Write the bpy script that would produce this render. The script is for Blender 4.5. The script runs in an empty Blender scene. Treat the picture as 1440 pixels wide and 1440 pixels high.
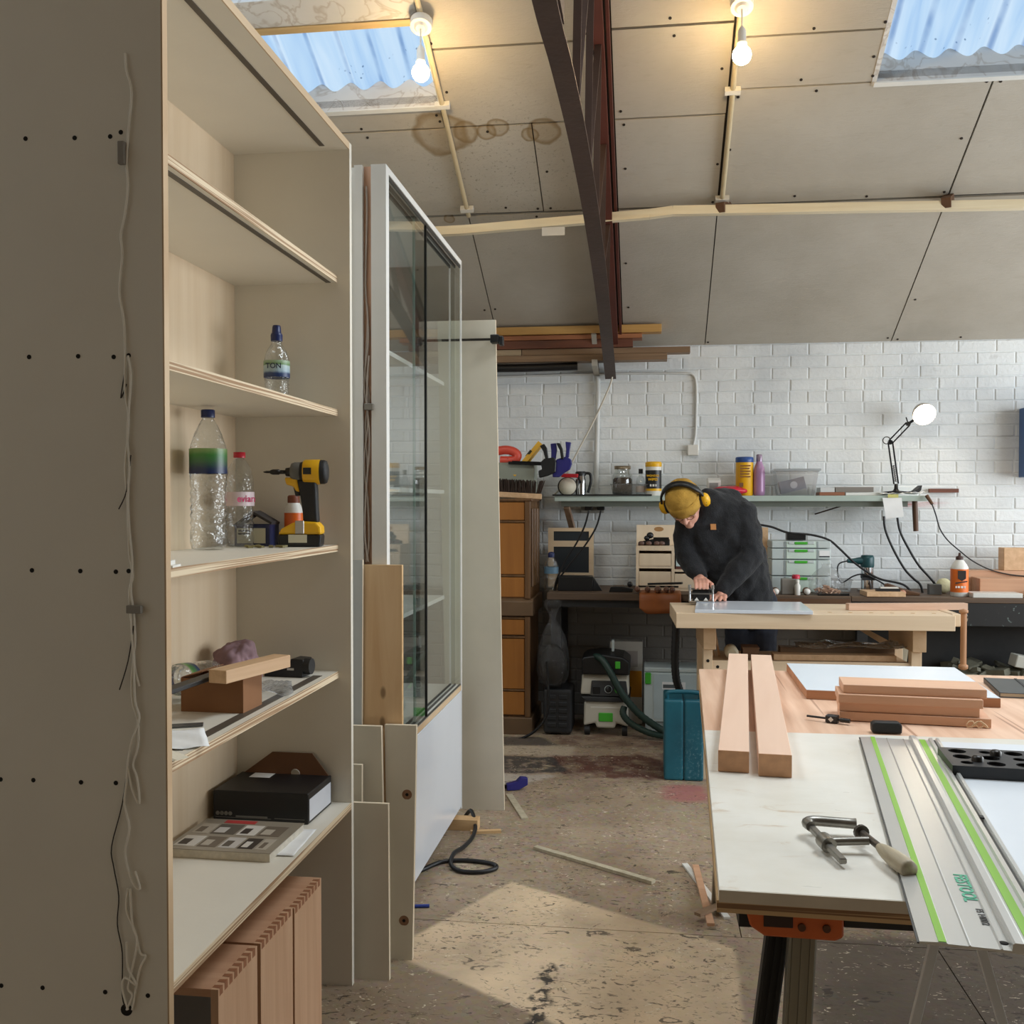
import bpy, bmesh, math, random
from mathutils import Vector, Matrix, Euler
R = math.radians
random.seed(7)
scene = bpy.context.scene
C = scene.collection

# ---------------- camera, world, exposure ----------------
F_PX, YAW, PITCH, EYE = 1420.0, R(7.7), R(1.2), 1.4
cam_d = bpy.data.cameras.new('camera'); cam_d.sensor_width = 36.0; cam_d.sensor_fit = 'HORIZONTAL'
cam_d.lens = 36.0*F_PX/1440; cam_d.shift_y = 15.0/1440; cam_d.clip_start = 0.02
cam = bpy.data.objects.new('camera', cam_d); C.objects.link(cam)
cam.location = (0, 0, EYE); cam.rotation_euler = (R(90)-PITCH, 0, YAW)
scene.camera = cam
vs = scene.view_settings
vs.view_transform = 'Standard'; vs.look = 'None'; vs.gamma = 1.0; vs.use_curve_mapping = False
vs.exposure = 0.0
world = bpy.data.worlds.new('world'); scene.world = world; world.use_nodes = True
bg = world.node_tree.nodes['Background']; bg.inputs[0].default_value = (0.62, 0.78, 1.0, 1); bg.inputs[1].default_value = 1.2

def area(name, loc, rot, sx, sy, power, col):
    l = bpy.data.lights.new(name, 'AREA'); l.shape = 'RECTANGLE'; l.size = sx; l.size_y = sy
    l.energy = power; l.color = col
    o = bpy.data.objects.new(name, l); C.objects.link(o); o.location = loc; o.rotation_euler = rot
    return o
# fill light at an unseen right-hand window, added to brighten the room
area('window_fill', (4.50, 4.0, 1.75), (0, R(90), 0), 1.7, 4.2, 170, (0.90, 0.96, 1.0))
# daylight under the upper, unseen halves of the two roof lights
area('rooflight_daylight', (1.6, 3.0, 4.105), (R(-24.7), 0, 0), 1.1, 1.9, 85, (0.86, 0.94, 1.0))
area('rooflight_daylight', (-1.59, 3.0, 4.105), (R(-24.7), 0, 0), 1.1, 1.9, 60, (0.86, 0.94, 1.0))

_cy, _sy, _cp, _sp = math.cos(YAW), math.sin(YAW), math.cos(PITCH), math.sin(PITCH)
def at(px, py, X=None, Y=None, Z=None):
    """the point of a world plane that a surveyed pixel of the photograph shows"""
    a, b = (px-720.0)/F_PX, -(py-735.0)/F_PX
    d = Vector((-_sy*_cp, _cy*_cp, -_sp)) + a*Vector((_cy, _sy, 0)) + b*Vector((-_sy*_sp, _cy*_sp, _cp))
    t = X/d.x if X is not None else (Y/d.y if Y is not None else (Z-EYE)/d.z)
    return Vector((d.x*t, d.y*t, EYE+d.z*t))

# ---------------- materials ----------------
def lin(c):
    return tuple(((v/255.0)/12.92 if v/255.0 <= .04045 else ((v/255.0+.055)/1.055)**2.4) for v in c)+(1.0,)
_mats = {}
def _new(name):
    m = bpy.data.materials.new(name); m.use_nodes = True
    nt = m.node_tree; return m, nt, nt.nodes['Principled BSDF']
def N(nt, t, **kw):
    n = nt.nodes.new(t)
    for k, v in kw.items():
        if k.startswith('i_'):
            key = k[2:]; n.inputs[int(key) if key.isdigit() else key].default_value = v
        else: setattr(n, k, v)
    return n
def ramp(nt, pts, interp='LINEAR'):
    r = nt.nodes.new('ShaderNodeValToRGB'); cr = r.color_ramp; cr.interpolation = interp
    cr.elements[0].position, cr.elements[0].color = pts[0]
    cr.elements[1].position, cr.elements[1].color = pts[-1]
    for p, c in pts[1:-1]:
        e = cr.elements.new(p); e.color = c
    return r
def mapping(nt, scale=(1,1,1), rot=(0,0,0), coord='Object'):
    tc = nt.nodes.new('ShaderNodeTexCoord'); mp = nt.nodes.new('ShaderNodeMapping')
    mp.inputs['Scale'].default_value = scale; mp.inputs['Rotation'].default_value = rot
    nt.links.new(tc.outputs[coord], mp.inputs['Vector']); return mp
def plain(name, rgb, rough=.5, metal=0.0, var=.06, scale=8.0, bump=0.0, bscale=60.0, coat=0.0):
    """a colour with slight mottling and, if asked, fine relief"""
    if name in _mats: return _mats[name]
    m, nt, b = _new(name); c = lin(rgb)
    mp = mapping(nt)
    if var:
        n = N(nt, 'ShaderNodeTexNoise', i_Scale=scale, i_Detail=4.0)
        nt.links.new(mp.outputs[0], n.inputs['Vector'])
        lo = tuple(v*(1-var) for v in c[:3])+(1,); hi = tuple(min(1, v*(1+var)) for v in c[:3])+(1,)
        rp = ramp(nt, [(.3, lo), (.7, hi)]); nt.links.new(n.outputs['Fac'], rp.inputs[0])
        nt.links.new(rp.outputs[0], b.inputs['Base Color'])
    else: b.inputs['Base Color'].default_value = c
    b.inputs['Roughness'].default_value = rough; b.inputs['Metallic'].default_value = metal
    if coat: b.inputs['Coat Weight'].default_value = coat
    if bump:
        n2 = N(nt, 'ShaderNodeTexNoise', i_Scale=bscale, i_Detail=3.0); nt.links.new(mp.outputs[0], n2.inputs['Vector'])
        bp = N(nt, 'ShaderNodeBump', i_Strength=bump, i_Distance=.01); nt.links.new(n2.outputs['Fac'], bp.inputs['Height'])
        nt.links.new(bp.outputs[0], b.inputs['Normal'])
    _mats[name] = m; return m
def wood(name, light, dark, axis='X', scale=1.0, rough=.55, contrast=1.0, knots=False):
    """long grain along one local axis"""
    if name in _mats: return _mats[name]
    m, nt, b = _new(name)
    s = [26*scale]*3; s['XYZ'.index(axis)] = 1.4*scale
    mp = mapping(nt, s)
    n = N(nt, 'ShaderNodeTexNoise', i_Scale=1.0, i_Detail=6.0, i_Roughness=.6, i_Distortion=.8)
    nt.links.new(mp.outputs[0], n.inputs['Vector'])
    w = .22/contrast
    rp = ramp(nt, [(.5-w, lin(dark)), (.5+w, lin(light))]); nt.links.new(n.outputs['Fac'], rp.inputs[0])
    out = rp.outputs[0]
    if knots:
        mp2 = mapping(nt, [0 if a == 'Y' else (13 if a != axis else 6) for a in 'XYZ'])
        v = N(nt, 'ShaderNodeTexVoronoi', i_Scale=1.0); nt.links.new(mp2.outputs[0], v.inputs['Vector'])
        k = ramp(nt, [(.07, (0,0,0,1)), (.14, (1,1,1,1))]); nt.links.new(v.outputs['Distance'], k.inputs[0])
        mx = N(nt, 'ShaderNodeMix', data_type='RGBA'); nt.links.new(k.outputs[0], mx.inputs['Factor'])
        mx.inputs[6].default_value = lin(tuple(x*.72 for x in dark)); nt.links.new(out, mx.inputs[7]); out = mx.outputs[2]
    nt.links.new(out, b.inputs['Base Color'])
    b.inputs['Roughness'].default_value = rough
    bp = N(nt, 'ShaderNodeBump', i_Strength=.08, i_Distance=.004); nt.links.new(n.outputs['Fac'], bp.inputs['Height'])
    nt.links.new(bp.outputs[0], b.inputs['Normal'])
    _mats[name] = m; return m
def ply_edge(name, a, b_, per=260.0):
    """the layered edge of plywood: thin plies across local z"""
    if name in _mats: return _mats[name]
    m, nt, b = _new(name)
    mp = mapping(nt, (2, 2, per))
    n = N(nt, 'ShaderNodeTexNoise', i_Scale=1.0, i_Detail=1.0); nt.links.new(mp.outputs[0], n.inputs['Vector'])
    rp = ramp(nt, [(.42, lin(b_)), (.56, lin(a))]); nt.links.new(n.outputs['Fac'], rp.inputs[0])
    nt.links.new(rp.outputs[0], b.inputs['Base Color']); b.inputs['Roughness'].default_value = .6
    _mats[name] = m; return m
def clear(name, tint=(1,1,1), gloss=.05, base=.12, wrinkle=0.0, haze=0.0, rough=.03):
    """thin clear plastic or glass: lets light straight through, mirrors more at grazing angles"""
    if name in _mats: return _mats[name]
    m = bpy.data.materials.new(name); m.use_nodes = True; nt = m.node_tree; nt.nodes.clear()
    out = nt.nodes.new('ShaderNodeOutputMaterial')
    tr = N(nt, 'ShaderNodeBsdfTransparent'); tr.inputs[0].default_value = tuple(tint)+(1,)
    gl = N(nt, 'ShaderNodeBsdfGlossy'); gl.inputs['Roughness'].default_value = rough
    fr = N(nt, 'ShaderNodeLayerWeight', i_Blend=.5)
    pw = N(nt, 'ShaderNodeMath', operation='POWER'); pw.inputs[1].default_value = 5.0; nt.links.new(fr.outputs['Facing'], pw.inputs[0])
    ma = N(nt, 'ShaderNodeMath', operation='MULTIPLY_ADD'); ma.inputs[1].default_value = 1.0+gloss; ma.inputs[2].default_value = .03+base*.3
    ma.use_clamp = True
    nt.links.new(pw.outputs[0], ma.inputs[0])
    mx = N(nt, 'ShaderNodeMixShader'); nt.links.new(ma.outputs[0], mx.inputs[0])
    first = tr.outputs[0]
    if haze:
        df = N(nt, 'ShaderNodeBsdfTranslucent'); df.inputs[0].default_value = (.86,.88,.9,1)
        mh = N(nt, 'ShaderNodeMixShader'); mh.inputs[0].default_value = haze
        nt.links.new(tr.outputs[0], mh.inputs[1]); nt.links.new(df.outputs[0], mh.inputs[2]); first = mh.outputs[0]
    nt.links.new(first, mx.inputs[1]); nt.links.new(gl.outputs[0], mx.inputs[2])
    if wrinkle:
        mp = mapping(nt); n = N(nt, 'ShaderNodeTexNoise', i_Scale=wrinkle, i_Detail=3.0); nt.links.new(mp.outputs[0], n.inputs['Vector'])
        bp = N(nt, 'ShaderNodeBump', i_Strength=.9, i_Distance=.02); nt.links.new(n.outputs['Fac'], bp.inputs['Height'])
        nt.links.new(bp.outputs[0], gl.inputs['Normal']); nt.links.new(bp.outputs[0], fr.inputs['Normal'])
    nt.links.new(mx.outputs[0], out.inputs[0])
    _mats[name] = m; return m
def glow(name, rgb, strength):
    if name in _mats: return _mats[name]
    m = bpy.data.materials.new(name); m.use_nodes = True; nt = m.node_tree; nt.nodes.clear()
    out = nt.nodes.new('ShaderNodeOutputMaterial'); e = N(nt, 'ShaderNodeEmission')
    e.inputs[0].default_value = tuple(rgb)+(1,); e.inputs[1].default_value = strength
    nt.links.new(e.outputs[0], out.inputs[0]); _mats[name] = m; return m

# ---------------- mesh builder ----------------
def basis(d):
    d = Vector(d).normalized(); a = Vector((0,0,1)) if abs(d.z) < .9 else Vector((1,0,0))
    u = d.cross(a).normalized(); return u, d.cross(u).normalized()
class MB:
    def __init__(s): s.v, s.f, s.mi, s.sm = [], [], [], []
    def add(s, vs_, fs, m=0, smooth=False):
        o = len(s.v); s.v += [tuple(v) for v in vs_]
        for f in fs: s.f.append([i+o for i in f]); s.mi.append(m); s.sm.append(smooth)
        return s
    def hexa(s, p, m=0):   # eight corners: bottom four then top four
        return s.add(p, [(3,2,1,0),(4,5,6,7),(0,1,5,4),(1,2,6,5),(2,3,7,6),(3,0,4,7)], m)
    def box(s, a, b, m=0):
        (x0,y0,z0),(x1,y1,z1) = a, b
        x0,x1 = sorted((x0,x1)); y0,y1 = sorted((y0,y1)); z0,z1 = sorted((z0,z1))
        return s.hexa([(x0,y0,z0),(x1,y0,z0),(x1,y1,z0),(x0,y1,z0),(x0,y0,z1),(x1,y0,z1),(x1,y1,z1),(x0,y1,z1)], m)
    def cbox(s, c, size, m=0, rot=None):
        h = [v/2 for v in size]; P = []
        for z in (-1,1):
            for x,y in ((-1,-1),(1,-1),(1,1),(-1,1)):
                q = Vector((x*h[0], y*h[1], z*h[2]))
                if rot is not None: q = rot @ q
                P.append(Vector(c)+q)
        return s.hexa(P, m)
    def bar(s, a, b, w, h, m=0, up=(0,0,1)):   # rectangular bar from a to b
        a, b = Vector(a), Vector(b); d = (b-a).normalized(); upv = Vector(up)
        if abs(d.dot(upv)) > .98: upv = Vector((1,0,0))
        u = d.cross(upv).normalized(); v = u.cross(d).normalized()
        P = [c + u*(sx*w/2) + v*(sz*h/2) for sz in (-1,1) for c,sx in ((a,-1),(a,1),(b,1),(b,-1))]
        return s.hexa(P, m)
    def ring(s, pts_rings, m=0, caps=True, smooth=True, closed=False):
        n = len(pts_rings[0]); V = [p for r in pts_rings for p in r]; Fs = []
        k = len(pts_rings)
        for i in range(k if closed else k-1):
            a, b = i*n, ((i+1) % k)*n
            for j in range(n): Fs.append((a+j, a+(j+1) % n, b+(j+1) % n, b+j))
        s.add(V, Fs, m, smooth)
        if caps and not closed:
            s.add(pts_rings[0][::-1], [tuple(range(n))], m); s.add(pts_rings[-1], [tuple(range(n))], m)
        return s
    def cyl(s, a, b, r0, r1=None, n=16, m=0, caps=True, smooth=True):
        a, b = Vector(a), Vector(b); r1 = r0 if r1 is None else r1; u, v = basis(b-a)
        def rr(c, r): return [c + u*(r*math.cos(2*math.pi*j/n)) + v*(r*math.sin(2*math.pi*j/n)) for j in range(n)]
        return s.ring([rr(a, r0), rr(b, r1)], m, caps, smooth)
    def lathe(s, prof, c=(0,0,0), axis=(0,0,1), n=24, m=0, caps=True, sx=1.0, sy=1.0):
        c = Vector(c); ax = Vector(axis).normalized()
        if abs(ax.z) > .999: u, v = Vector((1,0,0)), Vector((0,1,0))
        else: u, v = basis(ax)
        rings = [[c + ax*z + u*(r*sx*math.cos(2*math.pi*j/n)) + v*(r*sy*math.sin(2*math.pi*j/n)) for j in range(n)] for r, z in prof]
        return s.ring(rings, m, caps)
    def tube(s, pts, r, n=8, m=0, caps=True, closed=False, flat=1.0):
        pts = [Vector(p) for p in pts]; k = len(pts); rings = []; u = None
        for i, p in enumerate(pts):
            if closed: d = pts[(i+1) % k]-pts[i-1]
            else: d = pts[min(i+1, k-1)]-pts[max(i-1, 0)]
            d.normalize()
            if u is None: u = basis(d)[0]
            u = (u - d*u.dot(d)).normalized(); w = d.cross(u)
            rad = r[i] if isinstance(r, (list, tuple)) else r
            rings.append([p + u*(rad*math.cos(2*math.pi*j/n)) + w*(rad*flat*math.sin(2*math.pi*j/n)) for j in range(n)])
        return s.ring(rings, m, caps, True, closed)
    def prism(s, poly, d, m=0):   # planar 3-D polygon swept by vector d
        P = [Vector(p) for p in poly]; n = len(P); d = Vector(d)
        s.add(P + [p+d for p in P], [tuple(range(n))[::-1], tuple(range(n, 2*n))] + [(i, (i+1) % n, n+(i+1) % n, n+i) for i in range(n)], m)
        return s
    def ell(s, c, r, n=16, k=10, m=0, rot=None):
        rings = []
        for i in range(k+1):
            t = math.pi*i/k; rad = max(math.sin(t), 1e-3); z = -math.cos(t)
            ring = []
            for j in range(n):
                q = Vector((r[0]*rad*math.cos(2*math.pi*j/n), r[1]*rad*math.sin(2*math.pi*j/n), r[2]*z))
                if rot is not None: q = rot @ q
                ring.append(Vector(c)+q)
            rings.append(ring)
        return s.ring(rings, m, True)
    def mesh(s, name, mats):
        me = bpy.data.meshes.new(name); me.from_pydata(s.v, [], s.f); 
        for mt in (mats if isinstance(mats, (list, tuple)) else [mats]): me.materials.append(mt)
        me.polygons.foreach_set('material_index', s.mi); me.polygons.foreach_set('use_smooth', s.sm)
        bm = bmesh.new(); bm.from_mesh(me); bmesh.ops.recalc_face_normals(bm, faces=bm.faces); bm.to_mesh(me); bm.free()
        me.update(); return me
    def obj(s, name, mats, parent=None, bevel=0, seg=1, sub=0):
        o = bpy.data.objects.new(name, s.mesh(name, mats)); C.objects.link(o)
        if parent is not None: o.parent = parent
        if bevel:
            b = o.modifiers.new('bevel', 'BEVEL'); b.width = bevel; b.segments = seg; b.limit_method = 'ANGLE'; b.angle_limit = R(40)
        if sub:
            b = o.modifiers.new('sub', 'SUBSURF'); b.levels = sub; b.render_levels = sub
        return o
def curve_pts(P, n=8):
    """smooth path through points"""
    P = [Vector(p) for p in P]; out = []
    for i in range(len(P)-1):
        p0, p1, p2, p3 = P[max(i-1,0)], P[i], P[i+1], P[min(i+2, len(P)-1)]
        for k in range(n):
            t = k/n
            out.append(.5*((2*p1) + (p2-p0)*t + (2*p0-5*p1+4*p2-p3)*t*t + (3*p1-p0-3*p2+p3)*t**3))
    out.append(P[-1]); return out
def tag(o, label, cat=None, group=None, kind=None):
    o['label'] = label
    if cat: o['category'] = cat
    if group: o['group'] = group
    if kind: o['kind'] = kind
    return o
def thing(name, label, cat, loc=(0,0,0), rz=0.0, group=None, rot=None):
    o = bpy.data.objects.new(name, None); o.empty_display_size = .05; C.objects.link(o)
    o.location = loc; o.rotation_euler = rot if rot is not None else (0,0,rz)
    return tag(o, label, cat, group)
def solo(name, mb, mats, label, cat, loc=(0,0,0), rz=0.0, group=None, bevel=0, seg=1, sub=0, rot=None):
    o = mb.obj(name, mats, None, bevel, seg, sub); o.location = loc; o.rotation_euler = rot if rot is not None else (0,0,rz)
    return tag(o, label, cat, group)
def struct(name, mb, mats, label, parent=None, bevel=0):
    o = mb.obj(name, mats, parent, bevel); o['kind'] = 'structure'; o['label'] = label; return o
def words(name, txt, size, mat, parent, loc, rot, align='CENTER', sx=1.0, bold=0.0):
    cu = bpy.data.curves.new(name, 'FONT'); cu.body = txt; cu.size = size; cu.align_x = align; cu.align_y = 'CENTER'
    cu.extrude = .0002; cu.offset = bold; cu.resolution_u = 3
    tmp = bpy.data.objects.new(name, cu); C.objects.link(tmp); bpy.context.view_layer.update()
    me = bpy.data.meshes.new_from_object(tmp.evaluated_get(bpy.context.evaluated_depsgraph_get()))
    bpy.data.objects.remove(tmp); bpy.data.curves.remove(cu); me.name = name; me.materials.clear(); me.materials.append(mat)
    o = bpy.data.objects.new(name, me); C.objects.link(o); o.parent = parent; o.location = loc; o.rotation_euler = rot; o.scale = (sx,1,1); o['kind'] = 'stuff'
    return o
def dup_parts(src, dst):
    for ch in list(src.children):
        c = ch.copy(); C.objects.link(c); c.parent = dst
        for g in ch.children:
            d = g.copy(); C.objects.link(d); d.parent = c
# =====================================================================
# ROOM SHELL
# =====================================================================
WY, K, Z0, RY = 6.6, .46, 2.40, 1.0           # back wall, roof pitch, eaves height, ridge
XL, XR, YF = -2.6, 4.6, -4.6
NRM = Vector((0, K, 1)).normalized()
def zc(y): return Z0 + K*(WY-y)
def cpt(x, y, o=0.0): return Vector((x, y, zc(y))) + NRM*o
def cbox(mb, x0, x1, y0, y1, o0, o1, m=0):    # slab lying in the roof slope, offsets along its normal
    return mb.hexa([cpt(x, y, o) for o in (o0, o1) for x, y in ((x0,y0),(x1,y0),(x1,y1),(x0,y1))], m)

def pos_node(nt): return nt.nodes.new('ShaderNodeNewGeometry').outputs['Position']
def poly_mask(nt, pos, poly, soft=.02, wob=.0, wscale=6.0):
    """1 inside a convex floor polygon (counter-clockwise), with an uneven border"""
    cx = sum(p[0] for p in poly)/len(poly); cy = sum(p[1] for p in poly)/len(poly)
    if wob:
        n = N(nt, 'ShaderNodeTexNoise', i_Scale=wscale, i_Detail=5.0); nt.links.new(pos, n.inputs['Vector'])
        sc = N(nt, 'ShaderNodeVectorMath', operation='MULTIPLY_ADD'); nt.links.new(n.outputs['Color'], sc.inputs[0])
        sc.inputs[1].default_value = (wob*2, wob*2, wob*2); sc.inputs[2].default_value = (-wob, -wob, -wob)
        ad = N(nt, 'ShaderNodeVectorMath', operation='ADD'); nt.links.new(pos, ad.inputs[0]); nt.links.new(sc.outputs[0], ad.inputs[1]); pos = ad.outputs[0]
    acc = None
    for i in range(len(poly)):
        (x0,y0),(x1,y1) = poly[i], poly[(i+1) % len(poly)]
        nx, ny = y1-y0, x0-x1; L = math.hypot(nx, ny); nx, ny = nx/L, ny/L
        if nx*(cx-x0)+ny*(cy-y0) < 0: nx, ny = -nx, -ny
        d = N(nt, 'ShaderNodeVectorMath', operation='DOT_PRODUCT'); nt.links.new(pos, d.inputs[0]); d.inputs[1].default_value = (nx, ny, 0)
        mr = N(nt, 'ShaderNodeMapRange', interpolation_type='SMOOTHSTEP'); c = nx*x0+ny*y0
        mr.inputs['From Min'].default_value = c-soft; mr.inputs['From Max'].default_value = c+soft
        nt.links.new(d.outputs['Value'], mr.inputs['Value'])
        if acc is None: acc = mr.outputs[0]
        else:
            mu = N(nt, 'ShaderNodeMath', operation='MULTIPLY'); nt.links.new(acc, mu.inputs[0]); nt.links.new(mr.outputs[0], mu.inputs[1]); acc = mu.outputs[0]
    return acc
def over(nt, base, col, fac, k=1.0):
    mx = N(nt, 'ShaderNodeMix', data_type='RGBA')
    if k != 1.0:
        mu = N(nt, 'ShaderNodeMath', operation='MULTIPLY'); nt.links.new(fac, mu.inputs[0]); mu.inputs[1].default_value = k; fac = mu.outputs[0]
    nt.links.new(fac, mx.inputs['Factor']); nt.links.new(base, mx.inputs[6])
    if isinstance(col, tuple): mx.inputs[7].default_value = lin(col)
    else: nt.links.new(col, mx.inputs[7])
    return mx.outputs[2]
def noise(nt, pos, scale, detail=4.0, rough=.5, dist=0.0):
    n = N(nt, 'ShaderNodeTexNoise', i_Scale=scale, i_Detail=detail, i_Roughness=rough, i_Distortion=dist); nt.links.new(pos, n.inputs['Vector']); return n.outputs['Fac']
def thresh(nt, v, a, b):
    mr = N(nt, 'ShaderNodeMapRange'); mr.inputs['From Min'].default_value = a; mr.inputs['From Max'].default_value = b
    nt.links.new(v, mr.inputs['Value']); return mr.outputs[0]
def mul(nt, a, b):
    m = N(nt, 'ShaderNodeMath', operation='MULTIPLY'); nt.links.new(a, m.inputs[0])
    if isinstance(b, (int, float)): m.inputs[1].default_value = b
    else: nt.links.new(b, m.inputs[1])
    return m.outputs[0]

# ---- chipboard floor ----
m_floor, nt, b = _new('worn_chipboard'); p = pos_node(nt)
rp = ramp(nt, [(.25, lin((128,108,86))), (.5, lin((158,137,112))), (.8, lin((182,162,136)))]); nt.links.new(noise(nt, p, 2.2, 6, .65), rp.inputs[0]); col = rp.outputs[0]
fl = N(nt, 'ShaderNodeTexVoronoi', i_Scale=55.0); nt.links.new(p, fl.inputs['Vector'])
col = over(nt, col, fl.outputs['Color'], thresh(nt, noise(nt, p, 3.0), .2, .9), .10)
light = poly_mask(nt, p, [(-.494,3.657),(-.775,3.10),(-.789,3.016),(-.20,2.64),(.25,2.64),(.27,3.20)], .012, .016, 5.0)  # paler floor polygon with straight edges
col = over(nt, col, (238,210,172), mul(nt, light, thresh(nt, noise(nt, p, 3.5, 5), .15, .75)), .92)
red = poly_mask(nt, p, [(-.53,5.53),(.3,5.70),(.3,5.13),(-.45,5.10)], .02, .13, 5.0)
col = over(nt, col, (96,52,44), mul(nt, red, thresh(nt, noise(nt, p, 9, 6), .33, .55)), .85)
red2 = poly_mask(nt, p, [(-.55,6.0),(.5,6.2),(.5,5.70),(-.5,5.78)], .03, .12, 5.0)
col = over(nt, col, (110,78,64), mul(nt, red2, thresh(nt, noise(nt, p, 9, 6), .38, .6)), .7)
grey = poly_mask(nt, p, [(-1.3,5.47),(-.505,5.48),(-.40,5.19),(-.743,5.10),(-1.3,5.1)], .02, .06, 8.0)
col = over(nt, col, (64,62,60), mul(nt, grey, thresh(nt, noise(nt, p, 12, 6), .33, .5)), .9)
grey2 = poly_mask(nt, p, [(-1.3,5.9),(-.634,5.95),(-.50,5.76),(-.829,5.68),(-1.3,5.68)], .02, .03, 8.0)
col = over(nt, col, (70,66,62), grey2, .8)
white = poly_mask(nt, p, [(-1.2,5.12),(-.47,5.11),(-.60,4.91),(-1.2,4.91)], .03, .07, 7.0)
col = over(nt, col, (196,188,176), white, .6)
white2 = poly_mask(nt, p, [(-1.2,5.68),(-.40,5.76),(-.42,5.52),(-1.2,5.5)], .03, .05, 7.0)
col = over(nt, col, (205,190,165), white2, .55)
pink = poly_mask(nt, p, [(.05,5.0),(.28,5.05),(.30,4.74),(.09,4.76)], .04, .09, 8.0)
col = over(nt, col, (170,84,92), pink, .6)
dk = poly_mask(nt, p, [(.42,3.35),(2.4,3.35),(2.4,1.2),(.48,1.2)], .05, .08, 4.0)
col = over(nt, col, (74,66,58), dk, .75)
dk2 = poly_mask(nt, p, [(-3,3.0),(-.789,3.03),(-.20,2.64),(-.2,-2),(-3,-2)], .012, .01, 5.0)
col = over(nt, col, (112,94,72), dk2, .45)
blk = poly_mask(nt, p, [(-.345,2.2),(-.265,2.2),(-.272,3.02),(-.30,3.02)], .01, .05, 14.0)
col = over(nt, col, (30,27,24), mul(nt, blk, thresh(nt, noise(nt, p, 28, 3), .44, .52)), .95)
mp = N(nt, 'ShaderNodeMapping'); mp.inputs['Scale'].default_value = (1, 1.6, 1); nt.links.new(p, mp.inputs['Vector'])
sp_d = thresh(nt, noise(nt, mp.outputs[0], 38, 4, .6, 1.0), .58, .64)
col = over(nt, col, (70,54,40), mul(nt, sp_d, thresh(nt, noise(nt, p, 2.5), .35, .6)), .85)
sp_d2 = thresh(nt, noise(nt, mp.outputs[0], 15, 5, .62, 1.5), .615, .65)
col = over(nt, col, (48,38,30), sp_d2, .75)
chip = thresh(nt, noise(nt, mp.outputs[0], 27, 2, .5, 2.2), .665, .69)
col = over(nt, col, (222,208,182), mul(nt, chip, thresh(nt, noise(nt, p, 5.0), .42, .5)), .85)
nt.links.new(col, b.inputs['Base Color']); b.inputs['Roughness'].default_value = .62
bp = N(nt, 'ShaderNodeBump', i_Strength=.25, i_Distance=.006); nt.links.new(noise(nt, p, 30, 4), bp.inputs['Height']); nt.links.new(bp.outputs[0], b.inputs['Normal'])
m_gap = plain('dark_gap', (34,30,27), .9)
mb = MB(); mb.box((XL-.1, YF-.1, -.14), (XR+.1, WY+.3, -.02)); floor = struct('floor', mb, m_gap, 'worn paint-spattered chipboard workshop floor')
ys = [YF, -1.63, .82, 3.285, 5.73, WY+.1]; xs = [XL, -1.39, -.17, 1.05, 2.27, 3.49, XR]
for j in range(len(ys)-1):
    off = .61*(j % 2)
    xx = [XL] + [x+off for x in xs[1:-1] if x+off < XR-.1] + [XR]
    if j >= 2: xx = [XL, -1.0, .30, 2.74, XR] if j % 2 else [XL, -1.9, .9, 3.3, XR]
    for i in range(len(xx)-1):
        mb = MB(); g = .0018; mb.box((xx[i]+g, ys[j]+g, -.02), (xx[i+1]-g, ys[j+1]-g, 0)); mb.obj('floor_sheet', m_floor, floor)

# ---- walls ----
m_wall, nt, b = _new('white_painted_brick'); p = pos_node(nt)
rp = ramp(nt, [(.3, lin((208,212,214))), (.5, lin((228,231,231))), (.75, lin((238,239,236)))]); nt.links.new(noise(nt, p, 1.6, 5, .6), rp.inputs[0])
oi = N(nt, 'ShaderNodeObjectInfo'); hs = N(nt, 'ShaderNodeHueSaturation'); hs.inputs['Saturation'].default_value = 1.0
mr = N(nt, 'ShaderNodeMapRange'); mr.inputs['To Min'].default_value = .94; mr.inputs['To Max'].default_value = 1.04; nt.links.new(oi.outputs['Random'], mr.inputs['Value']); nt.links.new(mr.outputs[0], hs.inputs['Value'])
nt.links.new(rp.outputs[0], hs.inputs['Color']); col = hs.outputs[0]
mp = N(nt, 'ShaderNodeMapping'); mp.inputs['Scale'].default_value = (1, 1, 3); nt.links.new(p, mp.inputs['Vector'])
col = over(nt, col, (158,154,146), thresh(nt, noise(nt, mp.outputs[0], 5.5, 6, .65), .62, .78), .4)
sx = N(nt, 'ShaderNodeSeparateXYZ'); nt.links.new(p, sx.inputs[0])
col = over(nt, col, (112,102,90), thresh(nt, sx.outputs['Z'], .86, .80), .85)      # darker brown below bench height
# red spray streaks by the end of the shelf
za = thresh(nt, sx.outputs['Z'], 1.350, 1.378); zb = thresh(nt, sx.outputs['Z'], 1.425, 1.392)
xa = thresh(nt, sx.outputs['X'], 1.38, 1.55); xb = thresh(nt, sx.outputs['X'], 1.88, 1.62)
mp = N(nt, 'ShaderNodeMapping'); mp.inputs['Scale'].default_value = (5, 1, 60); nt.links.new(p, mp.inputs['Vector'])
col = over(nt, col, (196,92,84), mul(nt, mul(nt, mul(nt, za, zb), mul(nt, xa, xb)), thresh(nt, noise(nt, mp.outputs[0], 1.0, 3), .4, .6)), .75)
nt.links.new(col, b.inputs['Base Color']); b.inputs['Roughness'].default_value = .55
bp = N(nt, 'ShaderNodeBump', i_Strength=.45, i_Distance=.008); nt.links.new(noise(nt, p, 42, 5, .6), bp.inputs['Height']); nt.links.new(bp.outputs[0], b.inputs['Normal'])
mb = MB(); mb.box((XL-.2, WY+.003, -.1), (XR+.2, WY+.25, Z0+.25)); wall_b = struct('wall_back', mb, m_wall, 'white painted brick wall behind the benches')
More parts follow.
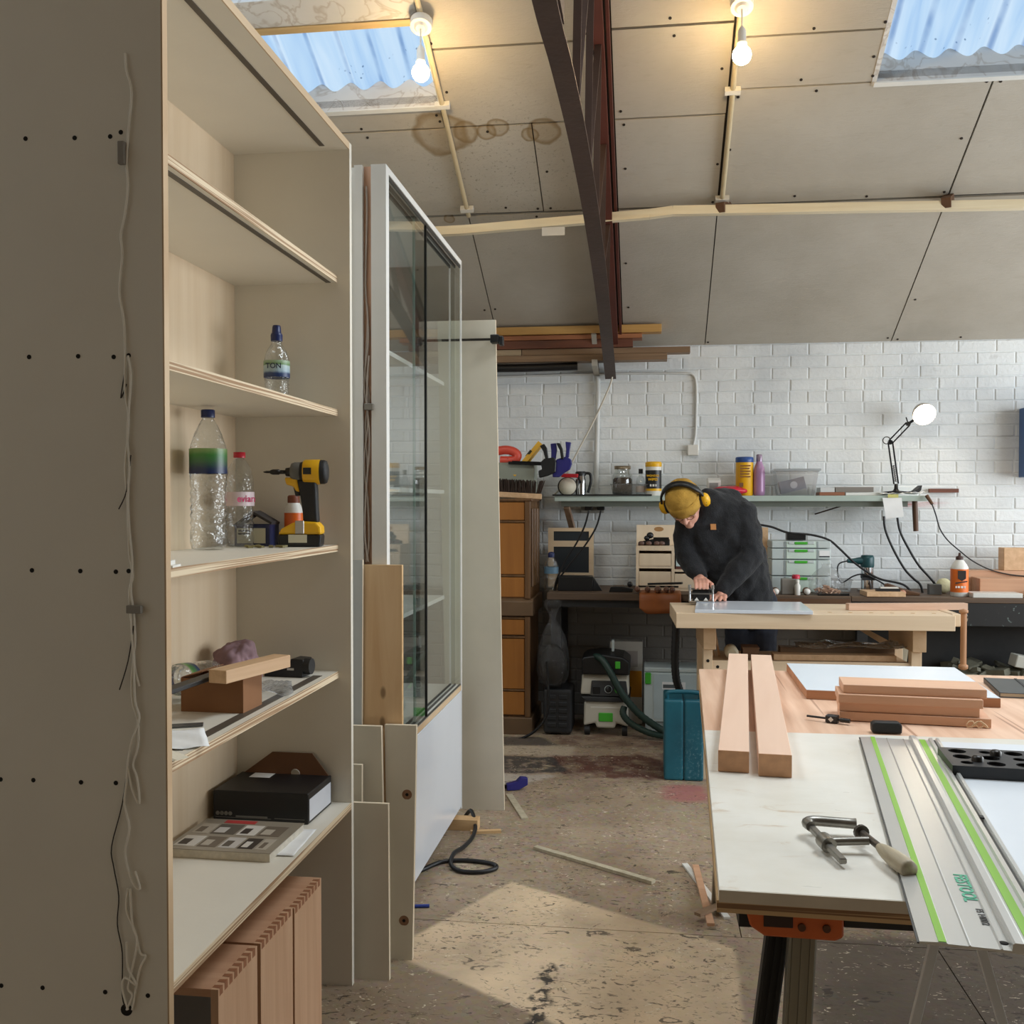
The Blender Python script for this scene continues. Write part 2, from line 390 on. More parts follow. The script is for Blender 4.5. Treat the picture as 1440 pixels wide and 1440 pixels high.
def brick_mb(L, hgt=.0695, d=.0095, mb=None, x=0, z=0, dy=0.0):
    mb = mb or MB(); c = .0045; y1, y0 = .012, -d+.008+dy
    x0, x1, z0, z1 = x-L/2, x+L/2, z-hgt/2, z+hgt/2
    o = len(mb.v)
    mb.add([(x0,y1,z0),(x1,y1,z0),(x1,y1,z1),(x0,y1,z1),(x0,y0+c*.8,z0),(x1,y0+c*.8,z0),(x1,y0+c*.8,z1),(x0,y0+c*.8,z1),
            (x0+c,y0,z0+c),(x1-c,y0,z0+c),(x1-c,y0,z1-c),(x0+c,y0,z1-c)],
           [(0,1,5,4),(1,2,6,5),(2,3,7,6),(3,0,4,7),(4,5,9,8),(5,6,10,9),(6,7,11,10),(7,4,8,11),(8,9,10,11)])
    return mb
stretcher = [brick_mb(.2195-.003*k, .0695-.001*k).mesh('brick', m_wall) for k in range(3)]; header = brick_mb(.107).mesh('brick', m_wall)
rest = MB(); nb = 0; rnd = random.Random(3)
for k in range(32):
    z = .0375 + .075*k; hdr = (k % 6 == 3); step = .1125 if hdr else .225; x = XL + (.05 if hdr else (.112 if k % 2 else 0.0))
    while x < XR:
        vis = (-.98 < x < 2.45) and z > .93
        if vis and nb < 300:
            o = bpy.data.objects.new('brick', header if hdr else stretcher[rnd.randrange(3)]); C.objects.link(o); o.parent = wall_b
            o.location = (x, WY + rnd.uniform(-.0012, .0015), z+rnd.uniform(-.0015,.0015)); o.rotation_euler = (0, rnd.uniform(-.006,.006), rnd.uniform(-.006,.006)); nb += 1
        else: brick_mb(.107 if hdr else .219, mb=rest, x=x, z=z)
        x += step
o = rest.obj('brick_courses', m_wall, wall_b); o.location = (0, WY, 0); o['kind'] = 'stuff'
m_dull = plain('dark_unseen_wall', (112,92,74), .8, var=.15, scale=4, bump=.3)  # unseen rear wall kept dark brown to cut bounced light
m_render = plain('white_render', (205,203,196), .7, var=.05, scale=3, bump=.2)
mb = MB(); mb.box((XL-.2, YF-.2, -.1), (XL, WY+.2, 5.2)); struct('wall_left', mb, m_render, 'white wall behind the shelving units')
mb = MB(); mb.box((XL-.2, YF-.2, -.1), (XR+.2, YF, 2.6)); struct('wall_front', mb, m_dull, 'unseen wall behind the camera, darkened to cut bounce')
mb = MB()
for a, c in (((XR,YF-.2,-.1),(XR+.2,WY+.2,.85)), ((XR,YF-.2,2.65),(XR+.2,WY+.2,5.2)), ((XR,YF-.2,.85),(XR+.2,1.85,2.65)), ((XR,6.15,.85),(XR+.2,WY+.2,2.65))): mb.box(a, c)
wall_r = struct('wall_right', mb, m_render, 'white wall with an unseen window added for fill')
m_wframe = plain('white_frame_paint', (225,225,220), .45)
mb = MB()
for z in (.85, 1.72, 2.58): mb.box((XR+.05,1.85,z), (XR+.12,6.15,z+.07))
for y in (1.85, 2.9, 3.95, 5.0, 6.08): mb.box((XR+.051,y,.86), (XR+.119,y+.07,2.64))
window1 = struct('window_1', mb, m_wframe, 'unseen white-framed window added to bring side light')  # out of view, added as an opening for the side fill
mb = MB(); mb.box((XR+.08,1.86,.86), (XR+.084,6.14,2.64)); mb.obj('pane', clear('window_glass', (.95,.98,1)), window1)

# ---- roof lining ----
m_deck = plain('dark_roof_deck', (46,38,32), .9)
SKY = ((-2.2, -.985, 1.9, 4.71), (1.0, 2.2, 1.9, 4.71))
mb = MB()
cbox(mb, XL-.2, XR+.2, 4.71, WY+.25, .016, .06); cbox(mb, XL-.2, XR+.2, RY, 1.9, .016, .06)
for x0, x1 in ((XL-.2, -2.2), (-.985, 1.0), (2.2, XR+.2)): cbox(mb, x0, x1, 1.9, 4.71, .016, .06)
NR2 = Vector((0, -K, 1)).normalized(); zr = zc(RY)
def rpt(x, y, o): return Vector((x, y, zr-K*(RY-y))) + NR2*o
def rbox(mb, x0, x1, y0, y1, o0, o1, m=0): return mb.hexa([rpt(x, y, o) for o in (o0, o1) for x, y in ((x0,y0),(x1,y0),(x1,y1),(x0,y1))], m)
rbox(mb, XL-.2, XR+.2, YF-.3, RY, .016, .06)
ceiling = struct('ceiling', mb, m_deck, 'pitched roof lined with off-white boards')
m_board, nt, b = _new('painted_roof_board'); p = pos_node(nt)
rp = ramp(nt, [(.3, lin((172,164,150))), (.7, lin((192,185,172)))]); nt.links.new(noise(nt, p, 1.3, 5, .6), rp.inputs[0]); col = rp.outputs[0]
mp = N(nt, 'ShaderNodeMapping'); mp.inputs['Scale'].default_value = (6, 30, 6); mp.inputs['Rotation'].default_value = (0,0,.5); nt.links.new(p, mp.inputs['Vector'])
col = over(nt, col, (168,158,140), thresh(nt, noise(nt, mp.outputs[0], 1.5, 5, .6, 1.2), .55, .75), .35)
def blob(nt, pos, c, r, wob=.3, sc=9.0):
    d = N(nt, 'ShaderNodeVectorMath', operation='DISTANCE'); nt.links.new(pos, d.inputs[0]); d.inputs[1].default_value = c
    n = noise(nt, pos, sc, 2); m = N(nt, 'ShaderNodeMath', operation='MULTIPLY_ADD'); nt.links.new(n, m.inputs[0]); m.inputs[1].default_value = wob*r*2
    nt.links.new(d.outputs['Value'], m.inputs[2]); return m.outputs[0]
for (px, py, r) in ((620,188,.15),(655,186,.075),(683,186,.055),(765,186,.09),(700,180,.06),(632,308,.035),(745,190,.05)):
    t = (Z0+K*WY-EYE-K*0); d0 = at(px, py, Y=1.0)-Vector((0,0,EYE)); t = (Z0+K*WY-EYE)/(d0.z+K*d0.y); c = Vector((0,0,EYE))+d0*t
    D = blob(nt, p, tuple(c), r)
    edge = mul(nt, thresh(nt, D, r*1.28, r*1.16), thresh(nt, D, r*.9, r*1.12))
    col = over(nt, col, (120,96,58), edge, .65); col = over(nt, col, (150,124,80), thresh(nt, D, r*1.28, r*1.1), .35)
mould = mul(nt, thresh(nt, noise(nt, p, 60, 3, .7), .60, .66), thresh(nt, blob(nt, p, tuple(cpt(-.75,5.12)), .55, .5, 4.0), 1.0, .35))
col = over(nt, col, (96,88,74), mould, .55)
nt.links.new(col, b.inputs['Base Color']); b.inputs['Roughness'].default_value = .75
bp = N(nt, 'ShaderNodeBump', i_Strength=.35, i_Distance=.008); nt.links.new(noise(nt, mp.outputs[0], 3, 5, .6, 1.5), bp.inputs['Height']); nt.links.new(bp.outputs[0], b.inputs['Normal'])
m_screw = plain('dark_screw_head', (52,44,38), .6, .4)
TX0, TX1 = -.245, -.165         # dark slot where the rafter meets the lining
PAN = []
m_dullb = plain('dark_unseen_board', (140,118,94), .8, var=.1, scale=3)  # unseen rear slope, darkened so less light bounces forward
cols_a = [XL, -.97, TX0, None, TX1, .355, 1.50, 2.66, XR]
for r0, r1, cols in ((WY, 5.415, cols_a), (5.405, 4.845, [XL, -.97, -.56, TX0, None, TX1, .352])):
    for a, c in zip(cols[:-1], cols[1:]):
        if a is None or c is None: continue
        PAN.append((a, c, r1, r0))
PAN += [(.358, 1.50, 4.714, 5.405), (.358, .996, 4.46, 4.714), (1.504, 2.66, 4.714, 5.405), (2.664, XR, 4.714, 5.405), (XL, -.983, 4.714, 4.841), (-.979, TX0, 4.43, 4.841), (TX1, .354, 4.385, 4.841),
        (-.979, TX0, 1.9, 4.425), (TX1, .354, 1.9, 4.38), (.358, .996, 1.9, 4.455), (2.204, 3.4, 1.9, 4.71), (3.404, XR, 1.9, 4.71), (XL, -2.204, 1.9, 4.71)]
for x in [XL, -1.38, -.16, 1.06, 2.28, 3.5]: PAN.append((x, min(x+1.216, XR), RY, 1.89))
for x0, x1, y0, y1 in PAN:
    mb = MB(); g = .003; dz = random.uniform(-.001, .002); cbox(mb, x0+g, x1-g, y0+g, y1-g, dz, .014+dz); pn = mb.obj('ceiling_panel', m_board, ceiling)
    if y1 > 3.6 and x0 < 2.6 and x1 > -1.5:
        sc = MB(); nx = max(2, int((x1-x0)/.38)); ny = max(2, int((y1-y0)/.3))
        for i in range(nx+1):
            for j in range(ny+1):
                if random.random() < .45 or (0 < i < nx and 0 < j < ny): continue
                q = cpt(x0+.03+(x1-x0-.06)*i/nx+random.uniform(-.015,.015), y0+.03+(y1-y0-.06)*j/ny+random.uniform(-.015,.015), -.003+dz)
                sc.cyl(q, q+NRM*.006, .007, n=8)
        if sc.v: s_ = sc.obj('screw_heads', m_screw, pn); s_['kind'] = 'stuff'
for i in range(6):
    x = XL+1.2*i; mb = MB(); rbox(mb, x+.003, x+1.197, YF, RY-.003, 0, .014); mb.obj('ceiling_panel', m_dullb, ceiling)

# ---- the two roof lights: lined shaft, corrugated sheet, crossing timber ----
m_lining, nt, b = _new('stained_shaft_lining'); p = pos_node(nt)
rp = ramp(nt, [(.3, lin((206,204,200))), (.7, lin((226,224,220)))]); nt.links.new(noise(nt, p, 3, 4), rp.inputs[0])
w = N(nt, 'ShaderNodeTexNoise', i_Scale=7.0, i_Detail=3.0, i_Distortion=1.0); nt.links.new(p, w.inputs['Vector'])
wr = ramp(nt, [(.46, (0,0,0,1)), (.5, (1,1,1,1)), (.54, (0,0,0,1))]); nt.links.new(w.outputs['Fac'], wr.inputs[0])
col = over(nt, rp.outputs[0], (150,126,96), wr.outputs[0], .4); nt.links.new(col, b.inputs['Base Color']); b.inputs['Roughness'].default_value = .7
m_sheet = bpy.data.materials.new('translucent_corrugated_sheet'); m_sheet.use_nodes = True; nt = m_sheet.node_tree; nt.nodes.clear()
out = nt.nodes.new('ShaderNodeOutputMaterial'); em = N(nt, 'ShaderNodeEmission'); p = pos_node(nt)
mp = N(nt, 'ShaderNodeMapping'); mp.inputs['Scale'].default_value = (9, .9, .9); nt.links.new(p, mp.inputs['Vector'])
rp = ramp(nt, [(.30, lin((160,198,240))), (.48, lin((188,219,248))), (.66, lin((210,233,253)))]); nt.links.new(noise(nt, mp.outputs[0], 1.0, 3, .55, .6), rp.inputs[0])
v = N(nt, 'ShaderNodeTexVoronoi', i_Scale=26.0); nt.links.new(p, v.inputs['Vector'])
col = over(nt, rp.outputs[0], (70,100,140), mul(nt, thresh(nt, v.outputs['Distance'], .17, .10), thresh(nt, noise(nt, p, 6, 3), .52, .6)), .7)
sxx = N(nt, 'ShaderNodeSeparateXYZ'); nt.links.new(p, sxx.inputs[0])
sn = N(nt, 'ShaderNodeMath', operation='MULTIPLY'); nt.links.new(sxx.outputs['X'], sn.inputs[0]); sn.inputs[1].default_value = 2*math.pi/.146
sn2 = N(nt, 'ShaderNodeMath', operation='ADD'); nt.links.new(sn.outputs[0], sn2.inputs[0]); sn2.inputs[1].default_value = 2*math.pi*(2.2/.146)-.4
sn3 = N(nt, 'ShaderNodeMath', operation='SINE'); nt.links.new(sn2.outputs[0], sn3.inputs[0])
col = over(nt, col, (104,142,196), mul(nt, thresh(nt, sn3.outputs[0], .80, 1.0), thresh(nt, noise(nt, p, 5, 3), .25, .6)), .75)      # dirt washed into the troughs
nt.links.new(col, em.inputs[0]); em.inputs[1].default_value = 1.0; nt.links.new(em.outputs[0], out.inputs[0])
m_beamw = wood('pale_roof_timber', (214,186,136), (178,146,98), 'X', rough=.6)
for i, (x0, x1, y0, y1) in enumerate(SKY):
    mb = MB(); H_ = .19
    cbox(mb, x0-.02, x1+.02, y1, y1+.02, -.002, H_); cbox(mb, x0-.02, x1+.02, y0-.02, y0, -.002, H_)
    cbox(mb, x0-.02, x0, y0, y1, -.001, H_); cbox(mb, x1, x1+.02, y0, y1, -.001, H_)
    win = struct('window_%d' % (i+2), mb, m_lining, ['roof light beside the lamp, split by a timber crosspiece', 'roof light of blue-lit corrugated sheet over the wall lamp'][i])
    mb = MB(); nx, pitch, amp = 108, .146, .026; V = []; Fq = []
    for j, y in enumerate((y0-.1, y1+.02)):
        for k in range(nx+1):
            x = x0-.05+(x1-x0+.1)*k/nx; V.append(cpt(x, y, .15+amp*math.sin(2*math.pi*(x-x0)/pitch)))
    for k in range(nx): Fq.append((k, k+1, nx+2+k, nx+1+k))
    mb.add(V, Fq, 0, True); s_ = mb.obj('corrugated_sheet', m_sheet, win)
    md = s_.modifiers.new('t', 'SOLIDIFY'); md.thickness = .003
    mb = MB(); cbox(mb, x0, x1, 4.15, 4.27, -.005, .10)
    cr = mb.obj('crosspiece', m_lining, win)
    mb = MB(); cbox(mb, x0+.001, x1-.001, 4.27, 4.30, -.012, .10); mb.obj('timber_edge', m_beamw, cr)
    mb = MB(); cbox(mb, x0-.01, x1+.01, y1+.0, y1+.022, -.010, -.002); mb.obj('edge_strip', m_wframe, win)

# ---- long timber batten under the roof, on two wooden blocks ----
bt = thing('roof_batten', 'long pale timber batten running under the sloping roof', 'timber')
m_bat = wood('pale_batten_wood', (238,226,196), (222,204,168), 'X', rough=.5)
mb = MB()
pts = [(-1.75,5.33,2.835),(-.98,5.33,2.845),(-.22,5.33,2.882),(.0,5.33,2.893),(.12,5.33,2.905),(2.4,5.335,2.86)]
for a, c in zip(pts[:-1], pts[1:]): mb.bar(a, c, .045, .044)
mb.obj('batten', m_bat, bt)
m_brn = plain('brown_stained_wood', (96,66,42), .6, var=.15)
for px, py in ((1020,281),(1336,274)):
    q = at(px, py, Y=5.34); mb = MB(); mb.bar((q.x-.03,5.30,q.z-.05), (q.x+.02,5.42,zc(5.42)-.004), .045, .05); mb.obj('wooden_block', m_brn, bt)
mb = MB(); q = at(778, 325, Y=5.30); mb.box((q.x-.06,5.302,q.z-.022), (q.x+.06,5.306,q.z+.022)); mb.obj('paper_tag', plain('white_tag', (210,205,195), .7), bt)

# ---- steel roof truss ----
tr = thing('roof_truss', 'dark brown curved steel roof truss with a red-brown rafter', 'truss')
m_steel = plain('brown_painted_steel', (66,48,40), .5, .0, .18, 6, .15, 40)
m_oxide = plain('red_oxide_steel', (88,44,34), .5, .0, .15, 6)
path = [(-.335,2.2,2.86),(-.33,2.86,2.81),(-.31,3.22,2.768),(-.295,3.75,2.725),(-.285,4.41,2.645),(-.28,5.25,2.51),(-.28,5.97,2.345),(-.28,6.42,2.23),(-.28,6.56,2.19)]
P = curve_pts(path, 5); mb = MB(); rings = []
for i, q in enumerate(P):
    d = (P[min(i+1,len(P)-1)]-P[max(i-1,0)]).normalized(); n = Vector((1,0,0)).cross(d).normalized(); n = n if n.z > 0 else -n
    w_ = .070
    rings.append([q, q+Vector((w_,0,0)), q+Vector((w_,0,0))+n*.008, q+Vector((w_*.56,0,0))+n*.008, q+Vector((w_*.56,0,0))+n*.07, q+Vector((w_*.44,0,0))+n*.07, q+Vector((w_*.44,0,0))+n*.008, q+n*.008])
mb.ring(rings, 0, True, False); mb.obj('bottom_chord', m_steel, tr)
mb = MB(); mb.hexa([(-.235,6.55,zc(6.55)-.13),(-.192,6.55,zc(6.55)-.13),(-.192,2.2,zc(2.2)-.13),(-.235,2.2,zc(2.2)-.13),(-.235,6.55,zc(6.55)-.01),(-.192,6.55,zc(6.55)-.01),(-.192,2.2,zc(2.2)-.01),(-.235,2.2,zc(2.2)-.01)]); mb.obj('rafter', m_oxide, tr)
mb = MB(); mb.hexa([(-.182,6.55,zc(6.55)-.075),(-.168,6.55,zc(6.55)-.075),(-.168,2.2,zc(2.2)-.075),(-.182,2.2,zc(2.2)-.075),(-.182,6.55,zc(6.55)-.01),(-.168,6.55,zc(6.55)-.01),(-.168,2.2,zc(2.2)-.01),(-.182,2.2,zc(2.2)-.01)]); mb.obj('rafter_angle', m_oxide, tr)
def chord_at(y):
    for a, c in zip(P[:-1], P[1:]):
        if a.y <= y <= c.y: return a.lerp(c, (y-a.y)/(c.y-a.y))
    return P[-1]
y = 2.5; k = 0
while y < 5.6:
    lo = chord_at(y)+Vector((.045,0,.04)); hi = Vector((-.215, y+.26, zc(y+.26)-.10)); lo2 = chord_at(y+.52)+Vector((.045,0,.04))
    for a, c in ((lo, hi), (lo2, hi)):
        mb = MB(); mb.bar(a, c, .010, .028, 0, (1,0,0)); mb.obj('lacing_bar', m_steel, tr)
    y += .52
mb = MB(); mb.box((-.262,2.55,2.83),(-.254,3.05,2.97)); mb.obj('gusset_plate', m_steel, tr)
mb = MB(); mb.box((-.30,6.46,2.30),(-.21,6.595,2.36)); mb.obj('wall_bracket', m_render, tr)

# ---- pendant bulbs with their conduit ----
m_ccream = plain('cream_conduit', (196,180,146), .45); m_wplastic = plain('white_plastic', (225,222,214), .4, var=.03)
m_bulb = glow('warm_bulb', (1.0, .70, .34), 150.0)
def pendant(x, y, label, clabel, y_end, drop):
    c = cpt(x, y); o0 = -.016
    cd = thing('conduit', clabel, 'conduit', group='roof conduits')
    mb = MB(); mb.tube([cpt(x, 2.9, o0), cpt(x, y_end, o0)], .0125, 8); mb.obj('pipe', m_ccream, cd)
    for yy in (y+.42, y_end-.06):
        mb = MB(); cbox(mb, x-.035, x+.035, yy, yy+.022, -.03, -.001); mb.obj('saddle', m_wplastic, cd)
    t = thing('pendant_bulb', label, 'lamp', tuple(c), group='bare bulbs')
    mb = MB(); q = NRM*-1; mb.cyl(q*.028, q*.062, .048, .046, 20); mb.cyl(q*.062, q*.072, .030, .022, 16); mb.obj('ceiling_rose', m_wplastic, t)
    base = q*.07; z1 = base.z-drop
    mb = MB(); mb.tube([base, (base.x, base.y, z1)], .0035, 6); mb.obj('flex', m_wplastic, t)
    mb = MB(); mb.lathe([(.006,.0),(.014,-.012),(.017,-.02),(.017,-.06),(.020,-.062),(.020,-.078),(.0,-.078)], (base.x, base.y, z1+.005)); mb.obj('lamp_holder', m_wplastic, t)
    mb = MB(); zb = z1-.075; mb.lathe([(.012,.004)]+[(.038*math.sin(R(a)), -.036+.038*math.cos(R(a))) for a in (22,40,60,80,100,120,140,160,179)], (base.x, base.y, zb)); mb.obj('bulb', m_bulb, t)
    return t
pendant(-.965, 4.27, 'lit bare bulb on flex at the corner of the left roof light', 'cream conduit beside the roof light, water-stained boards around it', 5.40, .075)
pendant(.372, 4.275, 'lit bare bulb on flex in the middle of plain roof boards', 'cream conduit on the plain boards between truss and far roof light', 5.40, .075)
# =====================================================================
# LEFT SIDE: BOOKCASE, DISPLAY CABINET, LEANING BOARDS
# =====================================================================
m_cream = plain('cream_board', (224,217,202), .55, var=.025, scale=5, bump=.03)
m_birch = wood('birch_ply_face', (226,206,178), (206,180,146), 'Z', .45, .5, .7)
m_pedge = ply_edge('ply_edge_layers', (222,202,170), (160,126,92))
m_pedge_v = ply_edge('ply_edge_upright', (206,180,146), (188,158,122), 3.0)
m_led = plain('dark_grey_channel', (84,76,66), .5)
m_hole = plain('drilled_hole', (26,21,17), .9, var=0)
BX, BY0, BY1, BD = -.845, 1.685, 2.822, .345
bc = thing('bookcase', 'tall cream bookcase with five shelves nearest on the left', 'bookcase', (0,0,0))
mb = MB(); mb.box((BX-BD,BY0,0),(BX-.003,BY0+.018,2.42)); sp = mb.obj('side_panel', m_cream, bc)
mb = MB(); mb.box((BX-.003,BY0,0),(BX,BY0+.018,2.42)); mb.obj('edge_lipping', m_pedge_v, sp)
mb = MB(); mb.box((BX-BD,BY1-.020,0),(BX-.003,BY1,2.42)); s2 = mb.obj('side_panel', m_cream, bc)
mb = MB(); mb.box((BX-.003,BY1-.020,0),(BX,BY1,2.42)); mb.obj('edge_lipping', m_cream, s2)
mb = MB(); mb.box((BX-BD,BY0+.018,2.40),(BX-.003,BY1-.02,2.42)); tp = mb.obj('top_panel', m_cream, bc)
mb = MB(); mb.box((BX-.003,BY0+.018,2.40),(BX,BY1-.02,2.42)); mb.obj('edge_lipping', m_pedge_v, tp)
mb = MB(); mb.box((BX-.075,BY0+.03,2.3985),(BX-.06,BY1-.06,2.402)); mb.obj('light_channel', m_led, tp)
mb = MB(); mb.box((BX-BD-.008,BY0+.0,.02),(BX-BD+.001,BY1,2.42)); mb.obj('back_panel', m_birch, bc)
SZ = [(2.043,.037),(1.663,.037),(1.276,.037),(.912,.037),(.533,.0)]
for i, (z, rec) in enumerate(SZ):
    xf = BX-rec; mb = MB(); mb.box((BX-BD+.001,BY0+.018,z-.019),(xf-.003,BY1-.02,z)); sh = mb.obj('shelf', m_cream, bc)
    mb = MB(); mb.box((xf-.003,BY0+.018,z-.019),(xf,BY1-.02,z)); mb.obj('ply_edge', m_pedge, sh)
    if i == 0:
        mb = MB(); mb.box((xf-.03,BY0+.02,z-.0205),(xf-.016,BY1-.03,z-.018)); mb.obj('light_channel', m_led, sh)
    if i == 3:
        mb = MB(); mb.box((xf-.048,BY0+.18,z-.002),(xf-.022,BY1-.10,z+.0008)); mb.obj('light_channel', m_led, sh)
mb = MB()
for pts in ([(36,195),(105,194),(155,192),(170,186)], [(41,502),(110,501),(160,502),(181,500)], [(-8,802),(45,802),(113,803),(163,804),(181,803)], [(1,1096),(47,1097),(114,1100),(163,1101)], [(2,1386),(60,1389),(148,1395),(208,1400)]):
    for px, py in pts:
        q = at(px, py, Y=BY0); mb.cyl((q.x,BY0-.0006,q.z),(q.x,BY0+.004,q.z),.0042,n=12)
q = at(178,1420,Y=BY0); mb.cyl((q.x,BY0-.0006,q.z),(q.x,BY0+.004,q.z),.011,n=16)
o = mb.obj('drill_holes', m_hole, sp); o['kind'] = 'stuff'
# thin light cable threaded down the outer face
m_wire = plain('white_cable_sheath', (246,240,226), .4, var=.02); m_wdark = plain('grey_brown_wire', (58,50,42), .6)
W = [[(176,75),(178,100),(185,130),(180,190),(178,230),(180,260),(176,300),(170,330),(172,360),(168,410),(174,450),(176,500),(176,550),(181,590),(178,630),(176,660),(179,700),(180,740),(182,780),(187,810),(182,830),(184,870),(188,900),(190,940),(196,965)],
     [(180,500),(184,530),(181,580),(179,620),(182,650),(180,700),(182,745),(186,790),(184,830),(188,860),(190,900),(187,930),(185,960),(187,990),(194,1015),(194,1050),(187,1075),(193,1095),(196,1130),(186,1110),(180,1080)],
     [(184,860),(186,900),(188,930),(190,985),(196,1010),(186,1040),(180,1070),(178,1100),(175,1130),(182,1165),(176,1200),(186,1240),(197,1250),(190,1225)],
     [(180,1250),(178,1280),(190,1310),(197,1340),(205,1345),(196,1365),(186,1420)], [(183,1250),(186,1300),(193,1325),(184,1370),(180,1390),(186,1400),(178,1420)], [(178,1325),(180,1360),(192,1385),(176,1375),(172,1390),(180,1420)]]
D = [[(178,540),(170,560),(176,520)], [(184,640),(178,690),(167,716)], [(188,880),(180,930),(168,970)], [(182,1060),(172,1130),(157,1190),(160,1220),(167,1260),(165,1300),(172,1340),(172,1400),(178,1420)]]
mb = MB()
for k, path in enumerate(W+D):
    P_ = [at(px, py, Y=BY0-.004-.0015*(k % 3)) for px, py in path]; mb.tube(curve_pts(P_, 4), .0020 if k < len(W) else .0011, 6, 0 if k < len(W) else 1)
cb = mb.obj('light_cable', [m_wire, m_wdark]); tag(cb, 'pale wavy light cable strung down the bookcase outer side', 'cable')
for px, py in ((189,857),(171,215)):
    q = at(px, py, Y=BY0-.009); m2 = MB(); m2.box((q.x-.014,q.y-.004,q.z-.007),(q.x+.014,q.y+.005,q.z+.007)) if py > 500 else m2.box((q.x-.006,q.y-.004,q.z-.02),(q.x+.006,q.y+.005,q.z+.02))
    m2.obj('connector', plain('grey_connector', (136,130,120), .5), cb, .001)

# ---- display cabinet with sliding glass ----
CX_, CY0, CY1, CB, CT, CD = -.81, 3.09, 4.352, .05, 2.447, .37
m_warm = plain('white_lacquer_board', (228,226,220), .45, var=.02)
dc = thing('display_cabinet', 'tall white display cabinet with sliding glass above a white lower door', 'cabinet', (0,0,0))
mb = MB(); mb.box((-.912,CY0-.018,CB),(-.886,CY0+.004,CT)); mb.box((-.858,CY0-.018,CB),(CX_,CY0+.004,CT)); mb.box((CX_-CD,CY0-.018,CB),(-.95,CY0+.004,CT)); mb.box((CX_-CD,CY0+.004,CB),(CX_,CY0+.018,CT)); sp = mb.obj('side_panel', m_warm, dc)
mb = MB(); mb.box((-.886,CY0+.001,CB),(-.858,CY0+.003,CT)); mb.obj('cable_groove', wood('pink_brown_groove', (214,176,150), (186,140,112), 'Z'), sp)
mb = MB(); mb.box((CX_-.006,CY1-.014,CB),(CX_,CY1,CT-.0)); mb.obj('front_edge', m_warm, dc); mb = MB(); mb.box((CX_-CD,CY1-.018,CB),(CX_-.007,CY1,.597)); mb.obj('lower_side_panel', m_warm, dc)
mb = MB(); mb.box((CX_-CD,CY0+.018,CT-.022),(CX_,CY1-.018,CT)); tp = mb.obj('top_panel', m_warm, dc)
mb = MB(); mb.box((CX_-.052,CY0+.018,CT-.034),(CX_-.044,CY1-.018,CT-.0221)); mb.box((CX_-.030,CY0+.018,CT-.034),(CX_-.024,CY1-.018,CT-.0221)); mb.box((CX_-.008,CY0+.018,CT-.034),(CX_-.003,CY1-.018,CT-.0221))
mb.obj('glass_track', plain('dark_grey_track', (70,68,64), .4, .4), tp)
mb = MB(); mb.box((CX_-CD,CY0+.018,CB),(CX_-CD+.01,CY1-.018,CT-.022)); mb.obj('back_panel', m_warm, dc)
mb = MB(); mb.box((CX_-CD,CY0+.018,.575),(CX_-.002,CY1-.018,.597)); dk = mb.obj('cabinet_deck', m_warm, dc)
mb = MB(); mb.box((CX_-.002,CY0+.018,.575),(CX_,CY1-.018,.597)); mb.obj('ply_edge', m_pedge_v, dk)
mb = MB(); mb.box((CX_-.052,CY0+.018,.597),(CX_-.044,CY1-.018,.603)); mb.box((CX_-.030,CY0+.018,.597),(CX_-.024,CY1-.018,.603)); mb.box((CX_-.008,CY0+.018,.597),(CX_-.003,CY1-.018,.603)); mb.obj('glass_track', _mats['dark_grey_track'], dk)
for z in (.99, 1.45, 1.92):
    mb = MB(); mb.box((CX_-CD+.01,CY0+.018,z-.016),(CX_-.075,CY1-.018,z)); mb.obj('shelf', m_warm, dc)
m_door = plain('white_gloss_door', (226,230,236), .22, var=.01, coat=.3)
mb = MB(); mb.box((CX_-.02,CY0+.020,CB+.012),(CX_+.0,CY1-.006,.572)); mb.obj('lower_door', m_door, dc, .0012)
m_glass = clear('cabinet_glass', (.93,.975,.955), .75, .25)
m_gedge = plain('green_glass_edge', (150,176,166), .2, var=0); m_gblack = plain('black_edge_seal', (14,15,15), .4, var=0)
mb = MB(); y_ = CY1-.008; mb.add([(CX_-CD+.012,y_,.60),(CX_-.007,y_,.60),(CX_-.007,y_,CT-.024),(CX_-CD+.012,y_,CT-.024)], [(0,1,2,3)]); mb.obj('end_glass', m_glass, dc)
for y0, y1, x, em in ((CY0+.02, 3.655, CX_-.0055, m_gblack), (3.56, CY1-.02, CX_-.027, m_gedge)):
    mb = MB(); mb.add([(x,y0,.602),(x,y1,.602),(x,y1,CT-.024),(x,y0,CT-.024)], [(0,1,2,3)]); g = mb.obj('glass_pane', m_glass, dc)
    mb = MB(); ye = y1 if em is m_gblack else y0; mb.box((x-.004,ye-.004,.602),(x+.004,ye+.007 if em is m_gblack else ye+.002,CT-.024)); mb.obj('pane_edge', em, g)
# its wiring and the wooden feet
mb = MB()
Wc = [[(515,262),(516,300),(514,400),(517,450),(514,520),(519,560),(514,600),(517,660),(513,720),(516,790)], [(516,430),(518,480),(512,540),(518,590),(512,650),(517,700),(519,760),(515,790)], [(519,500),(516,560),(520,620),(515,690),(513,750),(518,790)]]
for k, path in enumerate(Wc): mb.tube(curve_pts([at(px, py, Y=CY0-.006-.003*k) for px, py in path], 4), .003, 6)
wc = mb.obj('light_cable', plain('grey_white_wire', (190,178,168), .5)); tag(wc, 'bundle of grey wires in the display cabinet side groove', 'cable')
q = at(519,572,Y=CY0-.02); mb = MB(); mb.box((q.x-.014,CY0-.026,q.z-.010),(q.x+.014,CY0-.012,q.z+.010)); mb.obj('connector', _mats['grey_connector'], wc, .001)
m_pine = wood('pine_board', (238,208,166), (214,170,122), 'Z', .55, .5, 1.0, True)
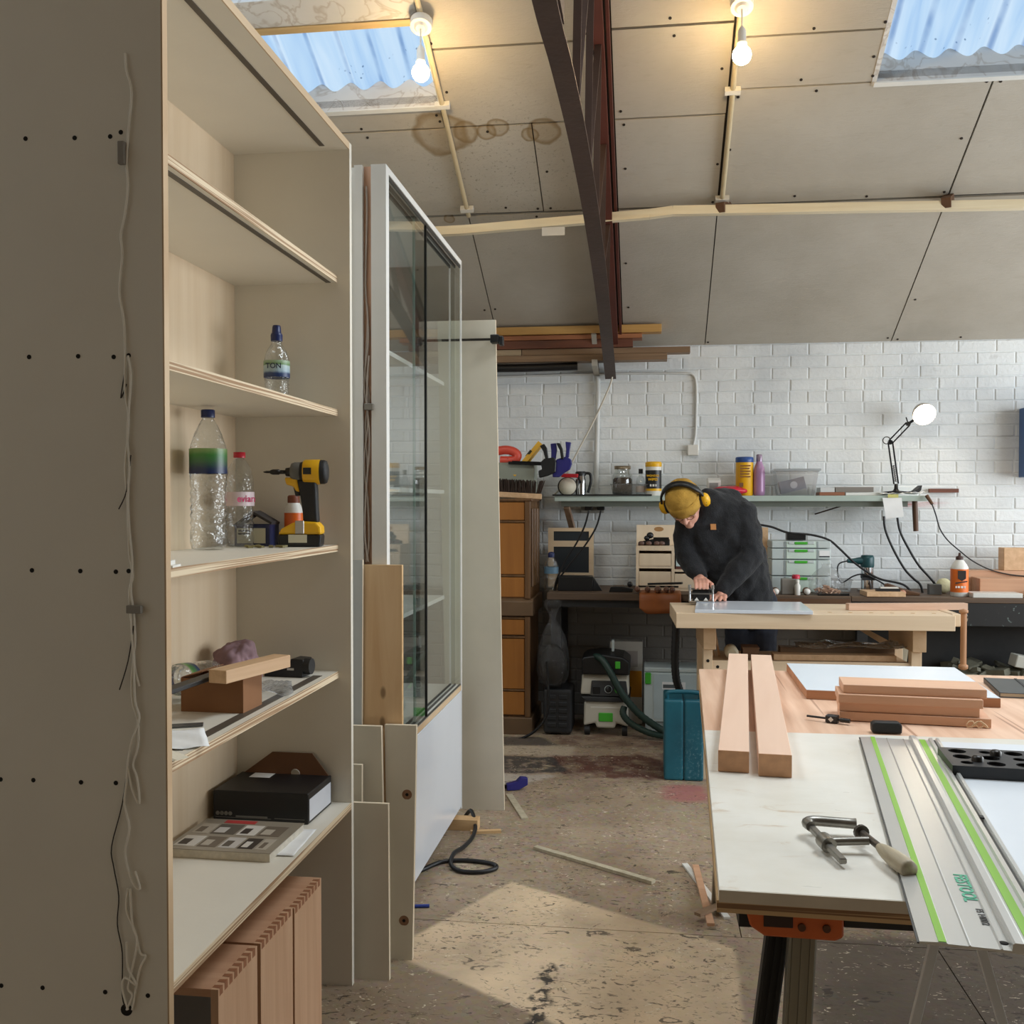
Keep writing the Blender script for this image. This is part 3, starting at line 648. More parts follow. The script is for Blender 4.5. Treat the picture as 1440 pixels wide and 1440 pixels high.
m_pinex = wood('pine_offcut', (222,188,140), (190,148,100), 'X', 1.0)
mb = MB(); mb.box((-.90,4.20,0),(-.715,4.262,.047)); solo('wood_block', mb, m_pinex, 'pine block wedged under the display cabinet end', 'block', bevel=.001)
mb = MB(); mb.box((-1.15,3.13,0),(-.93,3.20,.0495)); mb.box((-1.15,4.22,0),(-.93,4.29,.0495)); mb.obj('foot', m_pinex, dc)
mb = MB(); mb.bar((-.74,4.17,.006),(-.615,4.20,.006),.022,.012); solo('wood_stick', mb, m_pinex, 'short wooden stick lying beside the pine block', 'offcut')

# ---- boards leaning on the display cabinet ----
def lean(name, label, xb0, xb1, yb, xt0, xt1, yt, zt, th, mats, z0=0.0, extra=None):
    n = Vector((0, zt-z0, -(yt-yb))).normalized()*th; n = -n if n.y < 0 else n
    A = [Vector((xb0,yb,z0)), Vector((xb1,yb,z0)), Vector((xt1,yt,zt)), Vector((xt0,yt,zt))]
    mb = MB(); mb.add(A+[p_+n for p_ in A], [(0,1,2,3)], 0); mb.add(A+[p_+n for p_ in A], [(7,6,5,4)], 0)
    mb.add(A+[p_+n for p_ in A], [(0,4,5,1),(1,5,6,2),(2,6,7,3),(3,7,4,0)], 1)
    o = mb.obj(name, mats); return tag(o, label, 'board')
m_lip = plain('pale_board_edge', (222,206,180), .5, var=.04)
m_board2 = plain('cream_loose_board', (214,206,188), .5, var=.03)
lean('pine_board', 'knotty pine offcut standing against the display cabinet', -.883, -.757, 3.047, -.883, -.757, 3.052, 1.203, .018, [m_pine, m_pinex], 0.0)
hb = lean('cream_board', 'cream board with two round holes leaning by the white door', -.783, -.711, 2.985, -.806, -.706, 3.024, .711, .019, [m_board2, m_lip])
for px, py in ((571,1119),(569,1293)):
    q = at(px, py, Y=3.0); t = (q.z)/.711; y = 2.985+t*.039; x = q.x
    mb = MB(); mb.cyl((x,y-.0008,q.z),(x,y+.004,q.z),.0155,n=20); h = mb.obj('round_hole', wood('wood_in_hole', (150,112,84), (112,80,58), 'Z'), hb)
    mb = MB(); mb.cyl((x,y-.0013,q.z),(x,y+.004,q.z),.005,n=12); mb.obj('hole_core', m_hole, h)
lean('cream_board', 'wide cream board behind the holed board, notch beside it', -.905, -.789, 2.965, -.905, -.808, 2.990, .713, .018, [m_board2, m_lip])
lean('cream_board', 'small narrow cream offcut standing between taller cream boards', -.900, -.852, 2.915, -.900, -.856, 2.945, .605, .014, [m_board2, m_lip])
lean('cream_board', 'low cream board standing against the bookcase end', -.90, -.747, 2.848, -.90, -.759, 2.885, .508, .016, [m_board2, m_lip])
lean('grey_strip', 'narrow pale grey strip standing left of the pine offcut', -.91, -.885, 3.025, -.91, -.876, 3.03, 1.22, .012, [plain('pale_grey_strip', (196,200,200), .5), m_lip])
lean('tall_board', 'tall cream panel leaning against the far end of the display cabinet', -.905, -.644, 4.50, -.925, -.666, 4.385, 2.195, .02, [m_board2, m_lip])
bcmp = thing('bar_clamp', 'bar clamp with a black jaw at the top of the tall panel', 'clamp', (0,0,0))
mb = MB(); mb.bar((-.90,4.36,2.106),(-.655,4.36,2.106),.006,.010); mb.obj('bar', plain('dark_steel_bar', (70,66,62), .35, .8), bcmp)
m_black = plain('black_plastic', (22,22,23), .42, var=.1)
mb = MB(); mb.box((-.682,4.335,2.088),(-.645,4.383,2.124)); mb.box((-.645,4.340,2.078),(-.627,4.383,2.118)); mb.obj('jaw', m_black, bcmp, .004, 2)

# ---- things on the bookcase ----
m_pet = clear('clear_bottle_plastic', (.93,.95,.95), .3, .25, 30.0, .06)
m_bcap = plain('navy_plastic_cap', (22,36,86), .35, var=.02)
def label_mat(name, bands, coord='Z'):
    """printed paper sleeve: colour bands up the local z axis"""
    m, nt, b = _new(name); tc = N(nt, 'ShaderNodeTexCoord'); sx_ = N(nt, 'ShaderNodeSeparateXYZ'); nt.links.new(tc.outputs['Generated'], sx_.inputs[0])
    n = noise(nt, tc.outputs['Generated'], 6, 3); ad = N(nt, 'ShaderNodeMath', operation='MULTIPLY_ADD'); nt.links.new(n, ad.inputs[0]); ad.inputs[1].default_value = .12; nt.links.new(sx_.outputs['Z'], ad.inputs[2])
    r_ = ramp(nt, [(p_, lin(c_)) for p_, c_ in bands], 'LINEAR'); nt.links.new(ad.outputs[0], r_.inputs[0]); nt.links.new(r_.outputs[0], b.inputs['Base Color']); b.inputs['Roughness'].default_value = .35
    return m
def bottle(name, label, loc, prof, capprof, capmat, lab=None, ribs=(), mats=None, rot=None, extra=None):
    t = thing(name, label, 'bottle', loc, rot=rot)
    P_ = list(prof)
    for z0, z1, n, d in ribs:
        r_ = [p for p in P_ if p[1] <= z0][-1][0]; new = []
        for k in range(n*2+1): new.append((r_-(d if k % 2 else 0), z0+(z1-z0)*k/(n*2)))
        P_ = [p for p in P_ if p[1] <= z0] + new[1:-1] + [p for p in P_ if p[1] >= z1]
    mb = MB(); mb.lathe(P_, n=24); mb.obj('body', mats or m_pet, t)
    mb = MB(); mb.lathe(capprof, n=20); mb.obj('cap', capmat, t)
    if lab:
        r_, z0, z1, m_ = lab; mb = MB(); mb.lathe([(r_,z0),(r_,z1)], n=28, caps=False); sl = mb.obj('sleeve', m_, t)
    return t
def ink(rgb): return plain('ink_%d_%d_%d' % rgb, rgb, .5, var=0)
m_lab1 = label_mat('water_label', [(0,(26,40,84)),(.28,(40,60,100)),(.42,(150,172,182)),(.75,(172,190,188)),(.82,(96,132,74)),(1,(150,170,140))])
b1 = bottle('water_bottle', 'small sports-cap water bottle alone on the second shelf', (-1.03,2.715,1.663), [(.02,.001),(.030,.003),(.034,.012),(.034,.03),(.034,.075),(.035,.08),(.035,.125),(.034,.135),(.028,.155),(.019,.170),(.0145,.176),(.0145,.186)],
            [(.016,.184),(.0165,.2),(.015,.205),(.013,.207),(.0115,.224),(.010,.228),(.0,.228)], m_bcap, (.0362,.082,.128,m_lab1), ((.03,.075,4,.0025),))
q = Vector((.0,0,0)); a0 = math.atan2(-2.715, 1.03)
words('lettering', 'TON', .020, ink((20,28,60)), b1, (.0368*math.cos(a0-.25), .0368*math.sin(a0-.25), .111), (R(90), 0, a0-.25+R(90)), bold=.0003)
m_lab2 = label_mat('green_water_label', [(0,(20,34,84)),(.25,(34,50,80)),(.5,(58,96,70)),(.8,(60,124,54)),(1,(120,150,90))])
bottle('water_bottle', 'large empty water bottle with green label against birch back', (-1.115,2.455,1.276), [(.03,.001),(.042,.004),(.046,.02),(.046,.05),(.046,.165),(.046,.17),(.046,.255),(.043,.27),(.034,.297),(.022,.322),(.0145,.334),(.0145,.342)],
       [(.0175,.338),(.0175,.356),(.016,.358),(.0,.358)], m_bcap, (.0472,.195,.258,m_lab2), ((.05,.165,6,.003),))
m_lab3 = plain('white_pink_label', (226,206,208), .4, var=.03)
b3 = bottle('water_bottle', 'red-capped water bottle with pink lettering, behind the large one', (-1.105,2.63,1.276), [(.025,.001),(.036,.004),(.038,.02),(.038,.03),(.038,.115),(.038,.17),(.037,.185),(.030,.215),(.018,.235),(.0135,.24),(.0135,.246)],
            [(.016,.243),(.016,.258),(.0,.259)], plain('red_cap', (196,40,56), .35, var=0), (.0392,.112,.150,m_lab3), ((.03,.115,5,.003),))
a1 = math.atan2(-2.63, 1.105)
words('lettering', 'evian', .026, ink((196,40,96)), b3, (.0397*math.cos(a1+.45), .0397*math.sin(a1+.45), .131), (R(90), 0, a1+.45+R(90)), bold=.0004)

# cordless impact driver
m_yel = plain('yellow_plastic', (232,176,20), .4, var=.03); m_blk2 = plain('black_rubber', (28,27,26), .6, var=.1, bump=.1, bscale=200)
m_chuck = plain('dark_steel', (60,58,56), .35, .85); m_labw = plain('printed_label', (210,205,180), .5, var=.05)
dr = thing('impact_driver', 'yellow and black cordless impact driver standing on its battery', 'drill', (-.945,2.675,1.276), R(9))
def xz(poly, y0, y1, m=0, mb=None):
    mb = mb or MB(); return mb.prism([(x, y0, z) for x, z in poly], (0, y1-y0, 0), m)
mb = MB(); mb.lathe([(.018,-.055),(.027,-.05),(.031,-.03),(.032,.0),(.033,.02),(.033,.045),(.030,.055),(.020,.06),(.0,.061)], (0.012,0,.205), (1,0,0), 20); hs_ = mb.obj('motor_housing', m_blk2, dr)
mb = MB(); mb.lathe([(.0318,-.035),(.0338,-.03),(.0345,.0),(.0345,.028),(.0338,.032)], (.010,0,.205), (1,0,0), 20, caps=False); yb = mb.obj('yellow_shell', m_yel, hs_)
mb = MB(); mb.lathe([(.013,-.028),(.024,-.022),(.027,-.010),(.027,.012),(.024,.02)], (-.052,0,.205), (1,0,0), 20); mb.obj('gear_case', plain('grey_gear_case', (98,96,90), .45), dr)
mb = MB(); mb.lathe([(.004,-.112),(.006,-.108),(.0075,-.1),(.0075,-.075),(.0055,-.073),(.0055,-.05),(.011,-.048),(.013,-.03),(.013,0)], (-.05,0,.205), (1,0,0), 16); mb.obj('chuck', m_chuck, dr)
mb = MB(); mb.lathe([(.0,-.135),(.002,-.13),(.0035,-.12),(.0035,-.1)], (-.055,0,.205), (1,0,0), 10); mb.obj('bit', m_chuck, dr)
mb = MB(); xz([(-.012,.185),(.042,.185),(.044,.15),(.046,.10),(.048,.065),(.006,.065),(.004,.10),(-.003,.145)], -.019, .019, 0, mb); mb.obj('grip', m_blk2, dr, .008, 3)
mb = MB(); xz([(-.045,.19),(-.010,.19),(-.002,.15),(-.014,.152),(-.020,.165),(-.04,.17)], -.017, .017, 0, mb); mb.obj('trigger_guard', m_yel, dr, .005, 2)
mb = MB(); xz([(-.022,.165),(-.006,.165),(-.002,.140),(-.016,.138)], -.010, .010, 0, mb); mb.obj('trigger', m_black, dr, .003, 2)
mb = MB(); xz([(-.058,.0),(.055,.0),(.058,.034),(-.060,.034)], -.036, .036, 0, mb); bt_ = mb.obj('battery', m_black, dr, .006, 2)
mb = MB(); xz([(-.060,.034),(.058,.034),(.056,.055),(.045,.068),(.004,.070),(-.02,.066),(-.05,.050)], -.034, .034, 0, mb); mb.obj('battery_shoe', m_yel, dr, .006, 2)
mb = MB(); mb.box((-.030,-.0375,.012),(.020,-.0355,.034)); mb.obj('rating_label', m_labw, bt_); mb = MB(); mb.box((-.012,-.0362,.036),(.012,-.034,.072)); mb.obj('belt_clip', plain('brushed_steel', (170,165,158), .3, .9), dr, .001)
mb = MB(); mb.box((-.02,-.0352,.198),(.012,-.034,.216)); mb.obj('badge', m_black, yb)
for ch_ in dr.children:
    if ch_.name.split('.')[0] in ('motor_housing', 'gear_case', 'chuck', 'bit'): ch_.scale.x = .68; ch_.location.x = .073*.32
# glue bottle behind the driver
gb = thing('glue_bottle', 'small white glue bottle with orange label behind the driver', 'bottle', (-.998,2.757,1.276))
mb = MB(); mb.lathe([(.024,.0),(.026,.004),(.026,.09),(.022,.11),(.016,.122)]); mb.obj('body', m_wplastic, gb)
mb = MB(); mb.lathe([(.0266,.05),(.0266,.092)], caps=False); mb.obj('sleeve', plain('orange_label', (224,104,34), .4, var=.05), gb)
mb = MB(); mb.lathe([(.017,.118),(.017,.138),(.013,.142),(.0,.142)]); mb.obj('cap', plain('rust_brown_cap', (120,62,36), .5), gb)
# small open box
sb = thing('screw_box', 'small navy box with white label and lid tipped open', 'box', (-1.088,2.722,1.276), R(2))
m_navy = plain('navy_card', (24,32,78), .45); m_dkcard = plain('dark_card_inside', (58,52,50), .7)
mb = MB()
for a, c in (((-.055,-.04,0),(.045,-.037,.06)), ((-.055,.037,0),(.045,.04,.06)), ((-.055,-.037,0),(-.052,.037,.06)), ((.042,-.037,0),(.045,.037,.06)), ((-.052,-.037,0),(.042,.037,.003))): mb.box(a, c)
mb.obj('carton', m_navy, sb)
mb = MB(); mb.prism([(-.062,-.035,.058),(-.006,-.035,.098),(.050,-.035,.066),(.048,-.035,.060),(-.006,-.035,.090),(-.058,-.035,.054)], (0,.07,0)); mb.obj('lid', m_dkcard, sb)
mb = MB(); mb.box((-.048,-.0412,.008),(.034,-.040,.050)); lb = mb.obj('label', m_labw, sb)
for z in (.040,.032):
    mb = MB(); mb.box((-.044,-.0416,z),(-.01,-.041,z+.005)); mb.obj('print_line', m_black, lb)
# little bits beside it
m_leaf = plain('olive_scrap', (120,110,66), .6, var=.2)
lf = MB()
for k in range(9):
    x, y = -1.03+random.uniform(-.06,.06), 2.60+random.uniform(-.03,.02); lf.cbox((x,y,1.280),(.022,.012,.005),0,Euler((0,random.uniform(-.2,.2),random.uniform(0,3))).to_matrix())
o = lf.obj('fixings', [m_leaf]); tag(o, 'scatter of small fixings in front of the navy box', 'fixings', kind='stuff')
mb = MB(); mb.box((-.05,-.03,0),(.05,.03,.004)); mb.box((-.045,-.03,.004),(.04,.028,.012)); solo('note_block', mb, plain('white_card', (225,222,214), .6, var=.03), 'white card scraps at the near corner of the third shelf', 'paper', (-.935,1.80,1.276), R(12))

# fourth shelf
m_card = plain('brown_cardboard', (136,92,56), .75, var=.06, scale=12); m_cardd = plain('brown_cardboard_side', (176,130,88), .75, var=.05)
cbx = thing('cardboard_box', 'open brown cardboard box under a length of timber', 'box', (-.998,2.265,.912), R(-2))
mb = MB()
for a, c in (((-.077,-.052,0),(.077,-.049,.078)), ((-.077,.049,0),(.077,.052,.078)), ((-.077,-.049,0),(-.074,.049,.078)), ((.074,-.049,0),(.077,.049,.078)), ((-.074,-.049,0),(.074,.049,.003))): mb.box(a, c)
mb.obj('carton', m_card, cbx); mb = MB(); mb.prism([(-.077,-.05,.078),(-.02,-.06,.094),(-.02,.05,.094),(-.077,.05,.078)], (0,0,.002)); mb.obj('flap', m_card, cbx)
m_oak = wood('pale_oak', (222,186,146), (196,156,116), 'Y', 1.0)
mb = MB(); mb.cbox((0,0,0),(.048,.25,.030)); solo('timber_offcut', mb, m_oak, 'squared length of pale timber laid over the brown box', 'offcut', (-.925,2.265,1.008), R(-14), bevel=.001)
fb = bottle('water_bottle', 'empty water bottle lying on its side on fourth shelf', (-1.125,2.49,.951), [(.025,.001),(.036,.004),(.038,.02),(.038,.03),(.038,.14),(.038,.17),(.030,.205),(.018,.225),(.0135,.23),(.0135,.236)],
            [(.016,.233),(.016,.248),(.0,.249)], m_bcap, (.0388,.125,.168,m_lab2), ((.03,.12,7,.003),), rot=(R(85),0,R(-3)))
mb = MB(); mb.ell((0,0,0),(.055,.06,.062),20,12); cl = solo('cloth', mb, plain('mauve_cloth', (132,104,108), .85, var=.15, scale=30), 'crumpled mauve cloth behind the brown box', 'cloth', (-1.105,2.60,.958))
md = cl.modifiers.new('sub','SUBSURF'); md.levels = md.render_levels = 2
tx = bpy.data.textures.new('crumple','CLOUDS'); tx.noise_scale = .05; md = cl.modifiers.new('d','DISPLACE'); md.texture = tx; md.strength = .055; md.mid_level = .45
kc = thing('charger', 'black battery charger dock at the far end of fourth shelf', 'charger', (-1.0,2.715,.912), R(-5))
mb = MB(); mb.prism([(-.06,-.03,0),(.055,-.03,0),(.058,-.03,.05),(.022,-.03,.052),(.015,-.03,.042),(-.03,-.03,.042),(-.036,-.03,.054),(-.06,-.03,.054)], (0,.06,0)); mb.obj('body', m_black, kc, .003, 2)
mb = MB(); mb.cyl((.055,-.01,.03),(.075,-.01,.03),.022,n=18); mb.obj('dial', m_blk2, kc); mb = MB(); mb.box((-.035,-.0305,.02),(-.015,-.0295,.026)); mb.box((.01,-.0305,.02),(.03,-.0295,.026)); mb.obj('contacts', plain('silver_contact', (190,188,180), .3, .8), kc)
m_paper = plain('white_paper', (238,238,236), .7, var=.05, scale=14)
def sheet(name, label, loc, sx, sy, rz, amp=.006, mat=None, cat='paper', n=10):
    mb = MB(); V = []; rr = random.Random(hash(label) % 999)
    ph = [rr.uniform(0,6) for _ in range(4)]
    for j in range(n+1):
        for i in range(n+1):
            x, y = sx*(i/n-.5), sy*(j/n-.5); V.append((x, y, .002+amp*(1+math.sin(x*40+ph[0])*math.sin(y*30+ph[1]))*.5+amp*.4*(1+math.sin(x*95+y*70+ph[2]))))
    mb.add(V, [(j*(n+1)+i, j*(n+1)+i+1, (j+1)*(n+1)+i+1, (j+1)*(n+1)+i) for j in range(n) for i in range(n)], 0, True)
    o = solo(name, mb, mat or m_paper, label, cat, loc, rz); md = o.modifiers.new('s','SOLIDIFY'); md.thickness = .0006; return o
m_poly = clear('clear_polythene', (.93,.93,.93), -.55, .08, 26.0, .10, .12)
sheet('plastic_bag', 'flat crinkled clear packet beside the brown box', (-.965,2.47,.912), .12, .17, .4, .012, clear('crinkled_packet', (.92,.92,.92), -.4, .1, 40.0, .5, .1), 'packet')
sheet('printed_sheet', 'printed white sheet at the near edge of fourth shelf', (-.955,1.93,.912), .13, .16, .5, .004)
tr_ = thing('tape_roll', 'upright roll of white tape at near end of fourth shelf', 'tape', (-1.035,1.985,.912))
mb = MB(); mb.lathe([(.038,0),(.038,.06),(.030,.06),(.030,0),(.038,0)], n=24, caps=False); mb.obj('tape', m_wplastic, tr_); mb = MB(); mb.lathe([(.0298,.001),(.0298,.059),(.028,.059),(.028,.001),(.0298,.001)], n=24, caps=False); mb.obj('core', m_card, tr_)
tt = thing('tape_roll', 'grey duct tape roll lying flat at the shelf corner', 'tape', (-.935,1.765,.912))
mb = MB(); mb.lathe([(.046,0),(.046,.025),(.034,.025),(.034,0),(.046,0)], n=26, caps=False); mb.obj('tape', plain('grey_tape', (140,138,134), .4), tt); mb = MB(); mb.prism([(.03,-.012,.022),(.075,-.012,.010),(.078,.03,.006),(.03,.03,.022)], (0,0,.001)); mb.obj('loose_end', plain('masking_tape', (216,206,184), .6), tt)
ch = thing('pry_bar', 'black flat bar propped against the brown box', 'tool', (0,0,0))
mb = MB(); mb.bar((-1.065,1.93,.980),(-.985,2.222,1.002),.034,.010); mb.obj('blade', m_black, ch, .002); mb = MB(); mb.bar((-1.09,1.84,.974),(-1.065,1.93,.980),.040,.016); mb.obj('handle', m_blk2, ch, .004, 2)
mb = MB(); mb.bar((-1.08,2.03,.915),(-.96,2.08,.915),.028,.003); solo('steel_rule', mb, plain('dull_grey_steel', (96,96,94), .45, .5), 'short dull grey steel rule in front of brown box', 'ruler')

# bottom shelf
bb = thing('black_box', 'black printer-style carton with a brown flap up behind', 'box', (-1.035,2.69,.533), R(-1))
m_bcard = plain('black_carton', (20,20,22), .4, var=.15, scale=14)
mb = MB(); mb.box((-.135,-.095,0),(.135,.095,.083)); cr_ = mb.obj('carton', m_bcard, bb, .002)
mb = MB(); mb.box((.1352,-.088,.008),(.1362,.085,.066)); mb.obj('side_label', plain('pale_side_print', (206,208,214), .5), bb)
mb = MB(); mb.box((-.128,-.0962,.010),(.03,-.0952,.011)); mb.box((.04,-.0962,.012),(.125,-.0952,.0135)); mb.box((-.07,-.0962,.012),(.02,-.0952,.0165)); mb.obj('print_line', plain('grey_print', (120,118,114), .5), cr_)
for k in range(4):
    mb = MB(); mb.lathe([(.0045,0),(.0058,.0004),(.0045,.0008)], (-.122+.012*k,-.0952,.021), (0,-1,0), 14); mb.obj('symbol', _mats['grey_print'], cr_)
mb = MB(); mb.box((-.09,.04,.0832),(-.03,.085,.084)); mb.obj('top_label', m_paper, bb)
mb = MB(); mb.prism([(-.125,.088,.083),(.128,.088,.083),(.075,.100,.142),(-.045,.100,.142)], (0,.003,0)); mb.obj('flap', plain('brown_flap', (104,68,40), .75), bb)
mb = MB(); mb.cyl((.03,.0865,.086),(.03,.0885,.0865),.013,n=18); mb.obj('flap_hole', m_cream, bb)
mz = thing('magazine', 'thick home magazine with a grid of room pictures on cover', 'magazine', (-1.03,2.425,.533), R(-1))
mb = MB(); mb.box((-.135,-.115,.0005),(.133,.113,.021)); pg = mb.obj('pages', plain('page_edges', (206,198,182), .7, var=.1, scale=60), mz)
mb = MB(); mb.box((-.137,-.117,.021),(.135,.115,.0225)); cv = mb.obj('cover', plain('taupe_cover', (150,140,124), .3, var=.08, coat=.3), mz)
pal = [(206,200,190),(92,84,74),(176,166,150),(60,52,46),(190,184,176),(110,98,84)]; k = 0
for j, (y0, y1) in enumerate(((-.095,-.02),(.0,.075))):
    x = -.125
    for w_ in ((.06,.055,.05,.045,.035) if j == 0 else (.05,.07,.055,.065)):
        mb = MB(); mb.box((x,y0,.0226),(x+w_-.006,y1,.0230)); mb.obj('cover_photo', ink(pal[(k*5+j) % 6]), cv)
        mb = MB(); mb.box((x+.006,y0+.01,.0231),(x+w_*.5,y0+.05,.0234)); mb.obj('photo_detail', ink(pal[(k*5+j+3) % 6]), cv); x += w_; k += 1
mb = MB(); mb.box((-.075,.085,.0226),(.01,.108,.0231)); mb.obj('red_masthead', ink((176,58,56)), cv)
sheet('printed_sheet', 'loose printed sheet slipped under the magazine edge', (-.895,2.45,.533), .07, .20, .05, .001)

# three dovetailed drawer boxes on the floor under the shelves
m_beech = wood('beech_board', (214,176,142), (188,144,110), 'Z', .7, .5, .8); m_beecht = wood('beech_top', (212,168,134), (184,136,104), 'X', .7, .5, .8); m_bend = plain('end_grain', (150,98,66), .6, var=.15, scale=80)
for k, (y0, zt, lb) in enumerate(((1.925,.412,'beech drawer box nearest the camera under the bottom shelf'), (2.150,.408,'middle one of the three beech drawer boxes'), (2.368,.400,'beech drawer box farthest under the bottom shelf'))):
    bx = thing('drawer_box', lb, 'box', (-1.0,y0,0), group='beech drawer boxes')
    D_, W_ = .205, .14; th = .016
    mb = MB(); mb.box((-W_,0,zt-th),(W_-th,D_,zt)); top = mb.obj('top_board', m_beecht, bx)
    mb = MB(); mb.box((-W_,0,0),(W_-th,D_,th)); mb.obj('bottom_board', m_beecht, bx)
    mb = MB(); mb.box((W_-th,0,0),(W_,D_,zt)); sd = mb.obj('side_board', m_beech, bx)
    mb = MB(); mb.box((-W_,0,th),(-W_+th,D_,zt-th)); mb.obj('side_board', m_beech, bx)
    mb = MB(); mb.box((-W_+th,D_-.012,th),(W_-th,D_-.006,zt-th)); mb.obj('base_panel', plain('grey_inner_panel', (150,150,150), .5), bx)
    for i in range(8):
        y = .008+i*.0245
        mb = MB(); mb.prism([(W_-th-.0005,y,zt+.0003),(W_+.0004,y-.002,zt+.0003),(W_+.0004,y+.0135,zt+.0003),(W_-th-.0005,y+.0115,zt+.0003)], (0,0,-th)); mb.obj('dovetail', m_bend, bx)
# =====================================================================
# BACK OF THE SHOP: TIMBER RACK, SHELF, CHEST, BACK BENCH, THINGS UNDER IT
# =====================================================================
# ---- boards racked over the end of the truss ----
m_b1 = wood('yellow_pine', (216,172,104), (180,134,72), 'X', .7); m_b2 = wood('red_brown_board', (190,128,88), (140,86,56), 'X', .8)
m_b3 = wood('dark_red_board', (120,70,50), (84,48,36), 'X', .8); m_b4 = wood('grey_brown_board', (150,122,94), (112,88,66), 'X', .8); m_b5 = wood('pale_grey_board', (186,166,136), (150,130,104), 'X', .8)
RB = [((-1.5,6.33,2.450),(.077,6.42,2.498),m_b1,'yellow pine length on top of the wall rack'), ((-1.5,6.35,2.418),(-.043,6.47,2.446),m_b2,'orange-brown board second from the top of the rack'),
      ((-1.5,6.36,2.366),(-.100,6.46,2.416),m_b3,'dark red-brown board in the middle of the rack'), ((-.80,6.38,2.326),(.254,6.47,2.364),m_b4,'long grey-brown board reaching farthest right on the rack'),
      ((-1.5,6.38,2.326),(-.804,6.47,2.364),m_b5,'short pale board end-on to the grey-brown one, rack left'), ((-1.5,6.37,2.284),(.113,6.48,2.324),m_b4,'lowest grey-brown board of the wall rack')]
for a, c, m_, lb in RB:
    mb = MB(); mb.box(a, c); solo('timber_board', mb, m_, lb, 'board', bevel=.001)
mb = MB(); mb.tube(curve_pts([(-1.5,6.43,2.25),(-1.1,6.43,2.255),(-.8,6.42,2.252),(-.45,6.43,2.258)],4),.026,10); solo('black_tube', mb, m_black, 'black tube lying under the rack boards', 'tube')
rk = thing('rack_arm', 'whitish bracket carrying the rack boards beside the truss foot', 'bracket', (0,0,0))
mb = MB(); mb.bar((-.335,6.595,2.235),(-.335,6.30,2.262),.035,.04); mb.obj('arm', plain('grey_white_paint', (170,164,152), .6), rk)
mb = MB(); mb.bar((-.332,6.58,2.22),(-.340,6.30,2.44),.03,.012); mb.obj('plate', _mats['grey_white_paint'], rk)
# ---- conduits and boxes on the wall ----
m_wcable = plain('painted_conduit', (212,212,208), .5, var=.04)
def wcable(name, label, pts, r, Y=6.588, mat=None, cat='cable', n=5):
    mb = MB(); mb.tube(curve_pts([at(px, py, Y=Y) for px, py in pts], n), r, 8); return solo(name, mb, mat or m_wcable, label, cat)
wcable('wall_pipe', 'upright white pipe on the brick wall below the truss', [(841,530),(840,600),(839,650),(838,694)], .016, 6.575, cat='pipe')
cbx2 = thing('wall_conduit', 'thin white conduit across the bricks down to a switch box', 'conduit', (0,0,0))
mb = MB(); mb.tube(curve_pts([at(px, py, Y=6.590) for px, py in ((690,530),(760,528),(830,526),(900,525),(960,525),(974,527),(979,540),(979,580),(978,610),(975,626))], 4), .0085, 8); mb.obj('pipe', m_wcable, cbx2)
q = at(974.5,633,Y=6.58); mb = MB(); mb.box((q.x-.034,6.565,q.z-.034),(q.x+.034,6.598,q.z+.034)); mb.obj('switch_box', m_wplastic, cbx2, .003)
wcable('flex_cable', 'white flex slanting from the truss foot down to the shelf', [(861,518),(860,535),(850,560),(832,598),(815,630),(800,660),(790,684),(780,695)], .006, 6.53, plain('white_flex', (206,198,182), .5))
bl = thing('blue_cabinet', 'blue metal wall cabinet cut off at the right edge', 'cabinet', (0,0,0)); m_blue = plain('blue_steel', (52,88,138), .4)
mb = MB(); mb.box((2.262,6.44,1.548),(2.85,6.6,1.972)); mb.obj('body', m_blue, bl, .004); mb = MB(); mb.box((2.258,6.425,1.55),(2.85,6.439,1.97)); mb.obj('door', m_blue, bl, .003)
mb = MB()
for z in (1.62,1.90): mb.cyl((2.252,6.435,z-.022),(2.252,6.435,z+.022),.008,n=10)
o = mb.obj('hinges', m_blue, bl); o['kind'] = 'stuff'
# ---- wall shelf ----
m_green = plain('pale_green_paint', (176,190,180), .5, var=.05); m_under = plain('grey_green_under', (120,126,116), .6)
ws = thing('wall_shelf', 'long pale green shelf across the brick wall', 'shelf', (0,0,0))
mb = MB(); mb.box((-.588,6.35,1.402),(1.660,6.592,1.436)); mb.obj('board', m_green, ws, .001)
mb = MB(); mb.box((-.55,6.40,1.368),(1.56,6.43,1.4015)); mb.obj('rail', m_under, ws)
q = at(797,705,Y=6.42); mb = MB(); mb.bar((q.x+.0,6.41,1.368),(q.x+.03,6.585,1.20),.035,.03); mb.obj('prop', wood('worn_prop_wood', (176,150,124), (130,100,80), 'Z'), ws)
mb = MB(); mb.bar(at(1146,723,Y=6.585), (1.26,6.42,1.40),.008,.008); mb.obj('wire_stay', m_steel, ws)
mb = MB(); mb.bar((-.60,6.345,1.4405),(.02,6.352,1.4405),.02,.009); solo('black_strip', mb, m_black, 'long black strip along the left front edge of shelf', 'strip')
S = 1.436
tm = thing('metal_flask', 'shiny steel flask with black handle beside the tape roll', 'flask', (-.43,6.46,S)); m_chrome = plain('chrome', (205,206,208), .12, 1.0, var=.02)
mb = MB(); mb.lathe([(.034,0),(.034,.10),(.030,.115),(.028,.13)]); mb.obj('body', m_chrome, tm); mb = MB(); mb.lathe([(.034,.13),(.035,.15),(.03,.156),(.0,.156)]); mb.obj('lid', m_black, tm)
mb = MB(); mb.tube(curve_pts([(.03,0,.145),(.058,0,.14),(.065,0,.10),(.055,0,.05),(.046,0,.02)],5),.009,8); mb.obj('handle', m_black, tm)
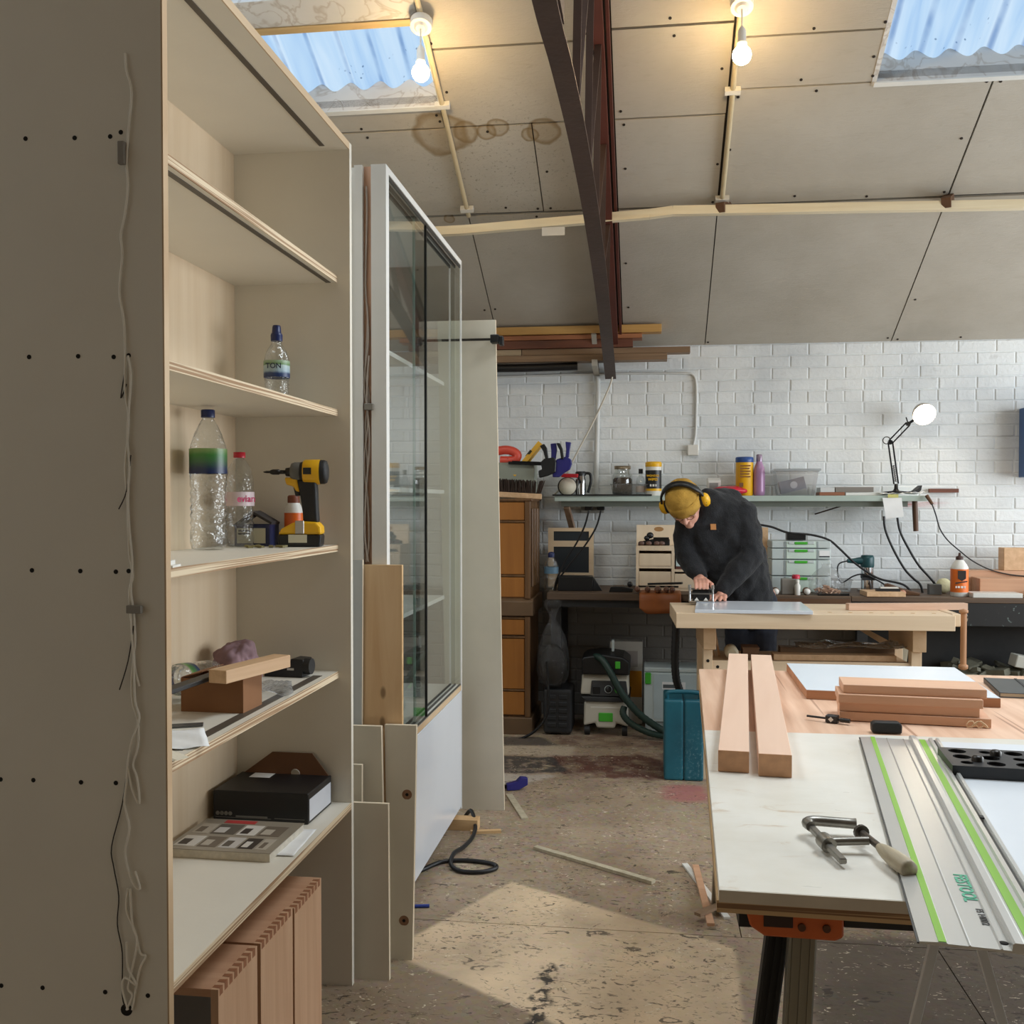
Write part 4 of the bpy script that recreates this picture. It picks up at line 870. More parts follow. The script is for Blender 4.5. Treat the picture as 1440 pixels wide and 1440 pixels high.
tp_ = thing('tape_roll', 'cream masking tape roll on edge at shelf left', 'tape', (-.515,6.44,S), rot=(R(90),0,R(10))); mb = MB(); mb.lathe([(.060,-.02),(.060,.02),(.042,.02),(.042,-.02),(.060,-.02)], (0,.060,0), n=28, caps=False); mb.obj('tape', plain('dark_tape_side', (70,62,54), .6), tp_)
mb = MB(); mb.lathe([(.055,.0),(.055,.0215),(.0,.0215)], (0,.060,0), n=28, caps=False); mb.obj('face', plain('cream_tape', (222,212,190), .6), tp_)
rc = thing('red_clamp', 'small red-handled clamp lying over the tape roll', 'clamp', (-.50,6.395,1.566), R(-6)); mb = MB(); mb.bar((-.05,0,0),(.06,0,-.004),.022,.024); mb.obj('handle', plain('red_plastic', (206,42,50), .4), rc, .006, 2); mb = MB(); mb.bar((-.09,0,.002),(-.045,0,0),.012,.014); mb.bar((.055,0,-.0),(.075,0,-.05),.012,.014); mb.obj('jaw', m_black, rc)
jr = thing('glass_jar', 'big glass jar of brown contents in a clear tray', 'jar', (-.165,6.47,S+.004)); mb = MB(); mb.lathe([(.05,0),(.064,.01),(.066,.10),(.060,.13),(.048,.15),(.048,.165)]); mb.obj('glass', clear('jar_glass', (.9,.92,.9), .3, .3), jr)
mb = MB(); mb.lathe([(.05,.004),(.060,.012),(.061,.10),(.05,.112),(.0,.112)]); mb.obj('contents', plain('brown_screws', (78,62,50), .6, .2, .5, 60, .6, 120), jr); mb = MB(); mb.lathe([(.052,.165),(.052,.186),(.0,.187)]); mb.obj('lid', plain('tarnished_lid', (140,126,104), .4, .5), jr)
m_tub = clear('clear_tub_plastic', (.94,.95,.95), .25, .3, 0, .18, .08)
def tub(name, label, x0, x1, y0, y1, z, h, cat, lid=False, taper=.012):
    t = thing(name, label, cat, ((x0+x1)/2,(y0+y1)/2,z)); a, c = (x1-x0)/2, (y1-y0)/2; mb = MB(); th = .002
    def loop(f, zz): return [(-a+f,-c+f,zz),(a-f,-c+f,zz),(a-f,c-f,zz),(-a+f,c-f,zz)]
    mb.ring([loop(taper,.0), loop(0,h), loop(-.004,h), loop(-.004,h-.008)], 0, False, False); mb.add(loop(taper,0.001), [(0,1,2,3)]); mb.obj('body', m_tub, t)
    if lid: mb = MB(); mb.box((-a-.014,-c-.01,h-.004),(a+.014,c+.01,h+.010)); mb.obj('lid', clear('cloudy_lid', (.94,.95,.95), .2, .3, 0, .4, .1), t, .003)
    return t
tub('clear_tray', 'low clear tray holding the brown-filled jar', -.235, -.005, 6.38, 6.56, S, .075, 'tray')
bottle('spirit_bottle', 'clear bottle with dark cap between jar and wipes tub', (-.05,6.46,S+.003), [(.026,0),(.03,.006),(.03,.085),(.024,.11),(.012,.125),(.011,.14)], [(.0135,.138),(.0135,.168),(.0,.168)], m_blk2, (.0306,.02,.06,plain('faded_label', (206,190,180), .5)))
wt = thing('wipes_tub', 'white wipes tub with yellow lid and black label', 'tub', (.03,6.43,S)); mb = MB(); mb.lathe([(.046,0),(.050,.006),(.050,.185)], n=28); mb.obj('body', m_wplastic, wt)
mb = MB(); mb.lathe([(.0505,.182),(.0515,.186),(.0515,.206),(.047,.214),(.0,.214)], n=28); mb.obj('lid', m_yel, wt); mb = MB(); mb.lathe([(.0505,.045),(.0505,.160)], n=28, caps=False); lb = mb.obj('sleeve', plain('black_label', (30,29,28), .4, var=.05), wt); mb = MB(); mb.lathe([(.0507,.03),(.0507,.045)], n=28, caps=False); mb.obj('yellow_band', m_yel, lb)
words('lettering', 'WONDER', .0175, m_yel, lb, (-.004,-.0515,.125), (R(90),0,R(-4)), bold=.0005); words('lettering', 'WIPES', .022, m_yel, lb, (-.003,-.0515,.102), (R(90),0,0), bold=.0006)
for x, w_ in ((-.022,.010),(-.006,.012),(.011,.009)): mb = MB(); mb.box((x,-.0520,.058),(x+w_,-.0495,.072)); mb.obj('print_mark', m_wplastic, lb)
mt_ = thing('meter', 'small white instrument behind the man on the shelf', 'meter', (.405,6.50,S+.035), rot=(R(20),0,R(4))); mb = MB(); mb.box((-.042,-.03,0),(.042,.03,.075)); mb.obj('case', m_wplastic, mt_, .008, 2); mb = MB(); mb.box((-.03,-.0315,.012),(.024,-.029,.06)); mb.obj('screen', plain('grey_screen', (150,150,146), .3), mt_)
mb = MB(); mb.cbox((0,0,0),(.13,.10,.032)); solo('case_under', mb, m_card, 'low brown case below the white instrument', 'box', (.405,6.49,S+.017))
mb = MB(); mb.ell((0,0,.03),(.105,.07,.032),20,10); rb_ = solo('red_bag', mb, plain('red_foil', (196,34,56), .25, var=.2, scale=20), 'crumpled red packet beside the yellow tub', 'packet', (.50,6.40,S))
md = rb_.modifiers.new('sub','SUBSURF'); md.levels = md.render_levels = 2; md = rb_.modifiers.new('d','DISPLACE'); md.texture = tx; md.strength = .02
yt = thing('yellow_tub', 'yellow cleaning-wipes tub with blue lid', 'tub', (.594,6.46,S)); mb = MB(); mb.lathe([(.050,0),(.054,.006),(.054,.21)], n=28); bd = mb.obj('body', m_yel, yt); mb = MB(); mb.lathe([(.055,.208),(.056,.212),(.056,.236),(.05,.242),(.0,.242)], n=28); mb.obj('lid', plain('blue_lid', (36,74,140), .4), yt)
for k in range(5): mb = MB(); mb.box((-.032,-.0555,.182-.017*k),(.032-.006*(k % 2),-.0535,.190-.017*k)); mb.obj('print_line', ink((140,92,40)), bd)
mb = MB(); mb.box((-.036,-.0555,.055),(-.012,-.0535,.08)); mb.obj('print_square', ink((120,84,50)), bd)
pb = bottle('steel_bottle', 'slim mauve drinks bottle beside the yellow tub', (.683,6.45,S), [(.028,0),(.034,.006),(.036,.03),(.036,.145),(.031,.175),(.019,.205),(.017,.215)], [(.0185,.213),(.0185,.252),(.015,.258),(.0,.258)], plain('grey_mauve_cap', (150,132,150), .3, .4), mats=plain('mauve_enamel', (170,128,164), .3, .1))
t_ = tub('storage_box', 'clear lidded plastic box on the shelf', .775, 1.03, 6.37, 6.55, S, .155, 'box', True, .02)
pk = thing('sandpaper_pack', 'grey printed packet inside the clear lidded box', 'packet', (.90,6.46,S+.03), rot=(0,R(-14),0)); mb = MB(); mb.box((-.085,-.03,0),(.07,.03,.075)); mb.obj('pack', plain('grey_pack', (118,122,134), .5, var=.2, scale=20), pk); mb = MB(); mb.lathe([(.022,0),(.022,.001)], (.0,-.0302,.038), (0,-1,0), 20); mb.obj('print', ink((190,190,196)), pk)
for k, (x0, x1, z0, z1, rgb, lb) in enumerate(((1.04,1.19,.001,.021,(150,96,70),'brown flat box at left foot of the box pile'), (1.195,1.44,.001,.018,(228,226,220),'thin white board lying right of the clear box'), (1.045,1.13,.0215,.050,(208,208,206),'small white carton on the brown flat box'), (1.135,1.36,.0215,.052,(132,124,116),'grey-brown flat carton on the thin boards'))):
    mb = MB(); mb.box((x0,6.40,S+z0),(x1,6.54,S+z1)); solo('flat_box', mb, ink(rgb), lb, 'box', bevel=.001)
for k, (x, y, sx_, sy_, rz, lb) in enumerate(((1.46,6.43,.16,.13,.2,'loose sheet of paper left of the desk lamp base'), (1.53,6.42,.18,.12,-.15,'crumpled paper under the desk lamp base'), (1.60,6.40,.12,.10,.4,'small paper by the right end of the shelf'))): sheet('loose_paper', lb, (x,y,S+.003*k), sx_, sy_, rz, .010)
mb = MB(); mb.prism([(1.55,6.39,S+.022),(1.60,6.39,S+.028),(1.640,6.39,S+.062),(1.634,6.39,S+.030),(1.61,6.39,S+.014)], (0,.10,0)); solo('curled_card', mb, m_blk2, 'curled black card at the shelf right end', 'card')
q0, q1 = at(1306,690,Y=6.585), at(1347,690,Y=6.585); mb = MB(); mb.box((q0.x,6.565,q0.z-.012),(q1.x,6.594,q0.z+.012)); solo('dark_batten', mb, m_b3, 'short dark wooden batten fixed past the shelf end', 'batten')
# desk lamp
dl = thing('desk_lamp', 'lit spring-arm desk lamp at the right end of the shelf', 'lamp', (1.505,6.46,S+.012)); m_lampk = plain('black_lamp_metal', (24,24,25), .35, .5)
mb = MB(); mb.lathe([(.075,0),(.075,.012),(.02,.018),(.012,.03),(.010,.06),(.0,.06)], n=24); mb.obj('base', m_lampk, dl)
base = Vector((1.505,6.46,S+.012)); el = at(1252,622,Y=6.46)-base; hd = at(1277,596,Y=6.44)-base; he = at(1300,583,Y=6.40)-base; b0 = Vector((0,0,.06))
for nm, a, c in (('lower_arm', b0, el), ('upper_arm', el, hd)):
    mb = MB(); d = (c-a).normalized(); s_ = Vector((d.z,0,-d.x))*.013
    mb.bar(a-s_, c-s_, .008, .008); mb.bar(a+s_, c+s_, .008, .008); mb.obj(nm, m_lampk, dl)
mb = MB(); d = (el-b0).normalized(); hel = [b0.lerp(el, .05+.40*k/60)+Vector((math.cos(k*1.6)*.007, math.sin(k*1.6)*.007, 0)) for k in range(61)]; mb.tube(hel, .0016, 5); mb.obj('spring', m_steel, dl)
mb = MB(); mb.tube([el+Vector((-.022+.022*math.cos(t), 0, .012+.022*math.sin(t))) for t in [i*.5 for i in range(13)]], .003, 6); mb.cyl(el+Vector((0,-.012,0)), el+Vector((0,.012,0)), .014); mb.obj('elbow', m_lampk, dl)
mb = MB(); mb.bar(hd, hd+Vector((-.012,0,.04)), .006, .006); mb.bar(hd, he+Vector((-.04,.02,-.02)), .012, .014); mb.cyl(hd+Vector((0,-.012,0)), hd+Vector((0,.012,0)), .013); mb.obj('head_joint', m_lampk, dl)
ax = Vector((.06,-.88,-.46)).normalized()
mb = MB(); mb.lathe([(.004,-.075),(.030,-.072),(.056,-.05),(.067,-.02),(.069,.0),(.067,.001),(.054,-.048),(.028,-.068),(.004,-.070)], he, ax, 28); mb.obj('shade', plain('white_enamel_shade', (200,194,184), .4), dl)
mb = MB(); mb.lathe([(.0,-.03),(.03,-.025),(.052,-.008),(.060,.006),(.05,.02),(.03,.03),(.0,.034)], he, ax, 24); mb.obj('bulb', glow('desk_bulb', (1.0,.84,.62), 42.0), dl)
# note hung from the shelf, hammer handle, cables
nt_ = thing('paper_note', 'white paper note taped to the shelf front', 'paper', (0,0,0)); qs = [at(px,py,Y=6.338) for px,py in ((1241,700),(1268,700),(1271,726),(1246,730))]; mb = MB(); mb.prism([tuple(v) for v in qs], (0,.0015,0)); mb.obj('sheet', m_paper, nt_)
q = at(1256,697,Y=6.336); mb = MB(); mb.box((q.x-.03,6.334,q.z-.012),(q.x+.03,6.3375,q.z+.008)); mb.obj('tape', plain('yellow_tape', (206,200,120), .5), nt_)
a, c = at(1286,698,Y=6.44), at(1288,747,Y=6.44); mb = MB(); mb.tube([a, a.lerp(c,.5), c],[.016,.0165,.015],10); solo('wooden_tool', mb, wood('dark_handle_wood', (110,76,50), (70,46,30), 'Z'), 'dark wooden tool handle hanging under the shelf', 'handle')
m_cab = plain('black_cable', (22,22,24), .45, var=0)
wcable('power_cable', 'black cable dropping from behind the paper note, left of two', [(1243,726),(1245,745),(1256,772),(1272,800),(1285,814),(1294,822),(1298,836),(1301,850)], .007, 6.30, m_cab)
wcable('power_cable', 'black cable dropping right of the paper note to the glue bottle', [(1262,728),(1266,748),(1278,772),(1292,795),(1310,815),(1322,832),(1332,848)], .007, 6.32, m_cab)
lc = thing('lead', 'thin lead with a red-brown plug from shelf end to bench right', 'cable', (0,0,0)); mb = MB(); mb.tube(curve_pts([at(px,py,Y=6.30) for px,py in ((1310,707),(1316,724),(1322,744),(1333,760),(1350,775),(1368,789),(1392,801),(1420,808),(1450,811))],5),.004,6); mb.obj('wire', m_cab, lc)
mb = MB(); mb.tube([at(1303,697,Y=6.33), at(1311,709,Y=6.30)],[.012,.009],8); mb.obj('plug', m_brn, lc)
wcable('power_cable', 'black cable trailing from behind the man to the router', [(1063,737),(1085,741),(1108,749),(1140,752),(1165,759),(1180,771),(1200,790),(1222,806),(1240,815),(1270,822),(1284,836),(1289,848)], .0065, 6.22, m_cab)
# sockets under the shelf
sk = thing('double_socket', 'white double wall socket with two black plugs under the shelf', 'socket', (0,0,0)); q = at(833,712,Y=6.58)
mb = MB(); mb.box((q.x-.075,6.57,q.z-.043),(q.x+.075,6.598,q.z+.043)); mb.obj('plate', plain('grey_socket_plate', (150,148,140), .5), sk, .003)
for px, cab, lb in ((828,[(828,718),(822,740),(810,765),(797,785),(790,800),(783,815),(778,835),(775,850)],'black socket lead, left one, running behind the screens'), (845,[(845,718),(838,742),(822,768),(806,788),(795,802),(784,818),(779,838),(776,860)],'black socket lead, right one, running behind the screens')):
    q = at(px,712,Y=6.55); mb = MB(); mb.box((q.x-.024,6.525,q.z-.026),(q.x+.024,6.57,q.z+.026)); mb.obj('plug', m_black, sk, .006, 2)
    wcable('socket_lead', lb, cab, .0055, 6.15 if px < 830 else 6.16, m_cab)

# ---- old wooden chest ----
m_ch = wood('aged_brown_wood', (128,92,56), (88,60,36), 'Z', .8, .45); m_cp = wood('orange_brown_panel', (182,120,54), (142,88,36), 'Z', .35, .4, .8)
oc = thing('wooden_chest', 'tall old two-tier brown wooden chest against the wall', 'chest', (0,0,0))
x0, x1, y0, y1 = -1.12, -.702, 6.0, 6.53
mb = MB(); mb.box((x0,y0+.012,.81),(x1,y1,1.405)); mb.box((x0,y0+.018,.10),(x1-.008,y1,.715)); mb.obj('carcass', m_ch, oc)
mb = MB(); mb.box((x0,y0-.005,1.402),(x1+.012,y1,1.418)); mb.obj('top', m_ch, oc, .003)
mb = MB(); mb.prism([(x0,y0-.012,.715),(x0,y0-.012,.80),(x0,y0+.01,.815),(x0,y1,.815),(x0,y1,.715)], (x1-x0+.018,0,0)); mb.obj('middle_rail', plain('grey_brown_moulding', (104,80,56), .5, var=.12), oc, .002)
mb = MB(); mb.box((x0,y0-.012,0),(x1+.014,y1,.102)); mb.obj('plinth', _mats['grey_brown_moulding'], oc, .006, 2)
for z0_, z1_ in ((1.288,1.395),(.962,1.270),(.825,.945),(.598,.690),(.272,.575),(.115,.255)):
    mb = MB(); mb.box((x0+.02,y0+.004,z0_),(x1-.035,y0+.016,z1_)); mb.obj('panel', m_cp, oc, .003)
    mb = MB(); mb.box((x0,y0,z1_+.004),(x1-.03,y0+.02,z1_+.014)); mb.obj('rail', m_ch, oc, .002)
for z0_, z1_ in ((.815,1.402),(.102,.712)):
    mb = MB(); mb.box((x1-.032,y0-.002,z0_),(x1+.001,y0+.03,z1_)); mb.obj('stile', m_ch, oc, .003)
for ya in (6.06,6.20,6.34): mb = MB(); mb.box((x1-.002,ya,.88),(x1+.010,ya+.10,1.36)); mb.obj('side_panel', m_ch, oc, .008, 1)
# on the chest
bm_ = thing('broom_head', 'bristly brown broom head upturned on the chest', 'brush', (-.80,6.17,1.419), R(6))
mb = MB(); mb.cbox((0,0,.018),(.30,.07,.034),0,Euler((0,R(3),0)).to_matrix()); mb.obj('stock', m_oak, bm_, .004)
mb = MB(); rr = random.Random(5)
for i in range(46):
    for j in range(5):
        x, y = -.142+i*.0063, -.026+j*.013; lean_ = rr.uniform(-.006,.006)+(.022 if i > 40 else 0); mb.tube([(x,y,.034-x*.05),(x+lean_,y+rr.uniform(-.008,.008),.115-x*.05+rr.uniform(-.008,.004))],[.0028,.0018],4)
o = mb.obj('bristles', plain('dark_brown_bristle', (58,42,32), .8), bm_); o['kind'] = 'stuff'
gbx = thing('grey_box', 'open-topped grey-green metal box behind the broom head', 'box', (-.86,6.37,1.419))
mb = MB(); 
for a, c in (((-.16,-.10,0),(.15,-.094,.225)), ((-.16,.094,0),(.15,.10,.225)), ((-.16,-.094,0),(-.154,.094,.225)), ((.144,-.094,0),(.15,.094,.225)), ((-.154,-.094,0),(.144,.094,.006))): mb.box(a, c)
mb.obj('case', plain('grey_green_metal', (150,154,140), .5), gbx)
mb = MB(); mb.bar((-.84,6.30,1.56),(-.675,6.34,1.765),.030,.062,0,(0,-1,.2)); lv = solo('spirit_level', mb, m_yel, 'yellow spirit level sticking up out of the grey box', 'level')
q = at(744,638,Y=6.315); mb = MB(); mb.cbox((q.x,6.298,q.z),(.05,.006,.016),0,Euler((0,R(-51),0)).to_matrix()); mb.obj('vial', plain('vial_window', (60,58,40), .2), lv)
rg = thing('red_tool', 'red-handled tool standing in the grey box', 'tool', (-.875,6.30,1.56)); mb = MB(); mb.tube(curve_pts([(-.08,0,.155),(-.02,0,.165),(.03,0,.155),(.058,0,.13),(.035,0,.10),(-.05,0,.098)],4),.028,12); mb.obj('handle', plain('coral_red_plastic', (222,84,66), .4), rg)
mb = MB(); mb.tube([(.0,0,.11),(-.005,0,-.08)],[.026,.022],10); mb.obj('stem', plain('maroon_plastic', (110,40,40), .4), rg)
m_tealblue = plain('indigo_plastic', (40,38,112), .4)
tc1 = thing('trigger_clamp', 'pair-bar black trigger clamp with indigo grip above the chest', 'clamp', (0,0,0))
def pp(l, Y): return [tuple(at(x, y, Y=Y)) for x, y in l]
mb = MB(); mb.bar(at(715,651,Y=6.25), at(772,653,Y=6.25), .012, .018); mb.obj('bar', m_lampk, tc1)
mb = MB(); mb.prism(pp([(760,650),(765,645),(779,643),(782,650),(781,664),(770,669),(758,672),(757,662),(762,660)],6.21),(0,.05,0)); mb.obj('head', m_black, tc1, .004)
for l in ([(759,627),(765,624),(769,630),(771,645),(767,647),(764,635)], [(782,623),(787,623),(791,631),(793,645),(789,646),(787,633)]):
    mb = MB(); mb.prism(pp(l,6.22),(0,.03,0)); mb.obj('trigger', m_black, tc1, .003)
tc2 = thing('trigger_clamp', 'indigo trigger clamp head with two upright levers', 'clamp', (0,0,0))
mb = MB(); mb.prism(pp([(782,646),(796,642),(803,646),(804,652),(801,660),(793,665),(786,671),(777,671),(777,664),(781,662)],6.235),(0,.05,0)); mb.obj('head', m_tealblue, tc2, .004)
for l in ([(774,624),(782,623),(783,633),(781,646),(775,645),(775,634)], [(795,621),(803,622),(801,634),(800,643),(795,644),(796,632)]):
    mb = MB(); mb.prism(pp(l,6.245),(0,.03,0)); mb.obj('lever', m_tealblue, tc2, .003)
mb = MB(); mb.bar(at(776,652,Y=6.26), at(720,650,Y=6.26), .012, .018); mb.obj('bar', m_lampk, tc2)

# ---- back bench ----
BT = .855
m_btop = wood('worn_dark_bench_top', (108,86,66), (70,54,42), 'X', .7, .6); m_bk = plain('black_bench_paint', (24,23,22), .6, var=.25, scale=30)
m_spl, nt, b = _new('splashed_black_front'); p = pos_node(nt); col = over(nt, N(nt,'ShaderNodeRGB').outputs[0], (23,22,21), thresh(nt, noise(nt,p,1),-1,-.9)); col = over(nt, col, (120,134,130), mul(nt, thresh(nt, noise(nt, p, 34, 4), .64, .68), thresh(nt, noise(nt, p, 6, 2), .42, .6)), .7); nt.links.new(col, b.inputs['Base Color']); b.inputs['Roughness'].default_value = .6
wb_ = thing('back_bench', 'long dark worn workbench along the back wall', 'bench', (0,0,0))
mb = MB(); mb.box((-.60,6.0,BT-.042),(1.155,6.592,BT)); mb.obj('top', m_btop, wb_, .003); mb = MB(); mb.box((1.157,6.0,BT-.03),(3.4,6.592,BT)); mb.obj('top', m_btop, wb_, .003)
mb = MB(); mb.box((.70,5.992,BT-.075),(1.15,6.0,BT-.016)); mb.obj('front_strip', m_brn, wb_); mb = MB(); mb.box((1.157,6.004,BT-.16),(3.4,6.02,BT-.031)); mb.obj('apron', m_spl, wb_)
mb = MB(); mb.box((-.60,6.02,BT-.085),(1.155,6.04,BT-.043)); mb.obj('rail', m_bk, wb_)
for x, y in ((-.58,6.05),(-.58,6.52),(.62,6.05),(.62,6.52),(1.2,6.05),(3.3,6.05)):
    mb = MB(); mb.box((x,y,0),(x+.06,y+.06,BT-.043)); mb.obj('leg', m_bk, wb_)
cpb = thing('bench_shade_box', 'black box standing for shade under the bench right half', 'shade box', (0,0,0))
mb = MB(); mb.box((1.30,6.30,0),(3.3,6.55,BT-.045)); mb.obj('carcass', m_bk, cpb); mb = MB(); mb.box((1.31,6.285,.04),(2.2,6.30,BT-.05)); mb.obj('door', m_bk, cpb); mb = MB(); mb.box((2.21,6.285,.04),(3.29,6.30,BT-.05)); mb.obj('door', m_bk, cpb)  # no real cupboard: black boxes stand in for shade under the open bench
# items, left of the man
bottle('water_bottle', 'blue-capped water bottle standing by the chest on the bench', (-.590,6.16,BT), [(.03,.001),(.042,.004),(.044,.02),(.044,.10),(.044,.105),(.044,.145),(.036,.175),(.02,.20),(.016,.205)], [(.02,.203),(.021,.225),(.014,.235),(.0,.237)], m_bcap, (.0452,.105,.145,plain('pale_blue_sleeve', (96,128,150), .4, var=.2, scale=20)), ((.02,.10,5,.003),))
m_pfr = wood('pale_frame_ply', (234,212,180), (212,184,148), 'X', .6, .5, .7); m_dpan = plain('dark_grey_panel', (44,50,56), .35)
fr_ = thing('sample_frame', 'pale wooden frame holding two dark grey panels', 'frame', (0,0,0), rot=(0,0,0))
fx0, fx1, fz0, fz1 = -.635, -.345, .935, 1.232; Y = 6.42
mb = MB(); mb.box((fx0,Y,fz0-.08),(fx0+.035,Y+.02,fz1)); mb.box((fx1-.03,Y,fz0-.08),(fx1,Y+.02,fz1)); mb.box((fx0+.035,Y,fz1-.022),(fx1-.03,Y+.02,fz1)); mb.box((fx0+.035,Y,1.112),(fx1-.03,Y+.02,1.150)); mb.box((fx0+.035,Y,fz0-.08),(fx1-.03,Y+.02,fz0+.012)); f_ = mb.obj('frame', m_pfr, fr_)
for a, c in ((fz0+.012,1.112),(1.150,fz1-.022)): mb = MB(); mb.box((fx0+.035,Y+.008,a),(fx1-.03,Y+.014,c)); mb.obj('panel', m_dpan, fr_)
bk = thing('black_tray', 'black plastic parts box in front of the wooden frame', 'box', (-.445,6.19,BT), R(4)); mb = MB(); mb.prism([(-.105,-.07,0),(.105,-.07,0),(.11,-.07,.088),(-.105,-.07,.088)], (0,.14,0)); mb.obj('box', m_black, bk, .004); mb = MB(); mb.prism([(.1055,-.06,.0),(.165,-.03,.0),(.112,-.06,.082)], (0,.09,0)); mb.obj('spout', m_black, bk, .002)
pl_ = thing('block_plane', 'small dark plane with a shiny cap near the tool roll', 'plane', (-.165,6.12,BT)); mb = MB(); mb.prism([(-.07,-.025,0),(.07,-.025,0),(.075,-.025,.02),(.02,-.025,.03),(-.06,-.025,.03)], (0,.05,0)); mb.obj('body', m_black, pl_, .003); mb = MB(); mb.prism([(-.05,-.018,.032),(.025,-.018,.036),(.02,-.018,.044),(-.045,-.018,.042)], (0,.036,0)); mb.obj('lever_cap', m_chrome, pl_); mb = MB(); mb.ell((.055,0,.046),(.016,.016,.018),14,8); mb.obj('knob', m_black, pl_)
# drawer unit
m_duf = wood('pale_drawer_ply', (240,220,192), (222,198,166), 'Z', .5, .5, .6)
du = thing('drawer_unit', 'pale plywood drawer unit behind the leather roll', 'drawers', (0,0,0)); x0, x1, y0, y1 = -.075, .36, 6.22, 6.50; zt = 1.128
mb = MB(); mb.box((x0,y0,zt-.028),(x1,y1,zt)); mb.box((x0,y0,BT),(x0+.018,y1,zt-.028)); mb.box((x1-.018,y0,BT),(x1,y1,zt-.028)); mb.box((x0+.018,y0+.002,BT),(x1-.018,y1,BT+.015)); mb.box((.140,y0+.002,BT+.015),(.158,y1,zt-.028)); mb.box((x0+.018,y0+.002,.992),(.140,y1,1.006)); mb.box((.158,y0+.002,.972),(x1-.018,y1,.986)); mb.box((x0+.018,y1-.01,BT+.015),(x1-.018,y1,zt-.028)); mb.obj('carcass', m_duf, du)
mb = MB(); mb.box((x0+.0,6.46,zt),(x1-.08,6.478,1.252)); ub = mb.obj('upstand', m_duf, du); mb = MB(); mb.lathe([(.03,-.0195),(.03,-.0180)], (.065,6.479,1.225),(0,1,0),20,sx=1.0,sy=.5); mb.obj('finger_hole', plain('shaded_finger_scoop', (168,124,76), .6), ub)  # brown disc paints the shade inside the scoop
for a, c, z0_, z1_ in ((x0+.020,.138,1.010,1.082),(x0+.020,.138,.874,.972),(.160,x1-.02,.874,.960)):
    mb = MB(); mb.box((a,y0+.004,z0_),(c,y0+.016,z1_)); d_ = mb.obj('drawer', m_duf, du, .001); mb = MB(); mb.box((a,y0+.016,z0_),(c,y1-.02,z0_+.006)); mb.obj('drawer_base', m_duf, d_)
    mb = MB(); mb.box((a,y0+.002,z0_-.006),(c,y0+.015,z0_-.0005)); mb.obj('drawer_lip', m_duf, d_)
mb = MB(); mb.box((.166,6.25,.987),(.325,6.36,1.004)); solo('book', mb, plain('maroon_book', (98,58,52), .5), 'dull maroon book lying in the drawer unit pigeonhole', 'book'); mb = MB(); mb.box((.168,6.24,1.0045),(.26,6.36,1.062)); solo('carton', mb, plain('pale_carton_print', (196,214,214), .4, var=.1, scale=14), 'pale printed carton on the maroon book', 'box')
hp = thing('hand_tools', 'dark hand plane and knobs lying on the drawer unit', 'plane', (.03,6.32,zt), R(3)); mb = MB(); mb.prism([(-.095,-.02,0),(.10,-.02,0),(.10,-.02,.04),(.03,-.02,.045),(-.05,-.02,.03),(-.09,-.02,.02)], (0,.045,0)); mb.obj('body', m_black, hp, .004); mb = MB(); mb.box((.0,-.0205,.024),(.095,.03,.05)); mb.obj('blade', m_chuck, hp); mb = MB(); mb.ell((-.02,0,.062),(.022,.02,.02),14,8); mb.ell((-.04,0,.045),(.018,.018,.016),14,8); mb.obj('knob', m_black, hp)
for k, x in enumerate((-.075,-.030,.02,.05)): mb = MB(); mb.ell((x,-.028,.014),(.020,.014,.014),12,8); mb.obj('wooden_knob', plain('plum_brown_knob', (98,72,62), .4, var=.15), hp)
# leather roll with chisels
m_lea = plain('tan_leather', (156,88,42), .5, var=.14, scale=10, bump=.1)
lr = thing('tool_roll', 'tan leather tool roll hanging over the bench edge', 'tool roll', (0,0,0)); q0 = at(899,842,Y=5.985); q1 = at(958,842,Y=5.985); zb = at(905,861,Y=5.985).z-.005
mb = MB(); n = 14; V = []
prof = [(6.25,BT+.004),(6.10,BT+.005),(6.0,BT+.006),(5.984,BT-.004),(5.979,BT-.04),(5.978,BT-.08),(5.981,zb)]
for y, z in prof:
    for i in range(n+1):
        u = i/n; ins = .0
        if z == zb: ins = .03*(1-min(1, min(u, 1-u)*6))
        V.append((q0.x+(q1.x-q0.x)*u, y-.004*math.sin(u*9), z+ins-.004*math.sin(u*5)*(y < 5.99)))
Fq = [(j*(n+1)+i, j*(n+1)+i+1, (j+1)*(n+1)+i+1, (j+1)*(n+1)+i) for j in range(len(prof)-1) for i in range(n)]
mb.add(V, Fq, 0, True); o = mb.obj('leather', m_lea, lr); md = o.modifiers.new('s','SOLIDIFY'); md.thickness = .003
m_chh = wood('chisel_handle', (126,86,66), (90,58,44), 'Y', 1.5, .35)
for k, (x, lb) in enumerate(((-.065,'farthest-left round chisel handle in the leather roll'),(-.005,'second round chisel handle from the left in the roll'),(.055,'middle chisel handle, the fattest, in the leather roll'),(.105,'fourth chisel handle from the left in the roll'),(.14,'chisel handle in the roll nearest the man'))):
    c_ = thing('chisel', lb, 'chisel', (x,5.998,BT+.026), group='chisels in the leather roll'); r_ = .021 if k == 2 else .017
    mb = MB(); mb.lathe([(.004,-.012),(r_*.8,-.006),(r_,.01),(r_*.95,.04),(r_*.6,.09),(.008,.105)], (0,0,0), (0,1,0), 14); mb.obj('handle', m_chh, c_); mb = MB(); mb.box((-.007,.1,-.003),(.007,.20,.003)); mb.obj('blade', m_chuck, c_)
mb = MB(); mb.bar((.0,6.16,BT+.046),(.20,6.10,BT+.058),.03,.012); mb.bar((-.06,6.17,BT+.03),(.18,6.15,BT+.032),.02,.01); solo('dark_saw', mb, m_black, 'dark flat tool lying over the chisels', 'tool')
